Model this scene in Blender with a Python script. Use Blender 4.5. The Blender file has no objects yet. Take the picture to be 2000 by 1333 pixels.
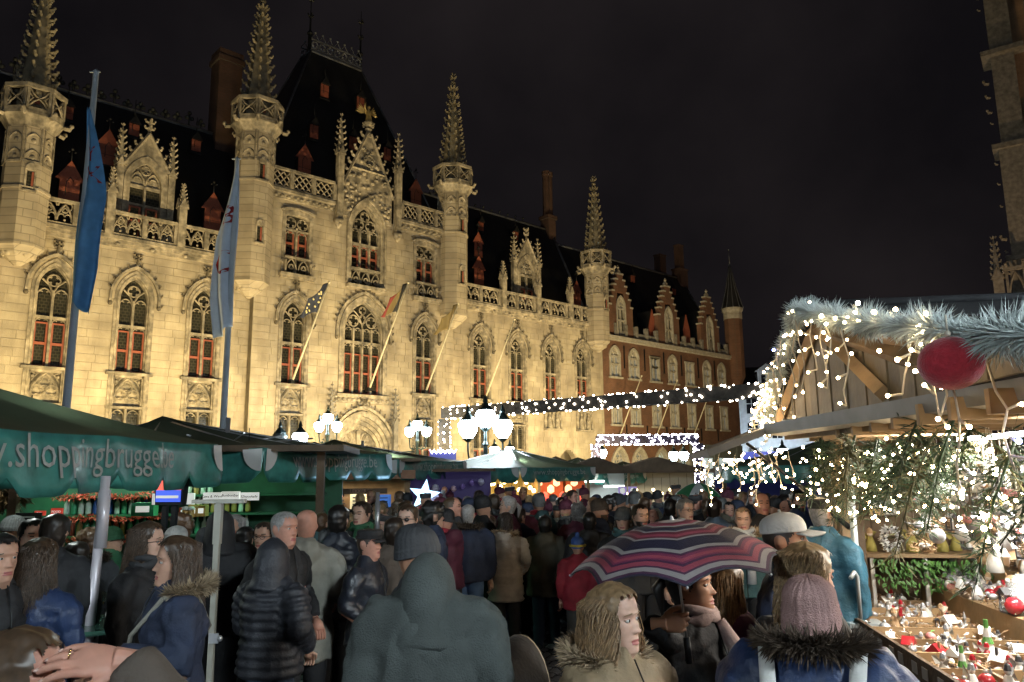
import bpy, bmesh, math, random
import numpy as np
from mathutils import Vector, Matrix, noise, kdtree
R = math.radians
rnd = random.Random(7)
scn = bpy.context.scene
COL = scn.collection

# ---------------------------------------------------------------- camera
F_PX, PITCH, ROLL, EYE = 1479.48, R(9.7477), R(-.6095), 2.1
fwd = Vector((0, math.cos(PITCH), math.sin(PITCH)))
_up = Vector((0, -math.sin(PITCH), math.cos(PITCH)))
_rt = Vector((1, 0, 0))
rgt = math.cos(ROLL) * _rt + math.sin(ROLL) * _up
upv = -math.sin(ROLL) * _rt + math.cos(ROLL) * _up
cd = bpy.data.cameras.new('camera')
cam = bpy.data.objects.new('camera', cd)
COL.objects.link(cam)
cam.matrix_world = Matrix(((rgt.x, upv.x, -fwd.x, 0), (rgt.y, upv.y, -fwd.y, 0), (rgt.z, upv.z, -fwd.z, EYE), (0, 0, 0, 1)))
cd.sensor_width = 36
cd.lens = F_PX / 2000 * 36
cd.clip_start, cd.clip_end = .05, 2000
scn.camera = cam

# ---------------------------------------------------------------- night sky, exposure, sampling
w = bpy.data.worlds.new('World'); scn.world = w; w.use_nodes = True
nt = w.node_tree; nt.nodes.clear()
tc = nt.nodes.new('ShaderNodeTexCoord')
nz = nt.nodes.new('ShaderNodeTexNoise'); nz.inputs['Scale'].default_value = 2.8; nz.inputs['Detail'].default_value = 5
nt.links.new(tc.outputs['Generated'], nz.inputs['Vector'])
cr = nt.nodes.new('ShaderNodeValToRGB')
cr.color_ramp.elements[0].position = .33; cr.color_ramp.elements[0].color = (.0050, .0043, .0052, 1)
cr.color_ramp.elements[1].position = .72; cr.color_ramp.elements[1].color = (.0150, .0122, .0130, 1)
nt.links.new(nz.outputs['Fac'], cr.inputs['Fac'])
bg = nt.nodes.new('ShaderNodeBackground'); bg.inputs['Strength'].default_value = 1.0
nt.links.new(cr.outputs['Color'], bg.inputs['Color'])
wo = nt.nodes.new('ShaderNodeOutputWorld'); nt.links.new(bg.outputs['Background'], wo.inputs['Surface'])
vs = scn.view_settings
scn.display_settings.display_device = 'sRGB'
vs.view_transform = 'Standard'; vs.look = 'None'; vs.exposure = 0; vs.gamma = 1; vs.use_curve_mapping = False
scn.render.engine = 'CYCLES'
cy = scn.cycles
cy.use_denoising = True
try: cy.denoiser = 'OPENIMAGEDENOISE'
except Exception: pass
cy.max_bounces = 5; cy.diffuse_bounces = 2; cy.glossy_bounces = 3; cy.transmission_bounces = 4; cy.transparent_max_bounces = 8
cy.sample_clamp_indirect = 4; cy.sample_clamp_direct = 0
cy.caustics_reflective = False; cy.caustics_refractive = False
cy.use_light_tree = True

# ---------------------------------------------------------------- pixel helpers: a pixel of the 2000 x 1333 photograph to a place in the square
def ray(u, v): return fwd * F_PX + rgt * (u - 1000) + upv * (666.5 - v)
def at(u, v, Y):
    d = ray(u, v); return Vector((0, 0, EYE)) + d * (Y / d.y)
def on_ground(u, v, z=0):
    d = ray(u, v); return Vector((0, 0, EYE)) + d * ((z - EYE) / d.z)

# ---------------------------------------------------------------- object helpers
def tag(o, label=None, cat=None, group=None, kind=None):
    if label: o['label'] = label
    if cat: o['category'] = cat
    if group: o['group'] = group
    if kind: o['kind'] = kind
    return o
def empty(name, loc=(0, 0, 0), rz=0, label=None, cat=None, group=None):
    o = bpy.data.objects.new(name, None); COL.objects.link(o)
    o.location = loc; o.rotation_euler = (0, 0, rz); o.empty_display_size = .1
    return tag(o, label, cat, group)
def link(name, data, parent=None, loc=None, rz=None, scale=None):
    o = bpy.data.objects.new(name, data); COL.objects.link(o)
    if parent: o.parent = parent
    if loc is not None: o.location = loc
    if rz is not None: o.rotation_euler = (0, 0, rz)
    if scale is not None: o.scale = scale
    return o
def copy_tree(o, parent=None, deep=True):
    c = o.copy(); COL.objects.link(c); c.parent = parent
    if deep:
        for ch in list(o.children): copy_tree(ch, c)
    return c

class MB:
    """collects faces and links them as ONE mesh object"""
    def __init__(s): s.v = []; s.f = []; s.m = []; s.sm = []; s.M = None
    def av(s, p):
        p = Vector(p)
        if s.M is not None: p = s.M @ p
        s.v.append(p); return len(s.v) - 1
    def af(s, idx, m=0, smooth=False): s.f.append(tuple(idx)); s.m.append(m); s.sm.append(smooth)
    def box(s, x0, x1, y0, y1, z0, z1, m=0):
        i = [s.av(p) for p in ((x0,y0,z0),(x1,y0,z0),(x1,y1,z0),(x0,y1,z0),(x0,y0,z1),(x1,y0,z1),(x1,y1,z1),(x0,y1,z1))]
        for q in ((0,3,2,1),(4,5,6,7),(0,1,5,4),(1,2,6,5),(2,3,7,6),(3,0,4,7)): s.af([i[k] for k in q], m)
    def cbox(s, c, d, m=0): s.box(c[0]-d[0]/2, c[0]+d[0]/2, c[1]-d[1]/2, c[1]+d[1]/2, c[2]-d[2]/2, c[2]+d[2]/2, m)
    def prism(s, pts, a, b, m=0, axis='y'):
        """polygon pts (2-D) extruded along axis from a to b"""
        def P(p, t):
            return (p[0], t, p[1]) if axis == 'y' else ((t, p[0], p[1]) if axis == 'x' else (p[0], p[1], t))
        A = [s.av(P(p, a)) for p in pts]; B = [s.av(P(p, b)) for p in pts]
        n = len(pts)
        s.af(A if axis != 'z' else A[::-1], m); s.af(B[::-1] if axis != 'z' else B, m)
        for k in range(n): s.af((A[k], B[k], B[(k+1) % n], A[(k+1) % n]), m)
    def band(s, inn, out, y0, y1, m=0, smooth=False):
        """open strip between two polylines in XZ, extruded from y0 (front) to y1"""
        n = len(inn)
        a = [s.av((p[0], y0, p[1])) for p in inn]; b = [s.av((p[0], y0, p[1])) for p in out]
        c = [s.av((p[0], y1, p[1])) for p in inn]; d = [s.av((p[0], y1, p[1])) for p in out]
        for k in range(n - 1):
            s.af((a[k], a[k+1], b[k+1], b[k]), m, smooth)
            s.af((a[k+1], a[k], c[k], c[k+1]), m, smooth)
            s.af((b[k], b[k+1], d[k+1], d[k]), m, smooth)
        s.af((a[0], b[0], d[0], c[0]), m); s.af((b[-1], a[-1], c[-1], d[-1]), m)
    def tube(s, pts, r, n=6, m=0, smooth=True, cap=True, closed=False):
        """swept tube; r is a number or one radius per point"""
        pts = [Vector(p) for p in pts]; N = len(pts)
        rs = [r] * N if not hasattr(r, '__len__') else list(r)
        rings = []; prev = None
        for k in range(N):
            if closed: t = pts[(k+1) % N] - pts[k-1]
            else: t = pts[min(k+1, N-1)] - pts[max(k-1, 0)]
            if t.length < 1e-9: t = Vector((0, 0, 1))
            t.normalize()
            if prev is None:
                a = Vector((0, 0, 1)) if abs(t.z) < .9 else Vector((1, 0, 0))
                x = t.cross(a).normalized()
            else:
                x = prev - t * prev.dot(t)
                x = x.normalized() if x.length > 1e-6 else t.orthogonal().normalized()
            y = t.cross(x); prev = x
            rings.append([s.av(pts[k] + (x * math.cos(2*math.pi*j/n) + y * math.sin(2*math.pi*j/n)) * rs[k]) for j in range(n)])
        for k in range(N if closed else N - 1):
            A, B = rings[k], rings[(k+1) % N]
            for j in range(n): s.af((A[j], A[(j+1) % n], B[(j+1) % n], B[j]), m, smooth)
        if cap and not closed: s.af(rings[0][::-1], m); s.af(rings[-1], m)
    def lathe(s, prof, n=8, m=0, c=(0, 0), smooth=False, ph=0, cap=True):
        """prof: list of (radius, z)"""
        rings = []
        for (rr, z) in prof:
            rings.append([s.av((c[0] + rr*math.cos(ph+2*math.pi*j/n), c[1] + rr*math.sin(ph+2*math.pi*j/n), z)) for j in range(n)])
        for A, B in zip(rings, rings[1:]):
            for j in range(n): s.af((A[j], A[(j+1) % n], B[(j+1) % n], B[j]), m, smooth)
        if cap: s.af(rings[0][::-1], m); s.af(rings[-1], m)
    def ball(s, c, r, m=0, nu=8, nv=5, smooth=True):
        rx, ry, rz = (r, r, r) if not hasattr(r, '__len__') else r
        top = s.av((c[0], c[1], c[2]+rz)); bot = s.av((c[0], c[1], c[2]-rz)); rings = []
        for i in range(1, nv):
            a = math.pi * i / nv
            rings.append([s.av((c[0]+rx*math.sin(a)*math.cos(2*math.pi*j/nu), c[1]+ry*math.sin(a)*math.sin(2*math.pi*j/nu), c[2]+rz*math.cos(a))) for j in range(nu)])
        for j in range(nu):
            s.af((top, rings[0][j], rings[0][(j+1) % nu]), m, smooth); s.af((bot, rings[-1][(j+1) % nu], rings[-1][j]), m, smooth)
        for A, B in zip(rings, rings[1:]):
            for j in range(nu): s.af((A[j], B[j], B[(j+1) % nu], A[(j+1) % nu]), m, smooth)
    def leaf(s, p, a, b, m=0):
        """a small two-triangle folded leaf spanned by a (length) and b (half width)"""
        p, a, b = Vector(p), Vector(a), Vector(b); nrm = a.cross(b)
        if nrm.length > 0: nrm = nrm.normalized() * b.length * .5
        i = [s.av(p), s.av(p + a*.5 + b + nrm), s.av(p + a), s.av(p + a*.5 - b + nrm)]
        s.af((i[0], i[1], i[2]), m); s.af((i[0], i[2], i[3]), m)
    def grid(s, fn, nu, nv, m=0, smooth=True, wrap=False):
        ids = [[s.av(fn(i, j)) for j in range(nv)] for i in range(nu)]
        for i in range(nu - (0 if wrap else 1)):
            for j in range(nv - 1): s.af((ids[i][j], ids[(i+1) % nu][j], ids[(i+1) % nu][j+1], ids[i][j+1]), m, smooth)
        return ids
    def mesh(s, name, mats):
        me = bpy.data.meshes.new(name)
        me.from_pydata([tuple(p) for p in s.v], [], s.f)
        for mt in (mats if isinstance(mats, (list, tuple)) else [mats]): me.materials.append(mt)
        me.polygons.foreach_set('material_index', s.m)
        me.polygons.foreach_set('use_smooth', s.sm)
        me.update()
        return me
    def build(s, name, mats, parent=None, loc=None, rz=None):
        return link(name, s.mesh(name, mats), parent, loc, rz)

def fix_normals(me):
    bm = bmesh.new(); bm.from_mesh(me); bmesh.ops.recalc_face_normals(bm, faces=bm.faces); bm.to_mesh(me); bm.free()

# ---------------------------------------------------------------- materials
MATS = {}
def mat(name, col, rough=.6, metal=0, var=0, vscale=6, bump=0, bscale=30, spec=.5, emit=None, estr=0, island=0, objvar=0, trans=0, coat=0, col2=None, sheen=0, alpha=1, detail=4, streak=0):
    if name in MATS: return MATS[name]
    m = bpy.data.materials.new(name); MATS[name] = m; m.use_nodes = True
    nt = m.node_tree; N = nt.nodes; Lk = nt.links
    b = N['Principled BSDF']
    b.inputs['Base Color'].default_value = (*col, 1); b.inputs['Roughness'].default_value = rough
    b.inputs['Metallic'].default_value = metal; b.inputs['Specular IOR Level'].default_value = spec
    if coat: b.inputs['Coat Weight'].default_value = coat; b.inputs['Coat Roughness'].default_value = .15
    if sheen: b.inputs['Sheen Weight'].default_value = sheen
    if alpha < 1: b.inputs['Alpha'].default_value = alpha
    if trans: b.inputs['Transmission Weight'].default_value = trans
    if emit: b.inputs['Emission Color'].default_value = (*emit, 1); b.inputs['Emission Strength'].default_value = estr
    cur = None
    tcn = None
    if var or bump:
        tcn = N.new('ShaderNodeTexCoord')
        if objvar and streak:
            g0 = N.new('ShaderNodeNewGeometry')
            class _W: outputs = {'Object': g0.outputs['Position']}
            tcn = _W
    if var or island or objvar:
        val = None
        if var:
            n1 = N.new('ShaderNodeTexNoise'); n1.inputs['Scale'].default_value = vscale; n1.inputs['Detail'].default_value = detail
            Lk.new(tcn.outputs['Object'], n1.inputs['Vector'])
            mr = N.new('ShaderNodeMapRange'); mr.inputs['From Min'].default_value = .3; mr.inputs['From Max'].default_value = .7
            mr.inputs['To Min'].default_value = 1 - var; mr.inputs['To Max'].default_value = 1 + var
            Lk.new(n1.outputs['Fac'], mr.inputs['Value']); val = mr.outputs['Result']
            if streak:                                     # rain streaks and soot, drawn out downwards
                mp = N.new('ShaderNodeMapping'); mp.inputs['Scale'].default_value = (1.6, 1.6, .16); Lk.new(tcn.outputs['Object'], mp.inputs['Vector'])
                n4 = N.new('ShaderNodeTexNoise'); n4.inputs['Scale'].default_value = 1.0; n4.inputs['Detail'].default_value = 7; n4.inputs['Roughness'].default_value = .65; Lk.new(mp.outputs['Vector'], n4.inputs['Vector'])
                m4 = N.new('ShaderNodeMapRange'); m4.inputs['From Min'].default_value = .36; m4.inputs['From Max'].default_value = .58; m4.inputs['To Min'].default_value = 1 - streak; m4.inputs['To Max'].default_value = 1; Lk.new(n4.outputs['Fac'], m4.inputs['Value'])
                mu4 = N.new('ShaderNodeMath'); mu4.operation = 'MULTIPLY'; Lk.new(val, mu4.inputs[0]); Lk.new(m4.outputs['Result'], mu4.inputs[1]); val = mu4.outputs['Value']
        def addrand(val, sock, amt):
            mr = N.new('ShaderNodeMapRange'); mr.inputs['To Min'].default_value = 1 - amt; mr.inputs['To Max'].default_value = 1 + amt
            Lk.new(sock, mr.inputs['Value'])
            if val is None: return mr.outputs['Result']
            mu = N.new('ShaderNodeMath'); mu.operation = 'MULTIPLY'; Lk.new(val, mu.inputs[0]); Lk.new(mr.outputs['Result'], mu.inputs[1])
            return mu.outputs['Value']
        if island:
            g = N.new('ShaderNodeNewGeometry'); val = addrand(val, g.outputs['Random Per Island'], island)
        if objvar:
            g = N.new('ShaderNodeObjectInfo'); val = addrand(val, g.outputs['Random'], objvar)
        mx = N.new('ShaderNodeVectorMath'); mx.operation = 'SCALE'
        if col2 and var:
            cm = N.new('ShaderNodeMix'); cm.data_type = 'RGBA'
            cm.inputs[6].default_value = (*col, 1); cm.inputs[7].default_value = (*col2, 1)
            n2 = N.new('ShaderNodeTexNoise'); n2.inputs['Scale'].default_value = vscale * .37; n2.inputs['Detail'].default_value = 5
            Lk.new(tcn.outputs['Object'], n2.inputs['Vector'])
            m2 = N.new('ShaderNodeMapRange'); m2.inputs['From Min'].default_value = .42; m2.inputs['From Max'].default_value = .62
            Lk.new(n2.outputs['Fac'], m2.inputs['Value']); Lk.new(m2.outputs['Result'], cm.inputs[0])
            Lk.new(cm.outputs[2], mx.inputs[0])
        else: mx.inputs[0].default_value = col
        Lk.new(val, mx.inputs['Scale']); Lk.new(mx.outputs['Vector'], b.inputs['Base Color'])
    if bump:
        n3 = N.new('ShaderNodeTexNoise'); n3.inputs['Scale'].default_value = bscale; n3.inputs['Detail'].default_value = 4
        Lk.new(tcn.outputs['Object'], n3.inputs['Vector'])
        bn = N.new('ShaderNodeBump'); bn.inputs['Strength'].default_value = bump; bn.inputs['Distance'].default_value = .02
        Lk.new(n3.outputs['Fac'], bn.inputs['Height']); Lk.new(bn.outputs['Normal'], b.inputs['Normal'])
    return m
def emat(name, col, strength):
    if name in MATS: return MATS[name]
    m = bpy.data.materials.new(name); MATS[name] = m; m.use_nodes = True
    b = m.node_tree.nodes['Principled BSDF']
    b.inputs['Base Color'].default_value = (*[min(1, c*.8) for c in col], 1); b.inputs['Roughness'].default_value = .4
    b.inputs['Emission Color'].default_value = (*col, 1); b.inputs['Emission Strength'].default_value = strength
    return m
def brickmat(name, c1, c2, mortar, bw, bh, rough=.8, gap=.012, bump=.5, plane='xz', var=.25):
    """masonry coursing on object coordinates, with weathering"""
    if name in MATS: return MATS[name]
    m = bpy.data.materials.new(name); MATS[name] = m; m.use_nodes = True
    nt = m.node_tree; N = nt.nodes; Lk = nt.links; b = N['Principled BSDF']; b.inputs['Roughness'].default_value = rough
    t = N.new('ShaderNodeTexCoord'); sp = N.new('ShaderNodeSeparateXYZ'); cb = N.new('ShaderNodeCombineXYZ')
    Lk.new(t.outputs['Object'], sp.inputs[0])
    ad = N.new('ShaderNodeMath'); ad.operation = 'ADD'; Lk.new(sp.outputs['X'], ad.inputs[0]); Lk.new(sp.outputs['Y'], ad.inputs[1])
    Lk.new(ad.outputs[0], cb.inputs['X']); Lk.new(sp.outputs['Z'], cb.inputs['Y'])
    br = N.new('ShaderNodeTexBrick'); Lk.new(cb.outputs[0], br.inputs['Vector'])
    br.inputs['Scale'].default_value = 1; br.inputs['Brick Width'].default_value = bw; br.inputs['Row Height'].default_value = bh
    br.inputs['Mortar Size'].default_value = gap; br.inputs['Color1'].default_value = (*c1, 1); br.inputs['Color2'].default_value = (*c2, 1); br.inputs['Mortar'].default_value = (*mortar, 1)
    n1 = N.new('ShaderNodeTexNoise'); n1.inputs['Scale'].default_value = .9; n1.inputs['Detail'].default_value = 7
    Lk.new(t.outputs['Object'], n1.inputs['Vector'])
    mr = N.new('ShaderNodeMapRange'); mr.inputs['From Min'].default_value = .3; mr.inputs['From Max'].default_value = .7; mr.inputs['To Min'].default_value = 1 - var; mr.inputs['To Max'].default_value = 1 + var
    Lk.new(n1.outputs['Fac'], mr.inputs['Value'])
    mx = N.new('ShaderNodeVectorMath'); mx.operation = 'SCALE'; Lk.new(br.outputs['Color'], mx.inputs[0]); Lk.new(mr.outputs['Result'], mx.inputs['Scale'])
    Lk.new(mx.outputs[0], b.inputs['Base Color'])
    bn = N.new('ShaderNodeBump'); bn.inputs['Strength'].default_value = bump; bn.inputs['Distance'].default_value = .01; bn.invert = True
    Lk.new(br.outputs['Fac'], bn.inputs['Height']); Lk.new(bn.outputs['Normal'], b.inputs['Normal'])
    return m

M_STONE = mat('limestone', (.44, .37, .27), .85, var=.22, vscale=1.3, bump=.35, bscale=22, col2=(.37, .31, .225))
M_BLOCK = mat('ashlar_limestone', (.45, .38, .275), .85, var=.24, vscale=1.1, streak=.2, bump=.3, bscale=25, island=.055, objvar=.055, col2=(.38, .315, .23))
M_JOINT = mat('lime_mortar', (.36, .305, .22), .9, var=.25, vscale=2)
M_CARVE = mat('carved_limestone', (.43, .365, .27), .85, var=.35, vscale=5, bump=.5, bscale=30, col2=(.22, .19, .145), streak=.45)
M_SOOT = mat('sooty_limestone', (.20, .165, .115), .9, var=.4, vscale=7, bump=.5, bscale=30, col2=(.09, .075, .055))
M_BLUESTONE = mat('weathered_grey_stone', (.22, .2, .17), .85, var=.35, vscale=4, bump=.4, bscale=25)
M_SLATE = brickmat('roof_slate', (.012, .012, .014), (.016, .016, .018), (.005, .005, .005), .25, .18, .55, .01, .3)
M_LEAD = mat('lead_sheet', (.16, .165, .18), .5, metal=.3, var=.2, vscale=4)
M_RED = mat('oxblood_painted_wood', (.30, .085, .05), .6, var=.15, vscale=9)
M_BRICK = brickmat('red_brick', (.20, .082, .042), (.15, .06, .032), (.14, .105, .08), .22, .075, .85, .01, .5)
M_DKBRICK = brickmat('dark_brick', (.11, .05, .032), (.085, .04, .028), (.07, .055, .045), .22, .075, .9, .01, .5)
M_GILT = mat('gilded_bronze', (.42, .31, .13), .5, metal=.4, var=.2, vscale=8)
M_IRON = mat('black_wrought_iron', (.02, .022, .024), .45, metal=.5)
def glassmat(name, base, lead, cell, emit=None, es=0):
    m = brickmat(name, base, tuple(c*1.25 for c in base), lead, cell, cell*.8, .25, cell*.09, .25, var=.35)
    b = m.node_tree.nodes['Principled BSDF']; b.inputs['Specular IOR Level'].default_value = .6
    if emit:
        b.inputs['Emission Color'].default_value = (*emit, 1); b.inputs['Emission Strength'].default_value = es
    return m
M_GLASS = glassmat('leaded_glass', (.022, .021, .016), (.055, .05, .035), .17)
M_GLASS2 = glassmat('painted_glow_glass', (.12, .12, .11), (.2, .2, .18), .5, (.8, .8, .66), .12)  # faint glow painted in for light caught by pale blinds
# ================================================================ the gothic hall
TH = R(46.964)
FO = Vector((-9, 40, 0)); FX = Vector((math.sin(TH), math.cos(TH), 0)); FN = Vector((math.cos(TH), -math.sin(TH), 0))
FROT = math.pi/2 - TH
def loc2w(s, y, z): return FO + FX*s - FN*y + Vector((0, 0, z))
def hit(u, v, y0, z0, slope):
    """where the sight line of a pixel meets the inclined plane y = y0 + (z - z0) * slope of the hall"""
    d = ray(u, v); e = Vector((0, 0, EYE)) - FO
    ls, ly, lz = e.dot(FX), -e.dot(FN), EYE; ds, dy, dz = d.dot(FX), -d.dot(FN), d.z
    t = (y0 + (lz - z0)*slope - ly) / (dy - dz*slope)
    return ls + t*ds, ly + t*dy, lz + t*dz

hall = empty('town_hall', FO, FROT, 'long pale stone gothic hall with four pinnacled turrets, floodlit warm yellow', 'building')

def arch(a, spring, apex, n=9, cx=0):
    """pointed arch outline from the left springing over the apex to the right springing"""
    h = max(apex - spring, a*1.001); Rr = (a*a + h*h) / (2*a); c = Rr - a; e = math.asin(min(1, h / Rr))
    Lp = [(cx + c - Rr*math.cos(e*k/n), spring + Rr*math.sin(e*k/n)) for k in range(n + 1)]
    return Lp + [(2*cx - p[0], p[1]) for p in Lp[-2::-1]]
def outline(a, zb, spring, apex, n=9, cx=0): return [(cx - a, zb)] + arch(a, spring, apex, n, cx) + [(cx + a, zb)]
class Opening:
    def __init__(s, cx, a, zb, spring, apex=None): s.cx, s.a, s.zb, s.sp, s.ap = cx, a, zb, spring, apex
    def hw(s, z):
        if z < s.zb: return None
        if z <= s.sp: return s.a
        if s.ap is None or z >= s.ap: return None
        h = max(s.ap - s.sp, s.a*1.001); Rr = (s.a**2 + h*h) / (2*s.a)
        return math.sqrt(max(0, Rr*Rr - (z - s.sp)**2)) - (Rr - s.a)
def free(s0, s1, zs, ops):
    cuts = []
    for o in ops:
        ws = [x for x in (o.hw(z) for z in zs) if x]
        if ws: cuts.append((o.cx - max(ws), o.cx + max(ws)))
    cuts.sort(); out = []; x = s0
    for a, b in cuts:
        if a > x: out.append((x, min(a, s1)))
        x = max(x, b)
    if x < s1: out.append((x, s1))
    return [i for i in out if i[1] - i[0] > .03]
ALLBLOCKS = []
def masonry(mb, s0, s1, z0, z1, yf, ops, course=.36, thick=.5, blocks=True, seed=1):
    rr = random.Random(seed); nrow = max(1, round((z1 - z0) / course)); c = (z1 - z0) / nrow
    for k in range(nrow):
        a, b = z0 + k*c, z0 + (k+1)*c
        for q in range(3):
            qa, qb = a + c*q/3, a + c*(q+1)/3
            for (x0, x1) in free(s0, s1, [qa + .001, (qa + qb)/2], ops): mb.box(x0, x1, yf, yf + thick, qa, qb)
        if blocks:
            for (x0, x1) in free(s0, s1, [a + .01, b - .01], ops):
                x = x0
                while x < x1 - .02:
                    wd = rr.uniform(.55, 1.05)
                    if x1 - (x + wd) < .3: wd = x1 - x
                    if wd > 1.25: wd /= 2
                    ALLBLOCKS.append((x, x + wd, yf, a, b, rr.random())); x += wd

WINGS = [-13.70, -10.57, -7.47]; WINGR = [9.62, 12.77, 15.92, 19.07]; CEN = [-3.12, .95, 5.02]
YC = -.4                                            # the middle part stands a little forward
A, SPR, APX = .76, 9.75, 11.0
ops_l = [Opening(s, A, 1.0, SPR, APX) for s in WINGS]
ops_r = [Opening(s, A, 1.0 if k < 2 else 6.42, SPR, APX) for k, s in enumerate(WINGR)] + [Opening(17.42, 1.0, .05, 2.2, 3.45)]
ops_c = [Opening(s, A, 1.0, SPR, APX) for s in (CEN[0], CEN[2])] + [Opening(.95, 1.42, 6.2, 9.6, 11.5), Opening(.95, 1.72, .05, 3.2, 5.35),
         Opening(CEN[0], .68, 12.1, 15.32), Opening(CEN[2], .68, 12.1, 15.32), Opening(.95, 1.04, 12.2, 15.2, 17.0)]
wm = MB()
masonry(wm, -20.5, -5.0, 0, 12.2, 0, ops_l, seed=3)
masonry(wm, 6.5, 21.0, 0, 12.2, 0, ops_r, seed=4)
masonry(wm, -5.3, 7.1, 0, 16.1, YC, ops_c, seed=5)
wm.box(-5.3, -5.0, YC, 1, 0, 16.1); wm.box(6.85, 7.1, YC, 1, 0, 16.1)
wm.box(-20.5, 21, 1.6, 1.7, 0, 13)                   # dark rooms end here
wm.box(20.8, 21.3, 0, 9, 0, 12.6)
wm.build('wall', M_JOINT, hall)
bmb = MB(); bmb.box(-.5, .5, -.5, .5, -.5, .5)
bme = bmb.mesh('stone_block', [M_BLOCK])
bm = bmesh.new(); bm.from_mesh(bme); bmesh.ops.bevel(bm, geom=[e for e in bm.edges if all(v.co.y < 0 for v in e.verts)], offset=.02, segments=1, affect='EDGES'); bm.to_mesh(bme); bm.free()
def bsize(b):
    p = loc2w((b[0]+b[1])/2, b[2], (b[3]+b[4])/2); d = (p - Vector((0, 0, EYE))).dot(fwd)
    return (b[1]-b[0]) / d if (b[0] > -16 and b[3] > 4) else 0
ALLBLOCKS.sort(key=bsize, reverse=True)
for b in ALLBLOCKS[:300]:
    pr = .012 + .014*b[5]
    link('stone_block', bme, hall, ((b[0]+b[1])/2, b[2] - pr/2 + .03, (b[3]+b[4])/2), scale=(b[1]-b[0]-.018, pr + .06, b[4]-b[3]-.018))
rest = MB()
for b in ALLBLOCKS[300:]:
    pr = .012 + .014*b[5]; rest.box(b[0]+.009, b[1]-.009, b[2]-pr, b[2]+.03, b[3]+.009, b[4]-.009)
tag(rest.build('stone_block_courses', M_BLOCK, hall), kind='stuff')

# ---- carved ornament
def crocket(mb, p, out, sz):
    p = Vector(p); o = Vector(out).normalized(); up = Vector((0, 0, 1))
    mb.tube([p, p + o*sz*.7 + up*sz*.1, p + o*sz*1.0 + up*sz*.55], [sz*.34, sz*.42, sz*.2], 4, smooth=False)
    mb.ball(p + o*sz*.95 + up*sz*.62, sz*.36, nu=5, nv=3)
def spirelet(mb, c, w, z0, z1, n=4, step=.28, ph=None, sz=None):
    """crocketed stone spike"""
    ph = math.pi/n if ph is None else ph; h = z1 - z0
    mb.lathe([(w, z0), (w*.12, z1 - h*.06), (w*.3, z1 - h*.05), (w*.3, z1 - h*.02), (w*.05, z1)], n, c=c, ph=ph)
    k = z0 + step*.4
    while k < z1 - h*.12:
        rr = w*(1 - (k - z0)/h*.93)
        for j in range(n):
            a = ph + 2*math.pi*j/n
            crocket(mb, (c[0] + rr*math.cos(a), c[1] + rr*math.sin(a), k), (math.cos(a), math.sin(a), 0), sz or (step*.42))
        k += step
    zz = z1 - h*.035
    for j in range(4):
        a = math.pi/2*j; crocket(mb, (c[0], c[1], zz - .02), (math.cos(a), math.sin(a), 0), w*.42)
def pinnacle(mb, c, w, z0, zs, z1):
    """square shaft with little gables, then a crocketed spike"""
    mb.box(c[0]-w, c[0]+w, c[1]-w, c[1]+w, z0, zs)
    mb.box(c[0]-w*1.2, c[0]+w*1.2, c[1]-w*1.2, c[1]+w*1.2, zs, zs + w*.35)
    g = w*1.25
    for (dx, dy) in ((0, -1), (0, 1), (1, 0), (-1, 0)):
        if dx == 0: mb.prism([(c[0]-g, zs), (c[0]+g, zs), (c[0], zs + g*2.2)], c[1]+dy*g - .03, c[1]+dy*g + .03)
        else: mb.prism([(c[1]-g, zs), (c[1]+g, zs), (c[1], zs + g*2.2)], c[0]+dx*g - .03, c[0]+dx*g + .03, axis='x')
    spirelet(mb, c, w*1.25, zs + w*.35, z1, 4, step=max(.18, (z1 - zs)/7))
def poly(mb, pts, y, r=.035, closed=False): mb.tube([(p[0], y, p[1]) for p in pts], r, 4, smooth=False, closed=closed)
def circ(cx, cz, r, n=12, a0=0, a1=2*math.pi): return [(cx + r*math.cos(a0 + (a1-a0)*k/n), cz + r*math.sin(a0 + (a1-a0)*k/n)) for k in range(n + (0 if abs(a1-a0-2*math.pi) < 1e-6 else 1))]
def light_head(mb, cx, hw, zs, y, r=.03):
    poly(mb, arch(hw, zs, zs + hw*1.25, 5, cx), y, r)
    for sg in (-1, 1):
        poly(mb, circ(cx + sg*hw*.55, zs + hw*.35, hw*.42, 6, math.pi*.1 if sg > 0 else math.pi*.25, math.pi*.75 if sg > 0 else math.pi*.9), y, r*.8)
def foil(mb, cx, cz, r, n, y, w=.028, ph=math.pi/2):
    for k in range(n):
        a = ph + 2*math.pi*k/n
        poly(mb, circ(cx + r*.52*math.cos(a), cz + r*.52*math.sin(a), r*.5, 8, a - 2.0, a + 2.0), y, w)
    poly(mb, circ(cx, cz, r*1.04, 14), y, w, closed=True)
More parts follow.
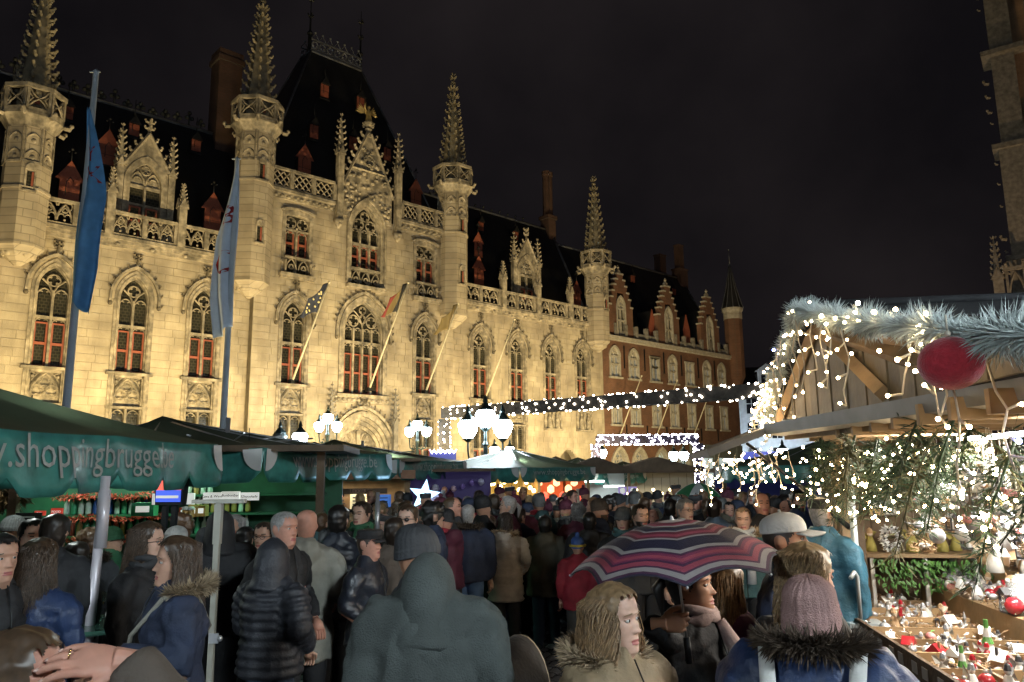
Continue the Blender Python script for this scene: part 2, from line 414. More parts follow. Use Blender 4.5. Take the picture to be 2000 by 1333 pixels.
def hood(mb, a, zs, spring, apex, fin, y, cx=0, w=.10, step=.26, sz=.11):
    """drip mould over an arch with crockets and a finial"""
    o = [(cx - a, zs)] + arch(a, spring, apex, 10, cx) + [(cx + a, zs)]; i = [(cx - a + w, zs)] + arch(a - w, spring, apex - w*1.2, 10, cx) + [(cx + a - w, zs)]
    mb.band(i, o, y - .13, y + .05)
    L = 0; n0 = len(mb.f)
    for k in range(1, len(o) - 1):
        p, q = o[k], o[k+1]; d = math.dist(p, q); L += d
        if L > step and abs(q[0] - cx) > .12:
            L = 0; nn = Vector((q[0] - cx, 0, max(.1, (q[1] - zs)*.8))).normalized()
            crocket(mb, (q[0], y - .07, q[1]), nn, sz)
    for sg in (-1, 1): mb.ball((cx + sg*(a - w*.5), y - .08, zs - .06), (.1, .1, .12), nu=6, nv=4)
    mb.tube([(cx, y - .06, apex - .05), (cx, y - .06, fin - .1)], [.08, .055], 5)
    for z in (apex + (fin - apex)*.5, fin - .12):
        for dx in (-1, 1): crocket(mb, (cx, y - .06, z), (dx, 0, 0), sz*1.45)
        crocket(mb, (cx, y - .06, z), (0, -1, 0), sz)
    mb.ball((cx, y - .06, fin - .04), .07, nu=6, nv=4)
    mb.m[n0:] = [1]*(len(mb.m) - n0)

# ---- the tall two-light window, with panel and lower window below the sill
def casements(mb, cx, hw, z0, z1, y, open_=0):
    w = .075
    mb.box(cx - hw, cx - hw + w, y, y + .06, z0, z1); mb.box(cx + hw - w, cx + hw, y, y + .06, z0, z1)
    mb.box(cx - hw + w, cx + hw - w, y, y + .06, z0, z0 + w*.8); mb.box(cx - hw + w, cx + hw - w, y, y + .06, z1 - w*.8, z1)
    zm = z0 + (z1 - z0)*.52; mb.box(cx - hw + w, cx + hw - w, y - .004, y + .056, zm - w*.7, zm + w*.7)
def tall_window(parent, s, y, low=True, relief=False):
    f = MB()
    zb = 1.0 if low else 6.42
    f.band(outline(.62, zb, SPR, 10.78), outline(.83, zb, SPR, 11.08), -.06, .03)
    f.band(outline(.56, zb, SPR, 10.7), outline(.66, zb, SPR, 10.84), .04, .32)
    f.band(outline(.66, zb, SPR, 10.84), outline(.70, zb, SPR, 10.9), -.09, .0)
    f.box(-.95, .95, -.16, .3, 6.38, 6.5)                # sill
    f.box(-.64, .64, .1, .3, 8.5, 8.62)                  # transom
    f.box(-.05, .05, .08, .3, 6.5, 9.72)                 # mullion
    for sg in (-1, 1):
        light_head(f, sg*.31, .27, 9.45, .16); light_head(f, sg*.31, .26, 8.26, .16, .022)
        poly(f, [(0, 9.6), (sg*.16, 9.95), (sg*.42, 10.18)], .16, .04)
    foil(f, 0, 10.16, .24, 4, .16)
    if low:
        f.box(-.64, .64, .24, .3, 4.95, 6.38)            # blind panel
        f.box(-.86, .86, -.07, .3, 4.93, 5.03)
        poly(f, arch(.54, 5.25, 6.26, 8), .16, .075)
        for (cx, cz, rr) in ((-.27, 5.55, .23), (.27, 5.55, .23), (0, 5.9, .22)): foil(f, cx, cz, rr, 3, .17, .05)
        for sg in (-1, 1): poly(f, [(sg*.52, 6.3), (sg*.32, 6.2), (sg*.5, 5.95)], .15, .05); f.ball((sg*.46, .15, 6.12), .09, nu=5, nv=4); f.box(sg*.6 - .05, sg*.6 + .05, .02, .26, 5.03, 6.38)
        f.ball((0, .13, 5.42), .1, nu=6, nv=4); f.box(-.64, .64, .02, .26, 6.28, 6.38)
        f.box(-.05, .05, .08, .3, 1.0, 4.93); f.box(-.64, .64, .1, .3, 3.4, 3.5)
        for sg in (-1, 1): light_head(f, sg*.31, .27, 4.55, .16, .025)
    fr = f.build('window', M_CARVE, parent, (s, y, 0))
    g = MB(); g.box(-.64, .64, .27, .28, 6.5, 10.72)
    if low: g.box(-.64, .64, .27, .28, 1.0, 4.95)
    g.build('glazing', M_GLASS, fr)
    for sg in (-1, 1):
        c = MB(); casements(c, sg*.315, .255, 6.52, 8.36, .17); c.build('casement', M_RED, fr)
        if low: c = MB(); casements(c, sg*.315, .255, 1.6, 3.38, .17); c.build('casement', M_RED, fr)
    h = MB(); hood(h, 1.06, 9.55, SPR + .05, 11.28, 11.82, -.02); h.build('hood_mould', [M_CARVE, M_SOOT], fr)
    return fr
w0 = tall_window(hall, WINGS[0], 0)
for s in WINGS[1:] + WINGR[:2]: c = copy_tree(w0, hall); c.location = (s, 0, 0)
for s in (CEN[0], CEN[2]): c = copy_tree(w0, hall); c.location = (s, YC, 0)
w1 = tall_window(hall, WINGR[2], 0, low=False)
c = copy_tree(w1, hall); c.location = (WINGR[3], 0, 0)

# ---- figures in relief below two windows
for s in (15.92, 19.07):
    m_ = MB(); m_.box(-.72, .72, -.03, .0, 4.9, 6.3); m_.box(-.85, .85, -.3, .02, 4.75, 4.87); m_.box(-.8, .8, -.16, .02, 6.24, 6.34)
    for x in (-.75, 0, .75): m_.box(x-.06, x+.06, -.14, .0, 4.87, 6.24)
    for sg in (-1, 1):
        m_.lathe([(.2, 4.88), (.16, 5.2), (.17, 5.5), (.11, 5.72), (.06, 5.76), (.09, 5.85), (.08, 5.95), (.02, 6.0)], 8, c=(sg*.36, -.12), smooth=True)
        m_.tube([(sg*.36 - .13, -.13, 5.62), (sg*.36 - .19, -.2, 5.4), (sg*.36, -.26, 5.38)], .045, 5)
        m_.tube([(sg*.36 + .13, -.13, 5.62), (sg*.36 + .2, -.18, 5.45), (sg*.36 + .16, -.22, 5.8)], .04, 5)
        poly(m_, arch(.26, 5.95, 6.22, 4, sg*.36), -.1, .03)
    m_.build('relief_panel', M_CARVE, hall, (s, 0, 0))

# ---- middle: big window above the portal
f = MB()
f.band(outline(1.22, 6.2, 9.6, 11.3, 12), outline(1.5, 6.2, 9.6, 11.62, 12), -.08, .03)
f.band(outline(1.12, 6.2, 9.6, 11.18, 12), outline(1.26, 6.2, 9.6, 11.36, 12), .04, .35)
f.box(-1.6, 1.6, -.2, .35, 6.06, 6.2); f.box(-1.24, 1.24, .08, .3, 8.95, 9.08)
for k in (-1, 0, 1): f.box(k*.56 - .05, k*.56 + .05, .08, .3, 6.2, 9.8)
for k in (-1.5, -.5, .5, 1.5): light_head(f, k*.56, .26, 9.5, .16); light_head(f, k*.56, .26, 8.62, .16, .022)
for (x, z, r_) in ((-.56, 10.2, .3), (.56, 10.2, .3), (0, 10.32, .22), (0, 10.82, .2), (-.86, 10.05, .14), (.86, 10.05, .14)): foil(f, x, z, r_, 4, .16, .03)
poly(f, arch(.56, 9.75, 10.75, 6, -.56), .16, .035); poly(f, arch(.56, 9.75, 10.75, 6, .56), .16, .035)
cw = f.build('window', M_CARVE, hall, (.95, YC, 0))
g = MB(); g.box(-1.24, 1.24, .28, .3, 6.2, 11.2); g.build('glazing', M_GLASS, cw)
for k in (-1.5, -.5, .5, 1.5): c = MB(); casements(c, k*.56, .24, 6.25, 8.4, .17); c.build('casement', M_RED, cw)
h = MB(); hood(h, 1.74, 9.2, 9.62, 11.85, 12.1, -.02, w=.12, sz=.13); h.build('hood_mould', [M_CARVE, M_SOOT], cw)
# ---- portal
f = MB()
for k, (a, b, y0) in enumerate(((1.74, 1.98, -.14), (1.56, 1.76, .0), (1.38, 1.58, .14), (1.22, 1.40, .26))):
    f.band(outline(a, 0, 3.0, 3.0 + a*1.18, 12), outline(b, 0, 3.0, 3.0 + b*1.18, 12), y0, y0 + .2)
f.box(-1.4, 1.4, .3, .45, 2.55, 2.85); f.box(-.1, .1, .28, .45, 0, 4.3)
f.prism(outline(1.36, 2.85, 3.0, 4.6, 10), .48, .55)
for sg in (-1, 1):
    poly(f, arch(.6, 3.3, 4.35, 7, sg*.64), .42, .05)
    for k in (-1, 0, 1):
        light_head(f, sg*.64 + k*.36, .16, 3.3, .44, .03); f.lathe([(.1, 2.9), (.13, 3.1), (.1, 3.3), (.05, 3.42), (.07, 3.5), (.02, 3.56)], 6, c=(sg*.64 + k*.36, .43), smooth=True)
    foil(f, sg*.64, 3.85, .24, 3, .43, .035)
foil(f, 0, 4.3, .2, 3, .42, .035)
po = f.build('portal', M_CARVE, hall, (.95, YC, 0))
for sg in (-1, 1):
    d = MB()
    for k in range(6): d.box(sg*.68 - .54 + k*.18, sg*.68 - .37 + k*.18, .36, .42, .02, 2.52)
    d.build('door', mat('dark_oak', (.05, .03, .018), .6, var=.3, vscale=9), po)
h = MB(); hood(h, 2.12, 3.0, 3.05, 5.62, 5.95, -.1, w=.13, sz=.15, step=.3)
h.box(-1.65, 1.65, -.13, .02, 5.72, 6.06)
for k in range(11): h.ball((-1.5 + k*.3, -.15, 5.9), (.13, .07, .1), nu=6, nv=4)
h.build('hood_mould', [M_CARVE, M_SOOT], po)
for sg in (-1, 1): pp = MB(); pinnacle(pp, (sg*1.95, -.26), .13, 0, 4.7, 6.65); pp.build('portal_pinnacle', M_BLUESTONE, po)
# ---- upper side windows of the middle
def upper_window(s):
    f = MB()
    f.box(-.86, -.66, -.05, .3, 12.1, 15.3); f.box(.66, .86, -.05, .3, 12.1, 15.3)
    top = [(-.86, 15.3), (-.6, 15.42), (0, 15.5), (.6, 15.42), (.86, 15.3)]; inn = [(-.66, 15.1), (-.5, 15.2), (0, 15.26), (.5, 15.2), (.66, 15.1)]
    f.band(inn, top, -.06, .3); f.band([(p[0]*1.02, p[1]+.02) for p in top], [(p[0]*1.14, p[1]+.12) for p in top], -.16, .02)
    f.box(-.05, .05, .08, .3, 12.1, 14.6); f.box(-.66, .66, .08, .3, 14.42, 14.5); f.box(-.66, .66, .05, .3, 12.95, 13.07)
    f.box(-.98, .98, -.34, .05, 11.93, 12.08); f.box(-.92, .92, -.24, .05, 11.82, 11.93)
    for sg in (-1, 1):
        foil(f, sg*.33, 14.84, .28, 4, .14); light_head(f, sg*.33, .27, 14.1, .15, .025)
        poly(f, arch(.28, 12.3, 12.86, 5, sg*.34), -.12, .035); foil(f, sg*.34, 12.45, .13, 3, -.12, .03)
        f.box(sg*.7 - .04, sg*.7 + .04, -.26, -.1, 12.08, 12.75); crocket(f, (sg*.8, -.2, 12.6), (sg, 0, 0), .14)
    f.box(-.72, .72, -.17, -.09, 12.9, 12.98)
    fr = f.build('window', M_CARVE, hall, (s, YC, 0))
    g = MB(); g.box(-.66, .66, .27, .28, 12.1, 15.25); g.build('glazing', M_GLASS, fr)
    for sg in (-1, 1): c = MB(); casements(c, sg*.355, .25, 13.08, 14.38, .17); c.build('casement', M_RED, fr)
    return fr
u0 = upper_window(CEN[0]); c = copy_tree(u0, hall); c.location = (CEN[2], YC, 0)
# ---- upper middle window
f = MB()
f.band(outline(.92, 12.2, 15.2, 16.75, 12), outline(1.14, 12.2, 15.2, 17.08, 12), -.1, .03); f.band(outline(.84, 12.2, 15.2, 16.62, 12), outline(.95, 12.2, 15.2, 16.8, 12), .04, .35)
f.band(outline(1.14, 12.2, 15.2, 17.08, 12), outline(1.24, 12.2, 15.2, 17.22, 12), -.2, .0)
f.box(-1.2, 1.2, -.34, .1, 11.95, 12.12); f.box(-.95, .95, .08, .3, 14.42, 14.56); f.box(-.95, .95, -.16, -.06, 13.0, 13.1); f.box(-.95, .95, .06, .3, 13.0, 13.1)
for k in (-1, 1): f.box(k*.3 - .05, k*.3 + .05, .08, .3, 12.2, 15.4)
for k in (-1, 0, 1):
    light_head(f, k*.6, .26, 15.05, .16); light_head(f, k*.6, .26, 14.1, .16, .022)
    poly(f, arch(.27, 12.3, 12.92, 5, k*.62), -.1, .035); foil(f, k*.62, 12.45, .13, 3, -.1, .03)
for (x, z, r_) in ((-.38, 15.65, .3), (.38, 15.65, .3), (0, 16.15, .26)): foil(f, x, z, r_, 4, .16, .035)
cw = f.build('window', M_CARVE, hall, (.95, YC, 0))
g = MB(); g.box(-.95, .95, .28, .3, 12.2, 16.7); g.build('glazing', M_GLASS, cw)
for k in (-1, 0, 1): c = MB(); casements(c, k*.6, .24, 13.12, 14.4, .17); c.build('casement', M_RED, cw)

# ---- gable over it, statue, flanking pinnacles
f = MB()
f.prism([(-1.6, 15.9), (-1.24, 15.9), (-1.24, 15.2)] + [(p[0], p[1]) for p in arch(1.24, 15.2, 17.22, 10)] + [(1.24, 15.9), (1.6, 15.9), (1.6, 17.6), (.16, 20.9), (-.16, 20.9), (-1.6, 17.6)], -.1, .15)
rr = random.Random(4)
for k in range(120):
    x = rr.uniform(-1.5, 1.5); z = rr.uniform(16.1, 20.2)
    lim = 1.5 if z < 17.6 else 1.5*(20.9 - z)/3.3
    hwz = Opening(0, 1.3, 12, 15.2, 17.35).hw(z)
    if abs(x) > lim or (hwz and abs(x) < hwz): continue
    f.ball((x, -.13, z), (rr.uniform(.07, .17), .09, rr.uniform(.07, .16)), nu=5, nv=4)
for sg in (-1, 1):
    f.tube([(sg*1.68, -.16, 17.45), (sg*.12, -.16, 21.0)], .09, 4, smooth=False)
    for k in range(8): t = .05 + k*.125; crocket(f, (sg*(1.72 - 1.56*t), -.1, 17.45 + 3.55*t), (sg*.9, 0, .35), .26)
f.tube([(-1.05, -.16, 18.75), (1.05, -.16, 18.75)], .07, 4, smooth=False)
foil(f, 0, 19.35, .32, 3, -.17, .05)
f.lathe([(.2, 20.8), (.14, 21.2), (.22, 21.3), (.1, 21.4), (.3, 21.62), (.3, 21.7)], 8, c=(0, 0))
for j in range(6): a = math.pi/3*j; crocket(f, (.2*math.cos(a), .2*math.sin(a), 21.5), (math.cos(a), math.sin(a), 0), .16)
ga = f.build('gable', M_CARVE, hall, (.95, YC, 0))
st = MB()
st.lathe([(.17, 21.7), (.2, 21.8), (.15, 22.1), (.17, 22.35), (.08, 22.47), (.06, 22.5), (.1, 22.6), (.085, 22.7), (.02, 22.75)], 8, smooth=True)
st.tube([(-.16, 0, 22.38), (-.34, -.1, 22.5), (-.3, -.14, 22.85)], .05, 5); st.tube([(.16, 0, 22.38), (.32, -.1, 22.2), (.34, -.2, 22.1)], .05, 5)
st.tube([(-.3, -.16, 22.1), (-.3, -.14, 23.1)], .018, 4)
stt = st.build('statue', M_GILT, ga)
wg = MB()
for sg in (-1, 1):
    for k in range(5): wg.leaf((sg*.08, .12, 22.35), (sg*(.42 + .06*k), .1, .55 - .14*k), (sg*.02, 0, .1))
wg.build('wings', M_GILT, stt)
for sg, s in ((-1, -.9), (1, 2.88)):
    p_ = MB(); pinnacle(p_, (0, 0), .17, 15.5, 19.2, 21.6); p_.lathe([(.06, 15.0), (.2, 15.25), (.3, 15.5)], 8, smooth=True)
    p_.ball((0, -.15, 15.2), .12, nu=6, nv=4); p_.build('gable_pinnacle', M_CARVE, hall, (s, YC - .22, 0))

# ---- cornices and pierced parapets
def cornice(s0, s1, z, y, deco=False):
    f = MB()
    f.box(s0, s1, y - .12, y + .3, z, z + .16); f.box(s0, s1, y - .22, y + .3, z + .16, z + .3); f.box(s0, s1, y - .34, y + .3, z + .3, z + .46)
    n = int((s1 - s0) / .35)
    for k in range(n):
        if deco or k % 4 == 0: f.ball((s0 + (k + .5)*(s1 - s0)/n, y - .2, z + .1), (.12, .1, .1), nu=6, nv=4)
    f.build('cornice', M_CARVE, hall)
def parapet_panel(wd, kind, h=.9):
    f = MB(); hw = wd/2 - .1
    if kind == 'arch':
        for sg in (-1, 1):
            cx = sg*hw*.5; a = hw*.48
            poly(f, arch(a, .1, h - .06, 6, cx), 0, .045)
            poly(f, arch(a*.98, h - .1 - a*.2, h - .05, 3, cx), 0, .03)
            for q in (-1, 1): poly(f, circ(cx + q*a*.42, .3, a*.42, 7, 0, math.pi), 0, .035)
            foil(f, cx, .58, a*.36, 3, 0, .03); f.ball((cx, -.02, .16), .06, nu=5, nv=4)
            poly(f, [(cx + sg*a, h - .1), (cx + sg*a*.6, h*.62)], 0, .03)
    else:
        n = max(2, round(wd / .36)); st_ = 2*hw / n
        for k in range(n):
            x0 = -hw + k*st_; poly(f, [(x0, .06), (x0 + st_, h/2)], 0, .04); poly(f, [(x0 + st_, .06), (x0, h/2)], 0, .04)
            poly(f, [(x0, h/2), (x0 + st_, h - .06)], 0, .04); poly(f, [(x0 + st_, h/2), (x0, h - .06)], 0, .04)
            f.ball((x0 + st_/2, 0, h*.28), .06, nu=5, nv=4); f.ball((x0 + st_/2, 0, h*.74), .06, nu=5, nv=4)
    return f.mesh('parapet_panel', [M_CARVE])
def parapet(s0, s1, z, y, n, kind):
    f = MB(); wd = (s1 - s0) / n
    f.box(s0, s1, y - .09, y + .09, z, z + .12); f.box(s0, s1, y - .13, y + .13, z + 1.0, z + 1.13)
    for k in range(n + 1): x = s0 + k*wd; f.box(x - .1, x + .1, y - .11, y + .11, z + .12, z + 1.0)
    o = f.build('parapet', M_CARVE, hall); pm = parapet_panel(wd, kind)
    for k in range(n): link('parapet_panel', pm, o, (s0 + (k + .5)*wd, y, z + .1))
cornice(-20.5, -14.9, 12.0, 0); cornice(-14.6, -6.2, 12.0, 0); cornice(7.6, 20.6, 12.0, 0); cornice(-5.0, -1.15, 15.95, YC, True); cornice(3.1, 6.8, 15.95, YC, True)
parapet(-14.6, -6.3, 12.46, -.2, 6, 'arch'); parapet(-20.5, -15.8, 12.46, -.2, 4, 'arch'); parapet(7.9, 20.4, 12.46, -.2, 8, 'arch')
parapet(-4.9, -1.2, 16.4, YC - .2, 3, 'cross'); parapet(3.15, 6.8, 16.4, YC - .2, 3, 'cross')
for s in (-11.9, -8.85, 11.4, 14.55, 17.75):
    p_ = MB(); pinnacle(p_, (0, 0), .17, 12.46, 14.35, 15.55); p_.build('parapet_pinnacle', M_CARVE, hall, (s, -.2, 0))
sc_ = MB(); sc_.box(-20.5, -14.45, -.05, .05, 10.72, 10.86); sc_.build('string_course', M_CARVE, hall)

# ---- turrets
M_TUR = brickmat('turret_ashlar', (.42, .355, .26), (.38, .315, .23), (.26, .22, .16), .62, .34, .85, .018, .6)
def turret(zc, zg, ztip, r, rg):
    f = MB(); ph = math.pi/8; k8 = 1/math.cos(ph)
    f.lathe([(.12, zc - .35), (.3, zc - .2), (.55, zc), (.62, zc + .06), (r*.92, zc + .3), (r*1.02, zc + .36), (r*1.02, zc + .5)], 8, ph=ph)
    for j in range(10): a = 2*math.pi*j/10; f.ball((.5*math.cos(a), .5*math.sin(a), zc + .1), .15, nu=5, nv=4)
    f.lathe([(r, zc + .5), (r, zg - .5)], 8, ph=ph)
    f.lathe([(r*1.06, 13.4 if zg < 18 else 16.2), (r*1.06, (13.4 if zg < 18 else 16.2) + .1)], 8, ph=ph)
    tu = f.build('turret', M_TUR, hall)
    g = MB()
    g.lathe([(r, zg - .55), (r*1.1, zg - .4), (rg*.98, zg - .2), (rg*1.06, zg - .12), (rg*1.06, zg), (rg, zg + .02)], 8, ph=ph)
    for j in range(8):                                    # pierced parapet, face by face
        a = ph + 2*math.pi*j/8; b = a + math.pi/4; pa = Vector((rg*math.cos(a), rg*math.sin(a), 0)); pb = Vector((rg*math.cos(b), rg*math.sin(b), 0))
        mid = (pa + pb)/2; ang = math.atan2(pb.y - pa.y, pb.x - pa.x); Lh = (pb - pa).length/2
        g.M = Matrix.Translation(mid) @ Matrix.Rotation(ang, 4, 'Z')
        g.box(-Lh, Lh, -.05, .06, zg, zg + .16); g.box(-Lh - .03, Lh + .03, -.09, .08, zg + .98, zg + 1.15)
        g.box(-Lh, -Lh + .1, -.06, .06, zg + .16, zg + .98); g.box(Lh - .1, Lh, -.06, .06, zg + .16, zg + .98)
        zm = zg + .57
        for sx in (-1, 1):
            for sz in (-1, 1): poly(g, [(0, zm), (sx*Lh*.45, zm + sz*.16), (sx*Lh*.8, zm + sz*.4)], 0, .04)
            poly(g, [(sx*Lh*.8, zm - .2), (sx*Lh*.5, zm), (sx*Lh*.8, zm + .2)], 0, .035)
        g.M = None
        crocket(g, (rg*1.04*math.cos(a), rg*1.04*math.sin(a), zg - .15), (math.cos(a), math.sin(a), -.25), .3)
        # blind tracery below the gallery
        g.M = Matrix.Translation(Vector((r*math.cos(ph)*math.cos(a + math.pi/8), r*math.cos(ph)*math.sin(a + math.pi/8), 0))) @ Matrix.Rotation(ang, 4, 'Z')
        hl = r*math.sin(ph)*.86
        for z in (zg - 1.25, zg - 1.95):
            poly(g, arch(hl, z, z + hl*1.4, 5), -.0, .05); g.ball((0, .02, z + .1), (.13, .06, .12), nu=6, nv=4)
        g.box(-hl, hl, -.045, .03, zg - 2.12, zg - 2.02); g.box(-hl*1.05, -hl*.9, -.045, .03, zg - 2.02, zg - .6); g.box(hl*.9, hl*1.05, -.045, .03, zg - 2.02, zg - .6)
        g.M = None
    g.build('gallery', M_CARVE, tu)
    s_ = MB(); zs = zg + .3; rs = r*.8
    s_.lathe([(rs, zg), (rs, zs + .5), (rs*1.08, zs + .55), (rs*.93, zs + .7), (.1, ztip - .75), (.16, ztip - .7), (.16, ztip - .6), (.06, ztip - .5), (.04, ztip)], 8, ph=ph)
    n = 11
    for k in range(n):
        t = (k + .4)/n; rr_ = rs*.93*(1 - t) + .1*t; z = zs + .7 + (ztip - .75 - zs - .7)*t
        for j in range(8): a = ph + 2*math.pi*j/8; crocket(s_, (rr_*math.cos(a), rr_*math.sin(a), z), (math.cos(a), math.sin(a), 0), .17 + .07*(1 - t))
    for j in range(8):
        a = 2*math.pi*j/8
        s_.M = Matrix.Rotation(a, 4, 'Z') @ Matrix.Translation((rs*.93, 0, 0)) @ Matrix.Rotation(math.pi/2, 4, 'Z')
        s_.prism([(-.17, zs + .4), (.17, zs + .4), (0, zs + 1.15)], -.1, .1); s_.M = None
    for z in (ztip - .35, ztip - .12):
        for j in range(4): a = math.pi/2*j + .4; crocket(s_, (.04*math.cos(a), .04*math.sin(a), z), (math.cos(a), math.sin(a), 0), .17 if z < ztip - .2 else .11)
    s_.build('spire', M_BLUESTONE if zg < 0 else mat('dark_limestone', (.27, .225, .15), .9, var=.45, vscale=3, bump=.5, bscale=18, col2=(.14, .125, .095)), tu)  # darker, patchy limestone tone on the spires
    d = MB(); rface = rs*math.cos(ph)
    d.box(-.1, .1, -rface - .03, -rface + .1, zg + .5, zg + 1.3); d.build('spire_door', M_RED, tu)
    slits = [(zg - 3.2,)] if zg < 18 else [(zg - 3.0,), (zg - 6.2,)]
    for (z,) in slits:
        d = MB(); y = -r*math.cos(ph)
        d.box(-.13, .13, y - .005, y + .1, z, z + .75); sl = d.build('slit_window', M_GLASS, tu)
        e = MB(); e.box(-.2, -.13, y - .05, y + .05, z - .05, z + .8); e.box(.13, .2, y - .05, y + .05, z - .05, z + .8); e.box(-.24, .24, y - .1, y + .05, z - .12, z - .05)
        e.prism(arch(.2, z + .8, z + 1.1, 5), y - .08, y + .05); e.build('slit_surround', M_CARVE, sl)
        c = MB(); c.box(.04, .12, y - .03, y - .007, z, z + .72); c.build('shutter', M_RED, sl)
    return tu
t2 = turret(10.85, 19.35, 26.95, .93, 1.2); t2.location = (-5.6, -.5, 0)
t3 = copy_tree(t2, hall); t3.location = (7.0, -.5, 0)
t1 = turret(10.75, 16.6, 23.7, .87, 1.12); t1.location = (-15.15, -.45, 0)
t4 = copy_tree(t1, hall); t4.location = (20.35, -.45, 0)

# ---- roofs
SL = (4.5 - .9) / (20.6 - 13.2)
def roofplane(z): return .9 + (z - 13.2)*SL
f = MB()
def gable_roof(mb, s0, s1, y0, y1, z0, zr):
    ym = (y0 + y1)/2
    i = [mb.av(p) for p in ((s0, y0, z0), (s1, y0, z0), (s1, ym, zr), (s0, ym, zr), (s0, y1, z0), (s1, y1, z0))]
    mb.af((i[0], i[1], i[2], i[3])); mb.af((i[3], i[2], i[5], i[4])); mb.af((i[0], i[3], i[4])); mb.af((i[1], i[5], i[2])); mb.af((i[0], i[4], i[5], i[1]))
gable_roof(f, -21, -4, .65, 8.35, 12.6, 20.6); gable_roof(f, 6.5, 20.75, .65, 8.35, 12.6, 20.75)
rf = f.build('roof', M_SLATE, hall)
f = MB(); ZR, YR, C0 = 27.1, 3.6, .95                      # steep pavilion roof of the middle
b0 = [(-5.2, .5), (7.2, .5), (7.2, 8.2), (-5.2, 8.2)]; t0 = [(-.85, 3.3), (2.65, 3.3), (2.65, 4.6), (-.85, 4.6)]
ib = [f.av((p[0], p[1], 16.3)) for p in b0]; it = [f.av((p[0], p[1], ZR)) for p in t0]
for k in range(4): f.af((ib[k], ib[(k+1) % 4], it[(k+1) % 4], it[k]))
f.af(it); f.af(ib[::-1]); rt_ = f.build('pavilion_roof', M_SLATE, hall)
f = MB()
for k in range(4): f.tube([(*b0[k], 16.3), (*t0[k], ZR)], .07, 5)
for k in range(4): f.tube([(*t0[k], ZR), (*t0[(k+1) % 4], ZR)], .1, 5)
f.build('lead_hips', M_LEAD, rt_)
f = MB()
for yy in (3.3, 4.6):
    f.box(-.85, 2.65, yy - .05, yy + .05, ZR + .05, ZR + .2); f.box(-.85, 2.65, yy - .04, yy + .04, ZR + .75, ZR + .82)
    for k in range(7):
        x = -.6 + k*.5
        foil(f, x, ZR + .47, .2, 4, yy, .03); poly(f, [(x - .25, ZR + .82), (x, ZR + 1.2), (x + .25, ZR + .82)], yy, .03); f.ball((x, yy, ZR + 1.28), .08, nu=6, nv=4)
        poly(f, [(x - .25, ZR + .2), (x, ZR + .75), (x + .25, ZR + .2)], yy, .025)
f.build('roof_cresting', M_LEAD, rt_)
for x in (-.85, 2.65):
    f = MB(); f.lathe([(.14, ZR), (.12, ZR + 1.1), (.2, ZR + 1.2), (.07, ZR + 1.4), (.06, ZR + 2.2), (.13, ZR + 2.3), (.035, ZR + 2.45), (.02, ZR + 4.2)], 6, c=(x, 3.5))
    for z in (ZR + 2.35, ZR + 3.4):
        for j in range(4): a = math.pi/2*j; crocket(f, (x + .02*math.cos(a), 3.5 + .02*math.sin(a), z), (math.cos(a), math.sin(a), 0), .16)
    f.build('roof_finial', M_IRON, rt_)
rr = random.Random(8)                                     # ridge ornaments
M_RIDGE = mat('dark_ridge_iron', (.03, .032, .03), .7)
for s in np.arange(-19, -6.4, .62):
    h = rr.uniform(.35, .8); f = MB(); f.tube([(s, 4.5, 20.55), (s, 4.5, 20.6 + h)], .05, 4)
    for sg in (-1, 1): f.ball((s + sg*.14, 4.5, 20.6 + h*.7), .12, nu=5, nv=4)
    f.ball((s, 4.5, 20.65 + h), .12, nu=5, nv=4); f.build('ridge_ornament', M_RIDGE, rf)
for s in np.arange(9, 18.5, .8): h = rr.uniform(.2, .4); f = MB(); f.tube([(s, 4.5, 20.7), (s, 4.5, 20.75 + h)], .04, 4); f.ball((s, 4.5, 20.75 + h), .09, nu=5, nv=4); f.build('ridge_ornament', M_RIDGE, rf)
f = MB(); f.tube([(-21, 4.5, 20.62), (-4, 4.5, 20.62)], .1, 5); f.build('ridge_lead', M_LEAD, rf); f = MB(); f.tube([(6.5, 4.5, 20.77), (20.75, 4.5, 20.77)], .1, 5)
f.tube([(20.78, 4.5, 20.8), (20.78, .6, 12.6)], .12, 4); f.build('ridge_lead', M_LEAD, rf)

# small boarded roof dormers with red shutters
def lucarne(u, v, hh, wd, plane, roofed=False, name='roof_dormer'):
    s, y, z = hit(u, v, *plane); f = MB()
    if not roofed: f.prism([(-wd/2, -.1), (wd/2, -.1), (wd/2, hh), (wd*.72, hh), (0, hh + wd*1.15), (-wd*.72, hh), (-wd/2, hh)], -.25, -.2)
    else: f.box(-wd/2, wd/2, -.25, -.2, 0, hh)
    o = f.build(name, M_RED, hall, (s, y, z))
    g = MB(); g.prism([(-wd/2 + .02, -.1), (wd/2 - .02, -.1), (wd/2 - .02, hh), (0, hh + wd*.95), (-wd/2 + .02, hh)], -.2, 1.0)
    g.box(-wd/2 - .08, wd/2 + .08, -.3, -.2, -.16, -.1); g.tube([(0, -.2, hh + wd*.9), (0, -.2, hh + wd*1.15 + .75)], [.035, .015], 4)
    if roofed: g.prism([(-wd*.6, hh), (wd*.6, hh), (0, hh + wd*.95)], -.4, -.28)
    else: g.ball((0, -.2, hh + wd*1.15 + .55), .08, nu=5, nv=4); g.ball((-.12, -.2, hh + wd*1.15 + .42), .05, nu=5, nv=4); g.ball((.12, -.2, hh + wd*1.15 + .42), .05, nu=5, nv=4)
    g.build('dormer_cheeks', M_SLATE, o)
    h_ = MB(); h_.tube([(-wd*.18, -.27, hh*.3), (-wd*.18, -.27, hh*.9), (0, -.27, hh*1.15), (wd*.2, -.27, hh*.95)], .015, 4); h_.box(-wd/2, wd/2, -.258, -.252, hh*.45, hh*.47); h_.build('shutter_hinge', M_IRON, o)
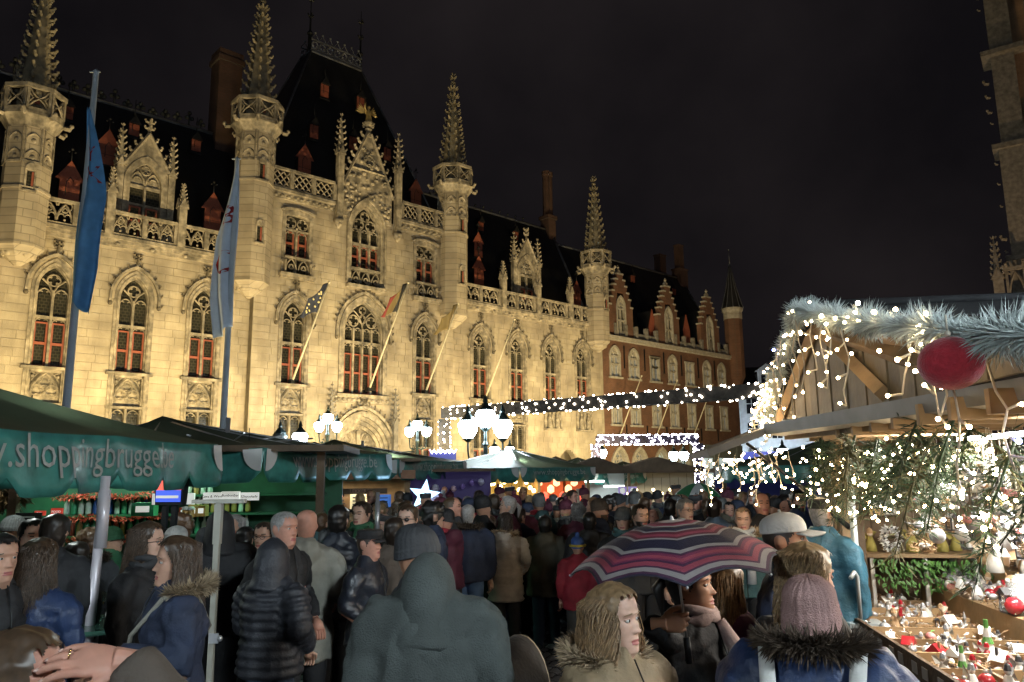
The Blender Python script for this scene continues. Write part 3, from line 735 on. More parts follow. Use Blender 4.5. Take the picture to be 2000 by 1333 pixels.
PL = (.65, 12.6, 3.85/8.0); PT = (.5, 16.3, 2.8/10.8)
for (u, v) in ((130, 400), (410, 452), (931, 558), (1123, 600)): lucarne(u, v, 1.05, .8, PL)
for (u, v) in ((930, 502), (206, 322)): lucarne(u, v, .9, .7, PL)
for (u, v) in ((590, 347), (808, 408)): lucarne(u, v, 1.0, .75, PT)
for (u, v) in ((609, 273), (630, 193), (700, 217), (685, 295), (752, 316)): lucarne(u, v, .78, .5, PT, True)
for (u, v) in ((258, 268), (379, 298), (128, 235), (935, 452), (1003, 470)): lucarne(u, v, .6, .48, PL, True)

# stone dormers
def stone_dormer(s):
    f = MB()
    f.box(-.95, -.68, .2, .6, 12.6, 16.0); f.box(.68, .95, .2, .6, 12.6, 16.0)
    f.band(outline(.68, 12.6, 15.2, 16.25, 8), outline(.95, 12.6, 15.2, 16.6, 8), .14, .5)
    f.prism([(-.98, 15.9)] + [p for p in arch(.9, 15.25, 16.52, 8) if p[1] > 15.9] + [(.98, 15.9), (0, 17.6)], .18, .5)
    f.box(-.7, .7, .34, .5, 15.05, 15.2); f.prism(outline(.68, 15.2, 15.25, 16.3, 6), .42, .5)
    for sg in (-1, 1): poly(f, arch(.32, 15.25, 15.85, 5, sg*.34), .36, .05); poly(f, circ(sg*.34, 15.42, .17, 6, 0, math.pi), .36, .04); f.tube([(sg*1.04, .16, 15.95), (0, .16, 17.72)], .08, 4, smooth=False)
    foil(f, 0, 15.95, .2, 4, .36, .045)
    f.box(-.045, .045, .26, .45, 12.6, 15.1); f.box(-.7, .7, .28, .45, 14.2, 14.3)
    for sg in (-1, 1):
        for k in range(4): t = .2 + .2*k; crocket(f, (sg*1.04*(1 - t), .2, 15.95 + 1.77*t), (sg*.9, 0, .4), .2)
    f.lathe([(.1, 17.5), (.07, 17.9), (.16, 18.0), (.06, 18.1), (.05, 18.45)], 6, c=(0, .25))
    for z in (17.98, 18.3):
        for j in range(4): a = math.pi/2*j; crocket(f, (.05*math.cos(a), .25 + .05*math.sin(a), z), (math.cos(a), math.sin(a), 0), .17)
    o = f.build('stone_dormer', M_CARVE, hall, (s, 0, 0))
    g = MB(); g.box(-.68, .68, .42, .44, 12.6, 15.1); g.build('glazing', M_GLASS, o)
    for sg in (-1, 1): c = MB(); casements(c, sg*.36, .26, 12.7, 14.18, .35); c.build('casement', M_RED, o)
    for sg in (-1, 1): p_ = MB(); pinnacle(p_, (sg*1.12, .3), .15, 12.6, 15.9, 17.95); p_.build('dormer_pinnacle', M_CARVE, o)
    r_ = MB(); r_.prism([(-.95, 12.6), (.95, 12.6), (.95, 15.9), (0, 17.4), (-.95, 15.9)], .5, 3.2); r_.build('dormer_roof', M_SLATE, o)
    return o
d0 = stone_dormer(-10.4); c = copy_tree(d0, hall); c.location = (13.98, 0, 0)
# chimneys
f = MB(); f.box(-5.95, -4.65, 4.0, 5.2, 17, 24.9); f.box(-6.05, -4.55, 3.9, 5.3, 24.9, 25.2); f.box(-5.98, -4.62, 3.97, 5.23, 25.2, 25.6); f.build('chimney', M_DKBRICK, hall)
f = MB(); f.box(20.2, 21.0, 4.1, 5.0, 17, 21.6); f.box(20.1, 21.1, 4.0, 5.1, 21.6, 21.9)
for dx in (-.18, .18): f.lathe([(.3, 21.9), (.27, 22.2), (.27, 25.2), (.32, 25.3), (.32, 25.6)], 8, c=(20.6 + dx, 4.55))
f.build('chimney', M_DKBRICK, hall)

# ---- flags on the front: slanting poles
M_POLE = mat('cream_painted_pole', (.6, .54, .4), .5)
def cloth(fn, nu, nv, th=.012):
    mb = MB(); mb.grid(fn, nu, nv); return mb
def flagpole(s, y, z0, z1, ds, dy, label, flag=None):
    o = empty('flagpole', loc2w(s, y, z0), FROT, label, 'flagpole', 'slanting flagpoles on the hall front')
    f = MB(); f.tube([(0, 0, 0), (ds, dy, z1 - z0)], [.055, .035], 6); f.ball((ds, dy, z1 - z0), .07, nu=6, nv=4); f.build('pole', M_POLE, o)
    f = MB(); f.box(-.1, .1, -.08, .25, -.1, .1); f.build('bracket', M_IRON, o)
    if flag:
        mats, drop, lab = flag; fl = MB(); nu, nv = 13, 12; H = z1 - z0
        def P(i, j):
            t = i/(nu-1); q = j/(nv-1)                     # q down the pole, t across
            top = Vector((ds, dy, H)); base = Vector((ds*(1 - drop/H), dy*(1 - drop/H), H - drop))
            p = top.lerp(base, q)
            hang = t*1.15; fold = .16*math.sin(t*9 + q*3)
            return p + Vector((-hang*.74, fold + hang*.3, -hang*(.22 + .5*(1 - q)) + .1*math.sin(t*6)))
        ids = fl.grid(P, nu, nv)
        if len(mats) == 3:
            k = 0
            for i in range(nu - 1):
                for j in range(nv - 1): fl.m[k] = min(2, int(i/(nu-1)*3)); k += 1
        fo = fl.build('flag', mats, o); so = fo.modifiers.new('s', 'SOLIDIFY'); so.thickness = .012
        if lab == 'stars':
            sb = MB()
            for a in range(12):
                i, j = 6 + 3.6*math.cos(a*math.pi/6), 5.5 + 3.4*math.sin(a*math.pi/6)
                p = P(i, j); sb.ball(p + Vector((0, -.03, 0)), (.07, .02, .07), nu=5, nv=3)
            sb.build('flag_stars', mat('flag_star_yellow', (.75, .65, .35), .7), fo)
    return o
FN_ = mat('flag_navy', (.02, .026, .05), .8); FBK = mat('flag_black', (.02, .02, .02), .8); FY = mat('flag_yellow', (.17, .125, .05), .8); FR = mat('flag_red', (.19, .03, .028), .8)
flagpole(-3.2, YC - .2, 6.6, 11.4, .75, -2.0, 'slanting pole with a navy flag of pale stars', ([FN_], 1.5, 'stars'))
flagpole(1.25, YC - .2, 6.5, 12.1, 0.9, -2.2, 'slanting pole with a black, yellow and red flag', ([FBK, FY, FR], 1.6, ''))
flagpole(5.0, YC - .2, 6.6, 11.5, .75, -2.0, 'slanting pole with a plain yellow flag', ([FY], 1.5, ''))
flagpole(9.85, -.2, 6.6, 11.3, .75, -1.9, 'bare slanting pole just right of the third stone turret')
# ================================================================ ground, brick house row, tower, lamps, light gates, flags
def wetstone(name, c1, c2, scale, rough0, rough1):
    m = bpy.data.materials.new(name); MATS[name] = m; m.use_nodes = True
    nt = m.node_tree; N = nt.nodes; Lk = nt.links; b = N['Principled BSDF']
    t = N.new('ShaderNodeTexCoord'); vo = N.new('ShaderNodeTexVoronoi'); vo.feature = 'DISTANCE_TO_EDGE'; vo.inputs['Scale'].default_value = scale
    Lk.new(t.outputs['Object'], vo.inputs['Vector'])
    v2 = N.new('ShaderNodeTexVoronoi'); v2.inputs['Scale'].default_value = scale; Lk.new(t.outputs['Object'], v2.inputs['Vector'])
    mr = N.new('ShaderNodeMapRange'); mr.inputs['From Max'].default_value = .09; Lk.new(vo.outputs['Distance'], mr.inputs['Value'])
    sp = N.new('ShaderNodeSeparateColor'); Lk.new(v2.outputs['Color'], sp.inputs[0])
    mx = N.new('ShaderNodeMix'); mx.data_type = 'RGBA'; mx.inputs[6].default_value = (*c1, 1); mx.inputs[7].default_value = (*c2, 1); Lk.new(sp.outputs[0], mx.inputs[0])
    Lk.new(mx.outputs[2], b.inputs['Base Color'])
    n = N.new('ShaderNodeTexNoise'); n.inputs['Scale'].default_value = 1.1; n.inputs['Detail'].default_value = 6; Lk.new(t.outputs['Object'], n.inputs['Vector'])
    r_ = N.new('ShaderNodeMapRange'); r_.inputs['From Min'].default_value = .35; r_.inputs['From Max'].default_value = .65; r_.inputs['To Min'].default_value = rough0; r_.inputs['To Max'].default_value = rough1
    Lk.new(n.outputs['Fac'], r_.inputs['Value']); Lk.new(r_.outputs['Result'], b.inputs['Roughness'])
    bn = N.new('ShaderNodeBump'); bn.inputs['Strength'].default_value = .8; bn.inputs['Distance'].default_value = .02; Lk.new(mr.outputs['Result'], bn.inputs['Height']); Lk.new(bn.outputs['Normal'], b.inputs['Normal'])
    return m
f = MB(); f.af([f.av(p) for p in ((-300, -60, 0), (300, -60, 0), (300, 500, 0), (-300, 500, 0))])
gnd = tag(f.build('ground', wetstone('wet_cobbles', (.022, .022, .024), (.045, .043, .042), 8, .12, .5)), kind='structure')
# cobbles in the open patch of the square, each its own stone
M_COB = mat('wet_cobble_stone', (.12, .135, .16), .22, var=.25, vscale=20, bump=.25, bscale=40, objvar=.35, island=.35)  # bluish base colour stands in for lamp reflections on the wet stones
cm = MB(); cm.grid(lambda i, j: Vector(((i/3-.5)*.93, (j/3-.5)*.93, .03 + (.03 if 0 < i < 3 and 0 < j < 3 else 0))), 4, 4)
for (x0, y0, x1, y1) in ((-.465, -.465, .465, -.465), (.465, -.465, .465, .465), (.465, .465, -.465, .465), (-.465, .465, -.465, -.465)):
    a, b = cm.av((x0, y0, 0)), cm.av((x1, y1, 0)); c, d = cm.av((x1, y1, .03)), cm.av((x0, y0, .03)); cm.af((a, b, c, d))
cobm = cm.mesh('cobble', [M_COB])
cobs = []
rr = random.Random(21); y = 4.6
while y < 17:
    x = -3.4 + (.07 if int(y/.14) % 2 else 0)
    while x < 5.2:
        cobs.append((x + rr.uniform(-.012, .012), y + rr.uniform(-.01, .01), rr.uniform(.88, 1.04), rr.uniform(-.06, .06), rr.uniform(.75, 1.2))); x += .15
    y += .14
def vis(c):                                                # open gaps between the people, nearest first
    p = Vector((c[0], c[1], 0)) - Vector((0, 0, EYE)); d = p.dot(fwd); u = 1000 + F_PX*p.dot(rgt)/d; v = 666.5 - F_PX*p.dot(upv)/d
    open_ = (1000 < u < 1120 and 1165 < v < 1345) or (1395 < u < 1450 and 1120 < v < 1340)
    return (0 if open_ else 100) + c[1]
cobs.sort(key=vis)
for c in cobs[:300]:
    o = link('cobble', cobm, gnd, (c[0], c[1], .002), c[3], (.15*c[2], .14*c[2], c[4]))
st = MB()
for c in cobs[300:]:
    st.M = Matrix.Translation((c[0], c[1], .002)) @ Matrix.Rotation(c[3], 4, 'Z') @ Matrix.Diagonal((.15*c[2], .14*c[2], c[4], 1))
    i = [st.av(p) for p in ((-.46,-.46,0), (.46,-.46,0), (.46,.46,0), (-.46,.46,0), (-.38,-.38,.055), (.38,-.38,.055), (.38,.38,.055), (-.38,.38,.055))]
    st.af(i[4:], 0, True)
    for k in range(4): st.af((i[k], i[(k+1) % 4], i[4+(k+1) % 4], i[4+k]), 0, True)
tag(st.build('cobble_paving', M_COB, gnd), kind='stuff')

# ---------------------------------------------------------------- brick house row beside the hall
bk = empty('brick_house_row', FO, FROT, 'red brick house row with three stepped gables right of the stone hall', 'building')
M_TRIM = mat('pale_sandstone_trim', (.42, .38, .31), .85, var=.2, vscale=4, bump=.3)
UW = [22.8, 25.05, 27.7, 30.05, 32.45, 35.0, 37.3]; flat = (2, 4)
ops = []
for k, s in enumerate(UW):
    ops.append(Opening(s, .6, 8.9, 10.85) if k in flat else Opening(s, .6, 8.9, 10.45, 11.25)); ops.append(Opening(s, .55, 5.4, 7.4))
GA = [23.0, 25.35, 28.1, 30.9]
ops += [Opening(s, .95, .05, 2.3, 3.75) for s in GA] + [Opening(34.0, 1.2, .05, 3.1), Opening(37.2, 1.2, .05, 3.1)]
f = MB(); masonry(f, 21.32, 39.9, 0, 11.6, .1, ops, .3, .5, False); f.box(21.35, 39.9, 1.8, 1.9, 0, 12); f.box(39.6, 39.9, .6, 9, 0, 12); f.build('wall', M_BRICK, bk)
f = MB(); f.box(31.9, 39.95, .04, .12, 0, 4.1)
for k, s in enumerate((32.2, 35.6, 39.2)): f.box(s - .3, s + .3, -.05, .1, 0, 3.9)
f.build('shopfront', mat('grey_green_stone', (.2, .22, .2), .7, var=.2), bk)
for s in (34.0, 37.2):
    g = MB(); g.box(s - 1.1, s + 1.1, .03, .05, .6, 3.0); g.build('shop_window', emat('shop_window_glow', (.7, .85, .85), .5), bk)
f = MB()
f.box(21.32, 39.9, -.08, .4, 11.6, 11.75); f.box(21.32, 39.9, -.2, .4, 11.75, 11.95)
n = 60
for k in range(n): f.ball((21.5 + k*.305, -.08, 11.66), (.1, .07, .07), nu=5, nv=3)
f.build('cornice', M_TRIM, bk); f = MB(); f.box(21.32, 31.9, .05, .12, 4.15, 4.3); f.build('band_course', M_TRIM, bk)
f = MB(); f.box(21.4, 39.8, .02, .14, 11.95, 12.1)
for s in np.arange(21.6, 39.7, 1.28): f.box(s - .14, s + .14, -.06, .22, 11.95, 12.95)
for s in np.arange(21.4, 39.6, .16): f.box(s - .03, s + .03, .04, .12, 12.1, 12.45)
tag(f.build('parapet_cresting', M_BLUESTONE, bk), kind='stuff')
def house_window(s, z0, z1, hw, archz=None, cross=True):
    f = MB()
    f.box(-hw - .13, -hw, .02, .35, z0, z1); f.box(hw, hw + .13, .02, .35, z0, z1); f.box(-hw - .25, hw + .25, -.08, .3, z0 - .14, z0)
    if archz:
        f.band(arch(hw, z1, archz, 6), arch(hw + .15, z1, archz + .17, 6), .0, .35); f.box(-hw, hw, .1, .3, z1 - .04, z1 + .06)
        f.prism(arch(hw*.99, z1 + .06, archz - .02, 6), .22, .28)
        for sg in (-1, 1): poly(f, arch(hw*.48, z1 + .06, z1 + .5, 4, sg*hw*.5), .19, .04)
        foil(f, 0, z1 + (archz - z1)*.62, .14, 3, .19, .03)
    else: f.box(-hw - .18, hw + .18, .0, .35, z1, z1 + .16)
    f.box(-.05, .05, .1, .3, z0, z1)
    if cross: zt = z0 + (z1 - z0)*.62; f.box(-hw, hw, .1, .3, zt - .05, zt + .05)
    o = f.build('window', M_TRIM, bk, (s, 0, 0))
    for sg in (-1, 1):
        for (a, b) in ((z0 + .03, z0 + (z1-z0)*.62 - .07), (z0 + (z1-z0)*.62 + .07, z1 - .05)):
            g = MB(); x0, x1 = sorted((sg*.07, sg*(hw - .02))); g.box(x0, x1, .25, .27, a, b); g.build('pane', M_GLASS2, o)
            c = MB(); c.tube([(x0+.02, .24, a+.02), (x1-.02, .24, a+.02), (x1-.02, .24, b-.02), (x0+.02, .24, b-.02)], .028, 4, closed=True, smooth=False); c.build('sash', mat('cream_sash', (.5, .46, .38), .6), o)
    return o
wa = wb = wc = None
for k, s in enumerate(UW):
    if k in flat:
        wb = house_window(s, 8.9, 10.7, .5) if wb is None else wb
        if wb.location.x != s: c = copy_tree(wb, bk); c.location = (s, 0, 0)
    else:
        if wa is None: wa = house_window(s, 8.9, 10.45, .5, 11.1)
        else: c = copy_tree(wa, bk); c.location = (s, 0, 0)
    if wc is None: wc = house_window(s, 5.4, 7.25, .46)
    else: c = copy_tree(wc, bk); c.location = (s, 0, 0)
aw = None
for s in GA:
    f = MB(); f.band(outline(.8, .05, 2.3, 3.6, 8), outline(1.02, .05, 2.3, 3.86, 8), -.03, .5)
    for sg in (-1, 1): poly(f, arch(.38, 2.3, 3.0, 5, sg*.4), .3, .05)
    foil(f, 0, 3.1, .25, 4, .3, .04); f.box(-.05, .05, .26, .36, .05, 2.4); f.box(-.8, .8, .26, .36, 1.5, 1.6)
    o = f.build('arcade_arch', M_TRIM, bk, (s, 0, 0))
    g = MB(); g.box(-.85, .85, .38, .4, .05, 3.6); g.build('glazing', emat('arcade_glow', (.62, .8, .8), .22) if s > 27 else M_GLASS2, o)
    for sg in (-1, 1): g = MB(); g.box(sg*.4 - .16, sg*.4 + .16, .33, .37, 1.75, 2.5); g.build('lit_pane', emat('arcade_pane_glow', (.85, .95, .95), .8), o)
for s in (23.9, 26.4, 28.9, 31.3, 33.7, 36.2):
    for (a, b) in ((9.6, 11.3), (4.4, 5.4)): f = MB(); f.box(s - .04, s + .04, .03, .1, a, b); f.build('wall_anchor', M_IRON, bk)
# stepped gables
for gi, s in enumerate((23.65, 29.75, 35.75)):
    f = MB(); steps = [(1.42, 14.3), (1.2, 14.9), (1.0, 15.4), (.8, 15.9), (.58, 16.35), (.36, 16.8)]; zp = 11.95
    cops = []
    for (hw, z) in steps:
        for (x0, x1) in free(-hw, hw, [zp + .02, z - .02], [Opening(0, .52, 11.96, 14.5, 15.3)]): f.box(x0, x1, .02, .4, zp, z)
        for sg in (-1, 1): f2 = MB(); f2.box(min(sg*hw, sg*(hw - .28)) - .04, max(sg*hw, sg*(hw - .28)) + .04, -.03, .45, z, z + .12); cops.append(f2)
        zp = z
    f2 = MB(); cops.append(f2); f2.box(-.2, .2, .1, .3, 16.8, 17.15); f2.lathe([(.16, 17.15), (.08, 17.3), (.12, 17.4), (.02, 17.6)], 6, c=(0, .2))
    go = f.build('stepped_gable', M_BRICK, bk, (s, 0, 0))
    for f2 in cops: f2.build('gable_coping', M_TRIM, go)
    w_ = MB(); w_.band(outline(.42, 11.96, 14.3, 15.0, 7), outline(.56, 11.96, 14.3, 15.2, 7), -.03, .3)
    w_.prism(arch(.42, 14.2, 15.0, 6), .15, .2); foil(w_, 0, 14.62, .2, 4, .1, .04)
    for sg in (-1, 1): poly(w_, arch(.2, 14.1, 14.45, 4, sg*.21), .1, .04)
    w_.box(-.05, .05, .05, .25, 11.96, 14.2); w_.box(-.42, .42, .05, .25, 13.2, 13.3); w_.box(-.42, .42, .05, .25, 14.1, 14.2); wo_ = w_.build('gable_window', M_TRIM, go)
    g = MB(); g.box(-.42, .42, .22, .24, 11.96, 14.2); g.build('glazing', M_GLASS, wo_)
    r_ = MB(); r_.prism([(-1.35, 11.9), (1.35, 11.9), (1.35, 13.6), (0, 15.9), (-1.35, 13.6)], .4, 3.6); r_.build('gable_roof', M_SLATE, go)
f = MB(); gable_roof(f, 21.3, 39.3, .5, 9.5, 11.9, 20.0); rb = f.build('roof', M_SLATE, bk)
f = MB(); f.tube([(21, 5, 20.02), (39.2, 5, 20.02)], .11, 5); f.tube([(39.2, 5, 20.02), (39.2, .6, 12.1)], .1, 4); f.build('ridge_lead', M_LEAD, rb)
PB = (.5, 11.9, 4.5/8.1)
for (u, v) in ((1233, 553), (1314, 578)):
    s, y, z = hit(u, v, *PB); g = MB(); g.box(-.25, .25, -.2, -.15, 0, .62); o = g.build('roof_dormer', M_RED, bk, (s, y, z)); g = MB(); g.prism([(-.3, .6), (.3, .6), (0, .95)], -.3, .6); g.box(-.25, .25, -.15, .6, 0, .6); g.tube([(0, -.2, .9), (0, -.2, 1.5)], .03, 4); g.build('dormer_cheeks', M_SLATE, o)
for (u, v) in ((1270, 665), (1337, 672)):
    s, y, z = hit(u, v, *PB); g = MB(); g.prism([(-.45, -.6), (.45, -.6), (.45, 1.1), (0, 2.5), (-.45, 1.1)], -.3, -.22); o = g.build('roof_dormer', M_RED, bk, (s, y, z)); g = MB(); g.prism([(-.42, -.6), (.42, -.6), (.42, 1.05), (0, 2.4), (-.42, 1.05)], -.22, 1.2); g.build('dormer_cheeks', M_SLATE, o)
for (s, y, z0, z1, w_) in ((37.6, 6.2, 17.5, 22.2, .45), (39.0, 5, 15.5, 20.8, .6), (39.0, 5, 20.8, 23.2, .36)):
    f = MB(); f.box(s - w_, s + w_, y - w_*.8, y + w_*.8, z0, z1); f.box(s - w_*1.15, s + w_*1.15, y - w_*.9, y + w_*.9, z1, z1 + .14); f.build('chimney', M_DKBRICK, bk)
f = MB(); f.lathe([(.3, 8.9), (.55, 9.6), (.8, 10.1), (.8, 15.7), (.86, 15.75)], 10); tw = f.build('corner_turret', M_BRICK, bk, (39.4, -.1, 0))
f = MB(); f.lathe([(.84, 15.3), (.84, 15.9), (.95, 16.1), (.95, 16.3)], 10); f.build('turret_crown', M_TRIM, tw)
f = MB(); f.lathe([(1.0, 16.3), (.9, 16.5), (.45, 18.2), (.05, 20.4)], 10); co = f.build('turret_cone', M_SLATE, tw)
f = MB()
f.tube([(0, 0, 20.3), (0, 0, 21.8)], .03, 4); f.ball((0, 0, 20.6), .09, nu=6, nv=4); f.ball((0, 0, 21.8), .07, nu=6, nv=4)
for j in range(10): a = 2*math.pi*j/10; f.tube([(1.0*math.cos(a), 1.0*math.sin(a), 16.3), (.9*math.cos(a), .9*math.sin(a), 16.5), (.46*math.cos(a), .46*math.sin(a), 18.2), (.06*math.cos(a), .06*math.sin(a), 20.4)], .035, 4)
f.build('cone_lead', M_LEAD, tw)
for (s, lab) in ((23.0, 'bare slanting pole on the brick row, nearest the stone hall'), (27.4, 'bare slanting pole on the brick row, between its second and third arch'), (32.3, 'bare slanting pole on the brick row, furthest from the stone hall')):
    o = empty('flagpole', loc2w(s, 0, 4.6), FROT, lab, 'flagpole', 'slanting flagpoles on the brick row')
    f = MB(); f.tube([(0, 0, 0), (.35, -1.9, 4.2)], [.055, .035], 6); f.ball((.35, -1.9, 4.2), .07, nu=6, nv=4); f.build('pole', M_POLE, o); f = MB(); f.box(-.1, .1, -.06, .2, -.1, .1); f.build('bracket', M_IRON, o)
# ---------------------------------------------------------------- white house beyond
p = at(1448, 880, 86); wh = empty('white_house', (p.x, p.y, 0), R(-8), 'white rendered house beyond the brick row, with a pedimented dormer', 'building')
M_WHITE = mat('white_render', (.6, .64, .70), .8, var=.15, vscale=2, bump=.2)
f = MB(); f.box(0, 12, 0, 8, 0, 10.6); f.box(-.2, 12.2, -.25, 8.2, 10.6, 11.0); f.build('wall', M_WHITE, wh)
for x in (.8, 3.4, 6.0, 8.6):
    for z in (2.6, 5.4, 8.2):
        f = MB(); f.box(x, x + 1.2, -.06, .05, z, z + 1.8); o = f.build('window', mat('dark_window_glass', (.012, .014, .018), .15), wh); f = MB(); f.tube([(x, -.06, z), (x + 1.2, -.06, z), (x + 1.2, -.06, z + 1.8), (x, -.06, z + 1.8)], .06, 4, closed=True, smooth=False); f.box(x + .56, x + .64, -.09, -.02, z, z + 1.8); f.box(x, x + 1.2, -.09, -.02, z + 1.1, z + 1.18); f.build('frame', M_WHITE, o)
f = MB(); gable_roof(f, -.3, 12.3, -.2, 8.2, 11.0, 14.0); f.build('roof', M_SLATE, wh)
f = MB(); f.box(2.3, 4.3, .2, .4, 11.0, 13.0); f.prism([(2.0, 13.0), (4.6, 13.0), (3.3, 13.9)], .1, .5); f.box(2.4, 4.2, .4, 2.6, 11, 12.9); o = f.build('dormer', M_WHITE, wh); f = MB(); f.box(2.7, 3.2, .16, .2, 11.2, 12.6); f.box(3.4, 3.9, .16, .2, 11.2, 12.6); f.build('dormer_window', mat('dark_window_glass', (.012, .014, .018), .15), o)
# ---------------------------------------------------------------- tall tower at the edge of the square
M_TBRICK = brickmat('tower_brick', (.40, .24, .13), (.34, .2, .11), (.25, .18, .12), .3, .1, .85, .012, .5)
p = at(1985, 570, 50); bf = empty('belfry_tower', (p.x + 1.0, p.y, 0), R(-36), 'tall dark gothic tower rising at the edge of the square', 'tower')
f = MB(); f.box(0, 16, 0, 16, 0, 40); f.build('shaft', M_TBRICK, bf)
f = MB()
f.box(-1.0, 1.2, -1.0, 1.2, 0, 16); f.box(-.8, 1.0, -.8, 1.0, 16, 24); f.box(-.6, .8, -.6, .8, 24, 40)
for z in (16, 24, 31): f.box(-1.15, 1.4, -1.15, 1.4, z - .2, z + .15)
for k in range(26):
    if rnd.random() < .55: crocket(f, (-1.0 + .008*k, -1.0, 12 + k*1.05 + rnd.uniform(-.3, .3)), (-1, -.4, 0), rnd.uniform(.15, .38))
f.build('corner_buttress', M_BLUESTONE, bf)
for (x, z0, z1) in ((3.2, 18.5, 27), (3.2, 29, 38), (8, 18.5, 27), (8, 29, 38)):
    f = MB(); f.band([(x - 1.1, z0)] + arch(1.1, z1 - 2, z1, 8, x) + [(x + 1.1, z0)], [(x - 1.5, z0)] + arch(1.5, z1 - 2, z1 + .5, 8, x) + [(x + 1.5, z0)], -.3, .1)
    f.box(x - .07, x + .07, -.15, .1, z0, z1 - 1.2); f.box(x - 1.1, x + 1.1, -.15, .1, z0 + 3, z0 + 3.2); f.box(x - 1.6, x + 1.6, -.45, .1, z0 - .3, z0)
    o = f.build('tower_window', M_BLUESTONE, bf); g = MB(); g.prism([(x - 1.1, z0)] + arch(1.1, z1 - 2, z1, 8, x) + [(x + 1.1, z0)], -.05, .0); g.build('louvre', mat('dark_louvre', (.03, .03, .03), .8), o)
f = MB(); z = 13.0
f.box(-1.6, 16, -1.7, -1.5, z, z + .25); f.box(-1.6, 16, -1.75, -1.45, z + 2.0, z + 2.25); f.box(-1.2, 16, -1.5, .2, z - .5, z)
for k in range(17):
    x = -1.2 + k; poly(f, arch(.45, z + .25, z + 1.9, 5, x + .5), -1.6, .08); f.box(x - .08, x + .08, -1.7, -1.5, z + .25, z + 2.0); crocket(f, (x, -1.6, z + 2.25), (0, -1, 0), .3)
f.build('tower_gallery', M_BLUESTONE, bf)
f = MB(); pinnacle(f, (-1.7, -1.6), .3, 11, 14.5, 17.5); f.build('gallery_pinnacle', M_BLUESTONE, bf)
# ---------------------------------------------------------------- street lamps
M_GLOBE = emat('lantern_glass_lit', (.80, .93, 1.0), 55); M_GLOBE2 = emat('lantern_glass_bright', (.80, .93, 1.0), 185)
M_OFF = mat('lantern_glass_unlit', (.1, .12, .12), .2)
M_CAST = mat('green_black_cast_iron', (.02, .035, .035), .4, metal=.4)
def lantern(parent, p, s=1, lit=True, mg=None):
    f = MB(); x, y, z = p
    f.lathe([(.05*s, z - .08*s), (.13*s, z), (.15*s, z + .03*s)], 6, c=(x, y)); f.lathe([(.22*s, z + .52*s), (.24*s, z + .55*s), (.12*s, z + .68*s), (.06*s, z + .76*s), (.08*s, z + .8*s), (.02*s, z + .98*s)], 6, c=(x, y))
    for j in range(6): a = 2*math.pi*j/6; f.tube([(x + .14*s*math.cos(a), y + .14*s*math.sin(a), z), (x + .26*s*math.cos(a), y + .26*s*math.sin(a), z + .5*s)], .012*s, 3)
    o = f.build('lantern', M_CAST, parent)
    g = MB(); g.lathe([(.13*s, z + .03*s), (.25*s, z + .22*s), (.29*s, z + .42*s), (.22*s, z + .53*s)], 10, c=(x, y)); g.build('lantern_glass', (mg or M_GLOBE) if lit else M_OFF, o)
    return o
def lamp(u, v, Y, arms, label, s=1.0, topl=True, rz=0, mg=None):
    """(u, v) marks the foot of the middle lantern"""
    p = at(u, v, Y); o = empty('street_lamp', (p.x, p.y, 0), rz, label, 'street lamp', 'cast iron street lamps'); H = p.z
    f = MB(); f.lathe([(.22, 0), (.24, .3), (.14, .4), (.12, 1.1), (.16, 1.15), (.08, 1.25), (.06, H - .5), (.1, H - .45), (.05, H - .35), (.045, H - .06)], 10, smooth=False); f.build('post', M_CAST, o)
    if topl: lantern(o, (0, 0, H), s, mg=mg)
    for (dx, dy, dz) in arms:
        f = MB(); f.tube([(0, 0, H - .95*s), (dx*.5, dy*.5, H - 1.05*s), (dx*.92, dy*.92, H - .8*s + dz*.4), (dx, dy, H - .45*s + dz*.6), (dx, dy, H + dz - .08*s)], .03, 5)
        f.tube([(dx*.3, dy*.3, H - 1.0*s), (dx*.45, dy*.45, H - .78*s), (dx*.62, dy*.62, H - .85*s)], .02, 4); f.ball((dx*.6, dy*.6, H - .98*s), .06, nu=6, nv=4); f.build('lamp_arm', M_CAST, o)
        lantern(o, (dx, dy, H + dz), s)
    return o
l1 = lamp(640, 829, 33, [(-.36, 0, -.35), (.38, .1, -.35)], 'three lantern street lamp left of the hall portal', .8)
lamp(1530, 900, 79, [], 'added single lantern lamp lighting the white house, hidden behind the stall flap', 2.2, mg=M_GLOBE2)  # added out of sight to brighten the white house
f = MB(); H = at(640, 829, 33).z; f.tube([(-.1, 0, H - 1.0), (-.95, 0, H - 1.05)], .025, 4); f.ball((-.95, 0, H - 1.05), .05, nu=6, nv=4); f.build('side_bar', M_CAST, l1)
l2 = lamp(815, 842, 34, [(-.34, 0, -.28), (.4, .1, -.28)], 'three lantern street lamp right of the hall portal', .8)
f = MB(); H = at(815, 842, 34).z; f.tube([(-.1, 0, H - .9), (-1.0, 0, H - .95)], .025, 4); f.ball((-1.0, 0, H - .95), .05, nu=6, nv=4); f.build('side_bar', M_CAST, l2)
lamp(948, 838, 22, [(-.5, -.05, -.3), (.5, -.05, -.3)], 'biggest and brightest three lantern street lamp under the light beam', 1.0)
lamp(966, 892, 37, [], 'small single lantern lamp just behind the biggest lamp', .85)
lamp(996, 892, 38, [], 'small single lantern lamp right of the biggest lamp', .85)
lamp(1176, 897, 44, [], 'single lantern lamp beside the post of the low light gate', 1.0)
lamp(1327, 912, 45, [(-.3, 0, .32), (.3, 0, .32)], 'twin lantern street lamp inside the low light gate', 1.0, topl=False)
l8 = lamp(565, 880, 24, [(.32, 0, .08)], 'street lamp half hidden by the green canopy, only one lantern lit', .85, topl=False)
H = at(565, 880, 24).z; lantern(l8, (-.32, 0, H + .08), .85, False)
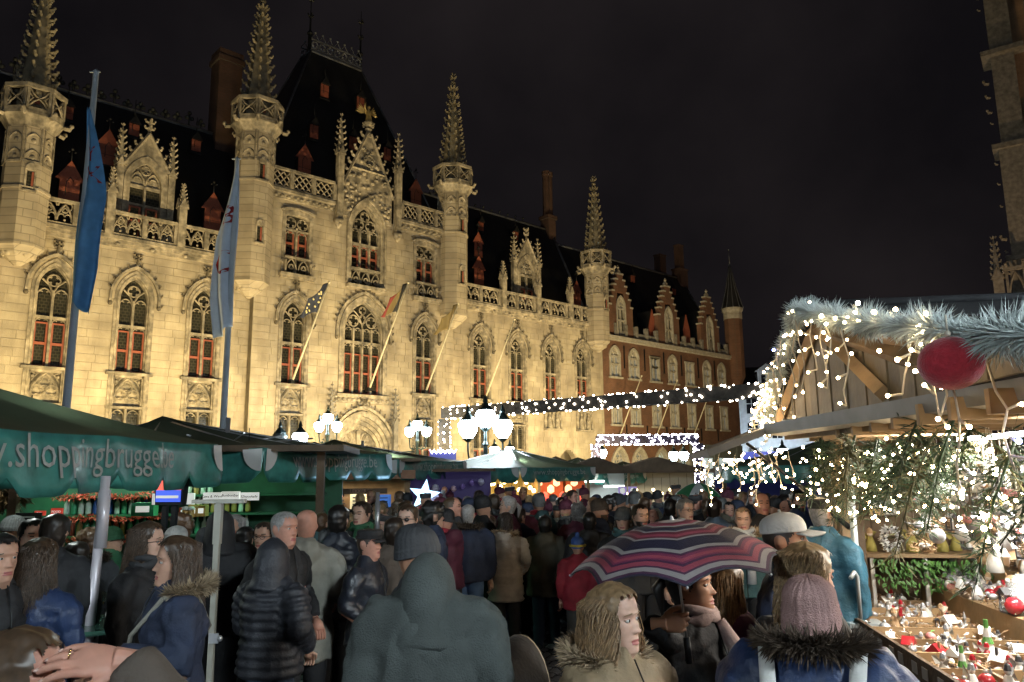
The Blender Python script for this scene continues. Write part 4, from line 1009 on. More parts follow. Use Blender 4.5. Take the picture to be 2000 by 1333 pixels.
# ---------------------------------------------------------------- beams of fairy lights
M_BEAM = mat('dark_garland_net', (.045, .04, .035), .8, var=.4, vscale=9, bump=.8, bscale=60)
M_BEAM2 = mat('violet_garland_net', (.05, .045, .085), .8, var=.4, vscale=9, bump=.8, bscale=60)
M_WARMB = emat('fairy_bulb_warm', (1.0, .86, .68), 20)
M_COLDB = emat('fairy_bulb_cool', (.95, .90, 1.0), 16)
def boxbeam(mb, a, b, wd):
    a, b = Vector(a), Vector(b); t = (b - a).normalized(); up = Vector((0, 0, 1)) if abs(t.z) < .9 else Vector((0, 1, 0)); x = t.cross(up).normalized()*wd/2; y = x.cross(t).normalized()*wd/2
    n = max(2, int((b - a).length / .55)); rings = []
    for k in range(n + 1):                                 # slightly bulging net segments
        for (q, sc) in ((k/n, .94), ((k + .5)/n, 1.0)):
            if q > 1: continue
            c = a.lerp(b, q); rings.append([mb.av(c + x*sx*sc + y*sy*sc) for (sx, sy) in ((-1, -1), (1, -1), (1, 1), (-1, 1))])
    for A_, B_ in zip(rings, rings[1:]):
        for j in range(4): mb.af((A_[j], A_[(j+1) % 4], B_[(j+1) % 4], B_[j]))
    mb.af(rings[0][::-1]); mb.af(rings[-1])
    return x, y
def lightgate(parts, wd, matb, matl, label, per, rb, seed):
    rr = random.Random(seed); a0 = Vector(parts[0][1]); o = empty('light_gate', (a0.x, a0.y, 0), 0, label, 'light gate', 'gates of fairy lights'); bl = MB()
    off = Vector((-a0.x, -a0.y, 0))
    for (nm, a, b) in parts:
        f = MB(); a, b = Vector(a) + off, Vector(b) + off; x, y = boxbeam(f, a, b, wd); f.build(nm, matb, o)
        for k in range(int((b - a).length*per)):
            c = a.lerp(b, rr.random()); s = rr.randrange(4); q = rr.uniform(-1, 1)
            e = (x*q + y*1.05, x*q - y*1.05, x*1.05 + y*q, -x*1.05 + y*q)[s]
            bl.ball(c + e, rb*rr.uniform(.7, 1.25), nu=5, nv=3)
    tag(bl.build('fairy_bulbs', matl, o), kind='stuff')
A_ = at(868, 808, 35); zb = A_.z; B_ = at(1600, 727, 25.0)
lightgate([('gate_beam', (A_.x, A_.y, zb), (B_.x, B_.y, zb)), ('gate_post', (A_.x, A_.y, 0), (A_.x, A_.y, zb - .27)), ('gate_post', (B_.x, B_.y, 0), (B_.x, B_.y, zb - .27))], .5, M_BEAM, M_WARMB, 'long high beam wrapped in warm fairy lights crossing the square', 17, .04, 3)
A_ = at(1164, 860, 42); B_ = at(1363, 862, 42); zb = A_.z
lightgate([('gate_beam', (A_.x, A_.y, zb), (B_.x, B_.y, zb)), ('gate_post', (A_.x, A_.y, 0), (A_.x, A_.y, zb - .25)), ('gate_post', (B_.x, B_.y, 0), (B_.x, B_.y, zb - .25))], .48, M_BEAM2, M_COLDB, 'low square gate densely covered in violet white fairy lights', 55, .042, 4)
# ---------------------------------------------------------------- two tall flagpoles with banners
def textmesh(s, size, mat_, ext=.004, name='lettering', align='CENTER'):
    cu = bpy.data.curves.new(name, 'FONT'); cu.body = s; cu.size = size; cu.extrude = ext; cu.align_x = align; cu.align_y = 'CENTER'; cu.resolution_u = 2
    o = bpy.data.objects.new(name, cu); COL.objects.link(o)
    me = bpy.data.meshes.new_from_object(o); bpy.data.objects.remove(o); bpy.data.curves.remove(cu)
    me.name = name; me.materials.clear(); me.materials.append(mat_); return me
M_ALU = mat('blue_grey_metal_pole', (.48, .54, .60), .4, metal=.15, var=.1, vscale=2)
def tallpole(u0, v0, u1, v1, Y, label, fv0, fv1, matf, hw, letters, side, rz):
    b = at(u1, v1, Y); t = at(u0, v0, Y); o = empty('tall_flagpole', (b.x, b.y, 0), 0, label, 'flagpole', 'tall flagpoles on the square')
    f = MB(); f.lathe([(.17, 0), (.16, .1), (.115, .15), (.075, t.z - .05), (.085, t.z), (.02, t.z + .06)], 12, smooth=True); f.box(-.18, .12, -.02, .02, t.z - .03, t.z); f.build('pole', M_ALU, o)
    za, zb_ = at(u0, fv0, Y).z, at(u0 + (u1-u0)*(fv1-v0)/(v1-v0), fv1, Y).z
    nu, nv = 15, 40
    def P(i, j):
        q = j/(nv-1); t_ = i/(nu-1); z = za + (zb_ - za)*q
        wd = hw*(.10 + .9*min(1, q*2.2))*(1 - .25*max(0, q - .8)/.2)
        x = side*(t_*wd*2 - .12) + .05*math.sin(q*7); y = -.09 + .16*math.sin(t_*7.5 + q*2.5)*min(1, q*2.5)
        return Vector((x, y, z - .5*t_*(q > .5)*(q - .5)*1.6 + .05*math.sin(t_*9)))
    g = MB(); g.grid(P, nu, nv); fo = g.build('banner', matf, o); fo.rotation_euler = (0, 0, rz)
    so = fo.modifiers.new('s', 'SOLIDIFY'); so.thickness = .008
    for (ch, q, sz, tilt) in letters:
        me = textmesh(ch, sz, mat('banner_red_print', (.45, .03, .03), .7), .001, 'banner_letter')
        for vtx in me.vertices:                            # print follows the folds of the cloth
            lx, ly = vtx.co.x, vtx.co.y; i = (7 + side*lx*tilt/hw*6); j = (q - ly/(za - zb_)*1.0)*(nv-1)
            p_ = P(max(0, min(nu-1, i)), j); vtx.co = (p_.x, p_.y - .03, p_.z)
        link('banner_letter', me, fo)
    return o
tallpole(188, 140, 128, 812, 20, 'tall pole with a furled blue banner, nearest the left end of the hall', 215, 590, mat('blue_banner', (.11, .30, .56), .7, var=.15, vscale=3), .34, [('X', .36, .7, 1.2), ('Y', .25, .6, 1.2)], 1, R(8))
tallpole(462, 310, 435, 843, 24, 'tall pole with a pale banner of red letters before the second turret', 318, 640, mat('pale_blue_banner', (.60, .68, .80), .7, var=.1, vscale=3), .38, [('B', .34, 1.0, 1.15), ('C', .62, 1.05, 1.1)], -1, R(-14))
ORD = 'first second third fourth fifth sixth seventh eighth ninth tenth eleventh twelfth thirteenth fourteenth fifteenth sixteenth seventeenth eighteenth nineteenth twentieth'.split()
# ================================================================ floodlights on the hall, green canopies, market stalls on the far side
for k, s in enumerate(np.arange(-18.5, 24, 4.7)):
    p = loc2w(s, -9 if s < 20 else -9, 0); o = empty('floodlight', p, FROT, 'low black floodlight before the hall, %s from its left end' % ORD[k], 'floodlight', 'floodlights along the hall')
    f = MB(); f.box(-.3, .3, -.12, .12, .45, .85); f.box(-.34, -.3, -.03, .03, 0, .7); f.box(.3, .34, -.03, .03, 0, .7); f.box(-.34, .34, -.2, .2, 0, .04); f.build('housing', M_IRON, o)
    ld = bpy.data.lights.new('flood_lamp', 'AREA'); ld.energy = 1020 if s < 20 else 230; ld.color = (1, .77, .36); ld.shape = 'RECTANGLE'; ld.size = .5; ld.size_y = .3
    lo = bpy.data.objects.new('flood_lamp', ld); COL.objects.link(lo); lo.location = p + FN*-.16 + Vector((0, 0, .9)); lo.rotation_euler = (loc2w(s, 0, 9.5) - lo.location).to_track_quat('-Z', 'Y').to_euler()

def fabric(name, col, transl=.3, rough=.55, var=.2):
    m = mat(name, col, rough, var=var, vscale=3, bump=.15, bscale=12, spec=.4)
    nt = m.node_tree; b = nt.nodes['Principled BSDF']; out = nt.nodes['Material Output']
    tr = nt.nodes.new('ShaderNodeBsdfTranslucent'); tr.inputs['Color'].default_value = (*[min(1, c*1.6) for c in col], 1)
    mx = nt.nodes.new('ShaderNodeMixShader'); mx.inputs[0].default_value = transl
    nt.links.new(b.outputs[0], mx.inputs[1]); nt.links.new(tr.outputs[0], mx.inputs[2]); nt.links.new(mx.outputs[0], out.inputs['Surface'])
    return m
M_CANOPY = fabric('green_canopy_cloth', (.062, .082, .05))
M_VAL = mat('wet_green_valance', (.045, .20, .175), .35, var=.35, vscale=7, bump=.25, bscale=9, spec=.6)
M_PRINT = mat('white_canopy_print', (.62, .62, .6), .6)
M_STEEL = mat('galvanised_pole', (.5, .5, .52), .35, metal=.7, var=.15, vscale=5)
def canopy(near, ang, side, zf, rise, label, text=True, vh=.38, faces=(0, 3), pole=True, notch=5, tsize=.2, polex=0, tw=.34, toff=0, apx=0):
    """near: near right corner; ang: turn of the right hand face away from straight ahead"""
    a = R(ang); dr = Vector((math.sin(a), math.cos(a), 0)); pr = Vector((math.cos(a), -math.sin(a), 0)); h = side/2
    c = Vector((near[0], near[1], 0)) + dr*h - pr*h
    o = empty('market_canopy', c, -a, label, 'canopy', 'green canopies over the market')
    f = MB(); n = 8; rim = []
    for k in range(4):
        p, q = [Vector(v) for v in (((h, -h, 0), (h, h, 0)), ((h, h, 0), (-h, h, 0)), ((-h, h, 0), (-h, -h, 0)), ((-h, -h, 0), (h, -h, 0)))[k]]
        rim += [p.lerp(q, j/8) for j in range(8)]
    rings = 8; ids = []
    for r_ in range(1, rings + 1):
        t = r_/rings; row = []
        for k, p in enumerate(rim):
            sag = .05*math.sin(math.pi*t)*(1 if k % 4 else 0) + .03*math.sin(math.pi*(k % 4)/4)*t
            row.append(f.av((p.x*t + apx*(1 - t), p.y*t, zf + rise*(1 - t)**1.15 - sag)))
        ids.append(row)
    ap = f.av((apx, 0, zf + rise + .03))
    for k in range(32):
        f.af((ap, ids[0][(k+1) % 32], ids[0][k]), 0, True)
        for A_, B_ in zip(ids, ids[1:]): f.af((A_[k], A_[(k+1) % 32], B_[(k+1) % 32], B_[k]), 0, True)
    f.build('canopy_top', M_CANOPY, o)
    def wave(x, q): return .035*math.sin(x*5.1 + near[1])*q + .02*math.sin(x*11 + 1)*q
    for k in range(4):
        v = MB(); nu = notch*10 + 1; nv = 6
        def P(i, j):
            x = (i/(nu-1) - .5)*side; q = j/(nv-1); m_ = (i % 10)/10; d = min(m_, 1 - m_)*side/notch
            hh = vh - .12*math.exp(-(d/.075)**2); xx = x
            return Vector((xx, wave(x, q)*1 + .03*q, zf - .02*math.sin(math.pi*((x/side + .5)*2 % 1)) - hh*q))
        v.grid(P, nu, nv); vo = v.build('valance', M_VAL, o); vo.rotation_euler = (0, 0, R((90, 0, -90, 180)[k]) + math.pi)
        vo.location = ((h, 0, 0), (0, h, 0), (-h, 0, 0), (0, -h, 0))[k]
        sl = vo.modifiers.new('s', 'SOLIDIFY'); sl.thickness = .006
        # local +y of the valance points outward after the turn
        vo.rotation_euler = (0, 0, (R(-90), 0, R(90), R(180))[k])
        if k in faces:
            if text and k == 0:
                me = textmesh('www.shoppingbrugge.be', tsize, M_PRINT, .001)
                wd = max(v_.co.x for v_ in me.vertices); sc = (side*tw)/wd
                for v_ in me.vertices:
                    x = -v_.co.x*sc + toff*side; q = min(.95, max(.03, .36 - v_.co.y*1.0/vh)); v_.co = (x, wave(x, q) + .03*q + .021, zf - vh*q)
                lo = link('lettering', me, vo)
            for sg in (-1, 1):
                lg = MB()
                i0 = lg.av((sg*(h - .002), .035, zf - .01)); pts = [lg.av((sg*(h - .002 - .24*math.cos(t_)) , .04 + wave(sg*(h-.1), .4), zf - .02 - .24*math.sin(t_))) for t_ in np.linspace(0, math.pi/2, 7)]
                for a_, b_ in zip(pts, pts[1:]): lg.af((i0, a_, b_))
                lg.build('shell_logo', M_PRINT, vo)
    if pole:
        f = MB(); f.tube([(polex, 0, 0), (polex, 0, zf + rise*.95)], .032, 8); f.tube([(polex, 0, 1.0), (polex, 0, 1.3)], .04, 8); f.build('pole', M_STEEL, o)
        f = MB(); f.box(polex-.4, polex+.4, -.4, .4, 0, .06); f.build('base_plate', M_IRON, o)
        for k in range(0, 32, 4):
            f = MB(); p = rim[k]; f.tube([(apx, 0, zf + rise - .02), (p.x*.97, p.y*.97, zf - .03)], .016, 4); f.tube([(polex, 0, zf + rise*.2), (p.x*.5, p.y*.5, zf + rise*.42)], .012, 4); f.build('rib', M_STEEL, o)
    return o
canopy((-2.98, 3.85), 1.5, 3.62, 2.39, .62, 'nearest green canopy, its web address cut by the picture edge', faces=(0, 1), vh=.40, notch=6, pole=False, tw=.37, toff=.13, tsize=.30)
canopy((-2.8, 8.6), 15, 3.4, 2.39, .52, 'second nearest green canopy with a full web address', apx=-1.1, tsize=.26)
canopy((-2.15, 14.3), 18, 3.4, 2.34, .46, 'third green canopy, in front of the dark blue crown sign', apx=-.7, tsize=.26)
canopy((-4.6, 19.4), 20, 3.4, 2.45, .5, 'green canopy roof peeping up behind the third canopy', text=False)
canopy((.15, 19.0), 40, 3.3, 2.2, .52, 'fourth green canopy with a bright pole, under the biggest lamp', polex=-.4)
canopy((2.4, 23.0), 38, 3.2, 2.05, .45, 'fifth green canopy, further along the crowd')
canopy((4.0, 27.0), 50, 3.4, 1.95, .45, 'flat green canopy at the far end of the row')
canopy((6.2, 15.0), 62, 3.2, 2.18, .5, 'green canopy behind the hanging icicle lights of the right stall', faces=(0, 3))
# lamps added under the canopies to brighten the crowd
for (x, y, z, e, lab) in ((-3.6, 10.4, 2.42, 60, 'second nearest'), (-2.6, 16.0, 2.38, 60, 'third'), (.1, 20.4, 2.3, 60, 'fourth'), (-4.2, 6.6, 2.5, 26, 'nearest')):
    o = empty('canopy_fill_lamp', (x, y, z), 0, 'small added fill lamp hung under the %s green canopy' % lab, 'lamp', 'added fill lamps under the canopies')
    f = MB(); f.ball((0, 0, 0), .045, nu=10, nv=7); f.build('bulb', emat('canopy_fill_bulb', (.95, 1.0, .95), 40), o); f = MB(); f.lathe([(.06, .02), (.05, .06), (.01, .08)], 8); f.tube([(0, 0, .06), (0, 0, .3)], .006, 4); f.build('lamp_holder', M_IRON, o)
    ld = bpy.data.lights.new('canopy_fill_light', 'POINT'); ld.energy = e; ld.color = (.9, 1.0, .95); ld.shadow_soft_size = .06; lo = bpy.data.objects.new('canopy_fill_light', ld); COL.objects.link(lo); lo.location = (x, y, z - .09)
# bare poles standing among the crowd
def pole(u, v0, v1, Y, r, label, mt=None, foot=True, tilt=0):
    t = at(u, v0, Y); o = empty('canopy_pole', (t.x, t.y, 0), 0, label, 'pole', 'poles under the canopies'); f = MB()
    f.tube([(tilt, 0, 0 if foot else at(u, v1, Y).z), (0, 0, t.z)], r, 8); f.tube([(0, 0, t.z - .5), (0, 0, t.z - .1)], r*1.25, 8); f.build('tube', mt or M_STEEL, o); return o
pole(207, 930, 1205, 5.5, .034, 'thick shiny pole rising beside the green lit table', mat('satin_pole', (.62, .58, .62), .3, metal=.15), tilt=-.06)
pole(636, 942, 1050, 10.7, .04, 'shiny pole left of the timber snack chalet')
pole(866, 958, 1040, 12.0, .03, 'thin pole in front of the crown sign, left of the bald man')
pole(904, 965, 1010, 18, .03, 'thin cream pole right of the star light', M_POLE)
pole(1128, 955, 1020, 19, .04, 'white pole under the fifth canopy', M_POLE)
pole(738, 962, 1110, 8.2, .022, 'thin grey pole in front of the flat capped man')
# frame pole with its crossbar
p = at(428, 985, 5.0); o = empty('signpost', (p.x, p.y, 0), 0, 'grey square tube frame with a crossbar, on a tall post', 'frame')
f = MB(); f.box(-.017, .017, -.017, .017, 0, p.z + .005); f.box(-.022, .022, -.022, .022, p.z - .25, p.z); f.build('post', mat('grey_square_tube', (.33, .32, .27), .45, metal=.3, var=.2), o)
f = MB(); f.box(-.17, .17, -.024, .024, p.z + .005, p.z + .03); f.build('crossbar', MATS['grey_square_tube'], o)
f = MB(); f.box(-.01, .05, -.03, -.022, 1.06, 1.12); f.ball((.06, -.03, 1.09), .02, nu=6, nv=4); f.build('clamp', M_STEEL, o)

# ---------------------------------------------------------------- stalls along the far side
M_WOOD = mat('spruce_boards', (.26, .17, .085), .7, var=.3, vscale=4, bump=.3, bscale=14, objvar=.25, island=.25)
M_WOODD = mat('dark_boards', (.09, .06, .035), .75, var=.3, vscale=4, bump=.3, objvar=.25, island=.25)
M_GREENW = mat('green_painted_board', (.014, .07, .036), .5, var=.5, vscale=3)
M_STRIP = emat('white_strip_light', (.9, 1.0, .92), 9)
M_STRIPW = emat('warm_strip_light', (1.0, .9, .7), 7)
def lampl(p, e, col, size=.4, aim=(0, 0, -1), name='stall_lamp', spread=None, sy=None):
    ld = bpy.data.lights.new(name, 'AREA'); ld.energy = e; ld.color = col; ld.size = size
    if sy: ld.shape = 'RECTANGLE'; ld.size_y = sy
    if spread: ld.spread = R(spread)
    lo = bpy.data.objects.new(name, ld); COL.objects.link(lo); lo.location = p; lo.rotation_euler = Vector(aim).to_track_quat('-Z', 'Y').to_euler(); return lo
def boards(parent, x0, x1, y, z0, z1, n, m, name='board', vertical=False, th=.03):
    for k in range(n):
        f = MB()
        if vertical: w_ = (x1-x0)/n; f.box(x0 + k*w_ + .006, x0 + (k+1)*w_ - .006, y - th + .006*(k % 2), y, z0, z1)
        else: h_ = (z1-z0)/n; f.box(x0, x1, y - th + .006*(k % 2), y, z0 + k*h_ + .006, z0 + (k+1)*h_ - .006)
        f.build(name, m, parent)
def signboard(p, w_, h_, text, label, base, ink, size, rz=0, glow=0, lines=None, cat='sign'):
    o = empty('sign', p, rz, label, cat)
    f = MB(); f.box(-w_/2, w_/2, 0, .03, -h_/2, h_/2); f.build('panel', base, o)
    for k, t in enumerate(text):
        me = textmesh(t, size, ink, .002); l = link('lettering', me, o, (0, -.004, (len(text)-1)*size*.6 - k*size*1.2)); l.rotation_euler = (math.pi/2, 0, 0)
    return o
# green lit bar at the left
YB = 9.6
bar = empty('green_bar_stall', (at(150, 940, YB).x, YB, 0), R(6), 'green lit drinks stall with shelves at the left', 'market stall')
f = MB(); f.box(-3.0, 3.2, .5, .56, 0, 2.35); f.build('back_wall', M_GREENW, bar)
f = MB(); f.box(-3.0, 3.2, -.9, -.55, .98, 1.04); f.box(-2.95, 3.15, -.85, -.8, 0, .98); f.build('counter', M_GREENW, bar)
f = MB(); f.box(-3.2, 3.4, -1.2, .7, 2.35, 2.42); f.build('roof', M_WOODD, bar)
for x in (-2.9, -.35, 3.05): f = MB(); f.box(x, x + .09, -.85, -.76, 1.04, 2.35); f.build('post', M_WOODD, bar)
for z in (1.32, 1.58, 1.82): f = MB(); f.box(-.3, 3.0, .2, .5, z, z + .025); f.build('shelf', M_GREENW, bar)
for (x0, x1) in ((-.55, .6), (.7, 1.3)): f = MB(); f.box(x0, x1, .1, .16, 1.99, 2.02); f.build('strip_light', M_STRIP, bar)
def local(o, p): return o.matrix_basis @ Vector(p)
bpy.context.view_layer.update()
lampl(local(bar, (.2, -.05, 2.2)), 20, (.42, 1.0, .6), 1.6, sy=.1)
lampl(local(bar, (1.8, -.3, 2.25)), 12, (.4, 1.0, .6), 1.6, sy=.1)
lampl(local(bar, (-1.6, -.3, 2.2)), 12, (.5, 1.0, .6), 1.0, sy=.1)
BOT = [mat('bottle_green', (.05, .3, .15), .2), mat('bottle_blue', (.03, .09, .35), .25), mat('bottle_white', (.6, .65, .6), .35), mat('bottle_red', (.4, .05, .03), .3), mat('bottle_amber', (.4, .25, .08), .25)]
def bottle_mesh(m):
    b = MB(); b.lathe([(.032, 0), (.034, .02), (.034, .13), (.014, .17), (.013, .21), (.016, .212), (.016, .225)], 8, smooth=True); return b.mesh('bottle', [m])
bms = [bottle_mesh(m) for m in BOT]; BN = ['green', 'blue', 'white', 'red', 'amber']
for (z, sx, n, cols) in ((1.61, -.25, 13, (2, 0, 2, 2, 1, 1, 1)), (1.345, -.25, 13, (4, 3, 4, 0, 0, 0)), (1.845, .9, 8, (2, 2, 4)), (1.61, 1.3, 9, (4, 2, 4)), (1.345, 1.2, 10, (0, 2))):
    for k in range(n):
        c_ = cols[k % len(cols)]; p = local(bar, (sx + k*.088, .36, z))
        tag(link('bottle', bms[c_], None, p, rnd.random()), '%s bottle, %s in its row on the %s of the green bar' % (BN[c_], ORD[k], {(1.61, -.25): 'middle left shelf', (1.345, -.25): 'lowest left shelf', (1.845, .9): 'top right shelf', (1.61, 1.3): 'middle right shelf', (1.345, 1.2): 'lowest right shelf'}[(z, sx)]), 'bottle', 'bottles on the green bar shelves')
def tinsel(parent, pts, r, n, m, name='tinsel', ln=.06, seed=1):
    rr = random.Random(seed); f = MB(); pts = [Vector(p) for p in pts]
    for k in range(n):
        t = rr.random()*(len(pts)-1); i = int(t); c = pts[i].lerp(pts[i+1], t - i)
        d = Vector((rr.uniform(-1, 1), rr.uniform(-1, 1), rr.uniform(-1, 1))).normalized()
        f.leaf(c + d*r*.2, d*ln*rr.uniform(.7, 1.2), d.cross(Vector((rr.uniform(-1, 1), rr.uniform(-1, 1), rr.uniform(-1, 1)))).normalized()*ln*.12)
    o = f.build(name, m, parent); tag(o, kind='stuff'); return o
M_TIN = mat('red_tinsel_foil', (.5, .05, .03), .3, metal=.3)
for z in (1.84, 1.57, 1.31):
    t = tinsel(None, [local(bar, (x, .18, z + .02*math.sin(x*9))) for x in np.linspace(-.35, 1.0, 9)], .04, 420, M_TIN, 'red_tinsel', .06, int(z*10))
    del t['kind']; tag(t, {1.84: 'red tinsel along the top bottle shelf edge', 1.57: 'red tinsel along the middle bottle shelf edge', 1.31: 'red tinsel along the lowest bottle shelf edge'}[z], 'tinsel')
M_FIRB = mat('brown_fir_sprig', (.10, .075, .035), .7, island=.4)
t = tinsel(None, [local(bar, (x, -.7, 2.02 - .22*abs(math.sin(x*1.9)))) for x in np.linspace(-2.6, -.3, 12)], .15, 2600, M_FIRB, 'fir_garland', .17, 9); del t['kind']
tag(t, 'brown fir garland dotted with white bulbs at the left bar', 'garland')
M_BULB = emat('small_warm_bulb', (1.0, .86, .66), 30)
bb = MB(); rr = random.Random(6)
for k in range(34): x = rr.uniform(-2.6, -.2); bb.ball(local(bar, (x, -.86 + rr.uniform(-.1, .1), 2.0 - .22*abs(math.sin(x*1.9)) + rr.uniform(-.12, .08))), .017, nu=6, nv=4)
tag(bb.build('garland_bulbs', M_BULB, None), kind='stuff'); MATS['x'] = None
bo = bpy.data.objects['garland_bulbs']; bo.parent = t
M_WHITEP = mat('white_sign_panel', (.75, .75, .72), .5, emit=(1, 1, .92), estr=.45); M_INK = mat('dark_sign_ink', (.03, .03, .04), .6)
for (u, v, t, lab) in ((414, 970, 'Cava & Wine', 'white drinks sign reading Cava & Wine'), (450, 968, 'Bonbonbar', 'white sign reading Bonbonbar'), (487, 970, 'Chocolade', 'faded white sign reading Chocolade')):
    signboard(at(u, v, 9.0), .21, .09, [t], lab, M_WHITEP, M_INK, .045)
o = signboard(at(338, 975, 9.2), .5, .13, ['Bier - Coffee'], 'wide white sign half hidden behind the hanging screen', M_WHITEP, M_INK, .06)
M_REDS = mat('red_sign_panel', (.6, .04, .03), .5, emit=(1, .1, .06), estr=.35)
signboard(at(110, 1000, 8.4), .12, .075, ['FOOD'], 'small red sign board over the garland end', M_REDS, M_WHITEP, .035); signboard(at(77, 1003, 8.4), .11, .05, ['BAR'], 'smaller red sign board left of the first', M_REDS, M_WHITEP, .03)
o = empty('menu_board', at(52, 1040, 8.2), R(3), 'black menu board with white lines in the left bar', 'menu board')
f = MB(); f.box(-.13, .13, 0, .03, -.27, .2); f.build('panel', mat('blackboard', (.012, .013, .013), .6), o)
for k in range(11):
    f = MB(); f.box(-.1, .02 + .08*rnd.random(), -.006, 0, .15 - k*.037, .163 - k*.037); f.build('chalk_line', mat('chalk', (.45, .5, .48), .8), o)
p = at(27, 1012, 7.9); o = empty('yellow_post', (p.x, p.y, 0), 0, 'pale yellow timber post at the far left', 'post'); f = MB(); f.box(-.045, .045, -.045, .045, 0, p.z); f.build('timber', mat('yellow_paint', (.5, .45, .14), .6, var=.2), o); f = MB(); f.box(-.11, -.06, -.02, .02, 0, p.z - .05); f.build('side_lath', MATS['yellow_paint'], o)
# hanging screen
p = at(330, 962, 7.4); o = empty('hanging_screen', p, R(-10), 'small hanging screen glowing red above and blue below', 'screen')
f = MB(); f.prism([(-.14, -.12), (.14, -.12), (.16, .13), (-.16, .13)], 0, .08); f.build('case', M_IRON, o)
f = MB(); f.box(-.13, .13, -.012, -.003, .02, .11); f.build('red_picture', emat('screen_red', (.8, .12, .08), 1.2), o)
f = MB(); f.box(-.13, .13, -.012, -.003, -.09, .02); f.build('blue_picture', emat('screen_blue', (.06, .12, .7), 1.1), o); f = MB(); f.box(-.125, .11, -.016, -.013, -.055, -.03); f.build('ticker', M_WHITEP, o)
f = MB(); f.box(-.08, -.03, .02, .06, -.34, -.12); f.box(.02, .07, .02, .06, -.34, -.12); f.box(-.09, .08, .0, .08, -.37, -.34); f.build('stand', M_IRON, o)
# green boxes and jars on the right end of the bar
for (u, v, w_, h_, c_, lab) in ((283, 995, .26, .16, 'bottle_green', 'green crate on the bar shelf left of the screen'), (380, 998, .1, .14, 'bottle_amber', 'tan carton on the bar shelf, left of two'), (396, 998, .1, .13, 'bottle_amber', 'tan carton on the bar shelf, right of two'), (361, 1000, .08, .1, 'bottle_red', 'small red carton on the bar shelf')):
    q = at(u, v, 9.35); o = empty('carton', (q.x, q.y, q.z - h_/2), R(6), lab, 'carton'); f = MB(); f.box(-w_/2, w_/2, -.08, .08, 0, h_); f.build('box', MATS[c_], o); f = MB(); f.box(-w_*.3, w_*.3, -.084, -.08, h_*.3, h_*.75); f.build('paper_label', M_WHITEP, o)
for k, u in enumerate((362, 373)):
    q = at(u, 1003, 9.2); o = empty('jar', (q.x, q.y, q.z - .05), 0, ('left', 'right')[k] + ' glass jar with a cloth lid on the bar shelf', 'jar'); f = MB(); f.lathe([(.035, 0), (.04, .02), (.04, .08), (.03, .095)], 8, smooth=True); f.build('glass', BOT[4], o); f = MB(); f.lathe([(.045, .09), (.035, .125), (.01, .13)], 8, smooth=True); f.build('lid', BOT[2], o)
# high table with glasses
p = on_ground(185, 1216, 1.08); tb = empty('high_table', (p.x, p.y, 0), 0, 'round high table with a glossy top lit green', 'table')
f = MB(); f.lathe([(.36, 1.05), (.37, 1.065), (.36, 1.08)], 28); f.build('table_top', mat('glossy_table_top', (.12, .3, .22), .08, spec=.8), tb)
f = MB(); f.lathe([(.3, 0), (.3, .03), (.04, .05), (.03, 1.05)], 12); f.build('leg', M_STEEL, tb)
M_GLS = mat('clear_glass', (.8, .9, .85), .05, spec=.8, trans=.85)
def goblet(q, k, lab):
    o = empty('glass', q, 0, lab, 'glass'); f = MB()
    if k: f.lathe([(.03, 0), (.005, .01), (.005, .075), (.035, .11), (.042, .15), (.034, .18)], 12, smooth=True, cap=False)
    else: f.lathe([(.028, 0), (.03, .02), (.036, .15)], 12, smooth=True, cap=False)
    f.build('bowl', M_GLS, o); f = MB(); f.lathe([(.02, .082) if k else (.027, .01), (.034, .112) if k else (.03, .06)], 10); f.build('drink', mat('drink', (.25, .12, .03), .1), o)
for (u, v, k, lab) in ((146, 1210, 0, 'tall straight glass at the left of the high table'), (172, 1214, 1, 'stemmed beer glass in the middle of the high table'), (193, 1206, 1, 'stemmed glass behind the pole on the high table')): goblet(on_ground(u, v, 1.082), k, lab)
def cup(q, s, lab, m):
    o = empty('paper_cup', q, 0, lab, 'cup'); f = MB(); f.lathe([(.027*s, 0), (.036*s, .1*s), (.038*s, .102*s), (.034*s, .098*s)], 14, smooth=True); f.build('cup', m, o); return o
cup(on_ground(215, 1226, 1.082), 1, 'white paper cup near the edge of the high table', mat('paper_white', (.6, .55, .5), .7))
q = on_ground(219, 1205, 1.082); o = empty('tea_light_glass', q, 0, 'small round glass of light on the high table', 'glass'); f = MB(); f.ball((0, 0, .05), .045, nu=10, nv=7); f.build('glass', M_GLS, o)
# timber snack chalet
YC2 = 14.5; p = at(600, 1000, YC2); ch = empty('snack_chalet', (p.x, YC2, 0), R(8), 'timber snack chalet with a bright interior behind the crowd', 'market stall')
f = MB(); f.box(-1.6, 1.9, .9, .96, 0, 2.2); f.build('back_wall', M_WOOD, ch)
boards(ch, -1.6, -.95, 0, .0, 2.05, 9, M_WOOD); boards(ch, -1.6, 1.9, -.02, 0, 1.0, 5, M_WOODD)
for x in (-.95, .42, 1.85): f = MB(); f.box(x - .05, x + .05, -.06, .04, 0, 2.05); f.build('post', M_WOOD, ch)
f = MB(); f.box(-1.7, 2.0, -.25, 0, 1.0, 1.05); f.build('counter', M_WOOD, ch)
f = MB(); f.box(-1.7, 2.0, -.35, -.28, 1.98, 2.14); f.prism([(.9, 2.14), (1.35, 2.14), (1.12, 2.26)], -.35, -.29); f.build('fascia', mat('varnished_fascia', (.32, .15, .07), .5, var=.2), ch)
f = MB(); f.box(-1.8, 2.1, -.4, 1.1, 2.3, 2.36); f.build('roof', M_WOODD, ch)
f = MB(); f.box(-.85, .4, .1, .16, 1.93, 1.97); f.build('strip_light', M_STRIPW, ch)
bpy.context.view_layer.update()
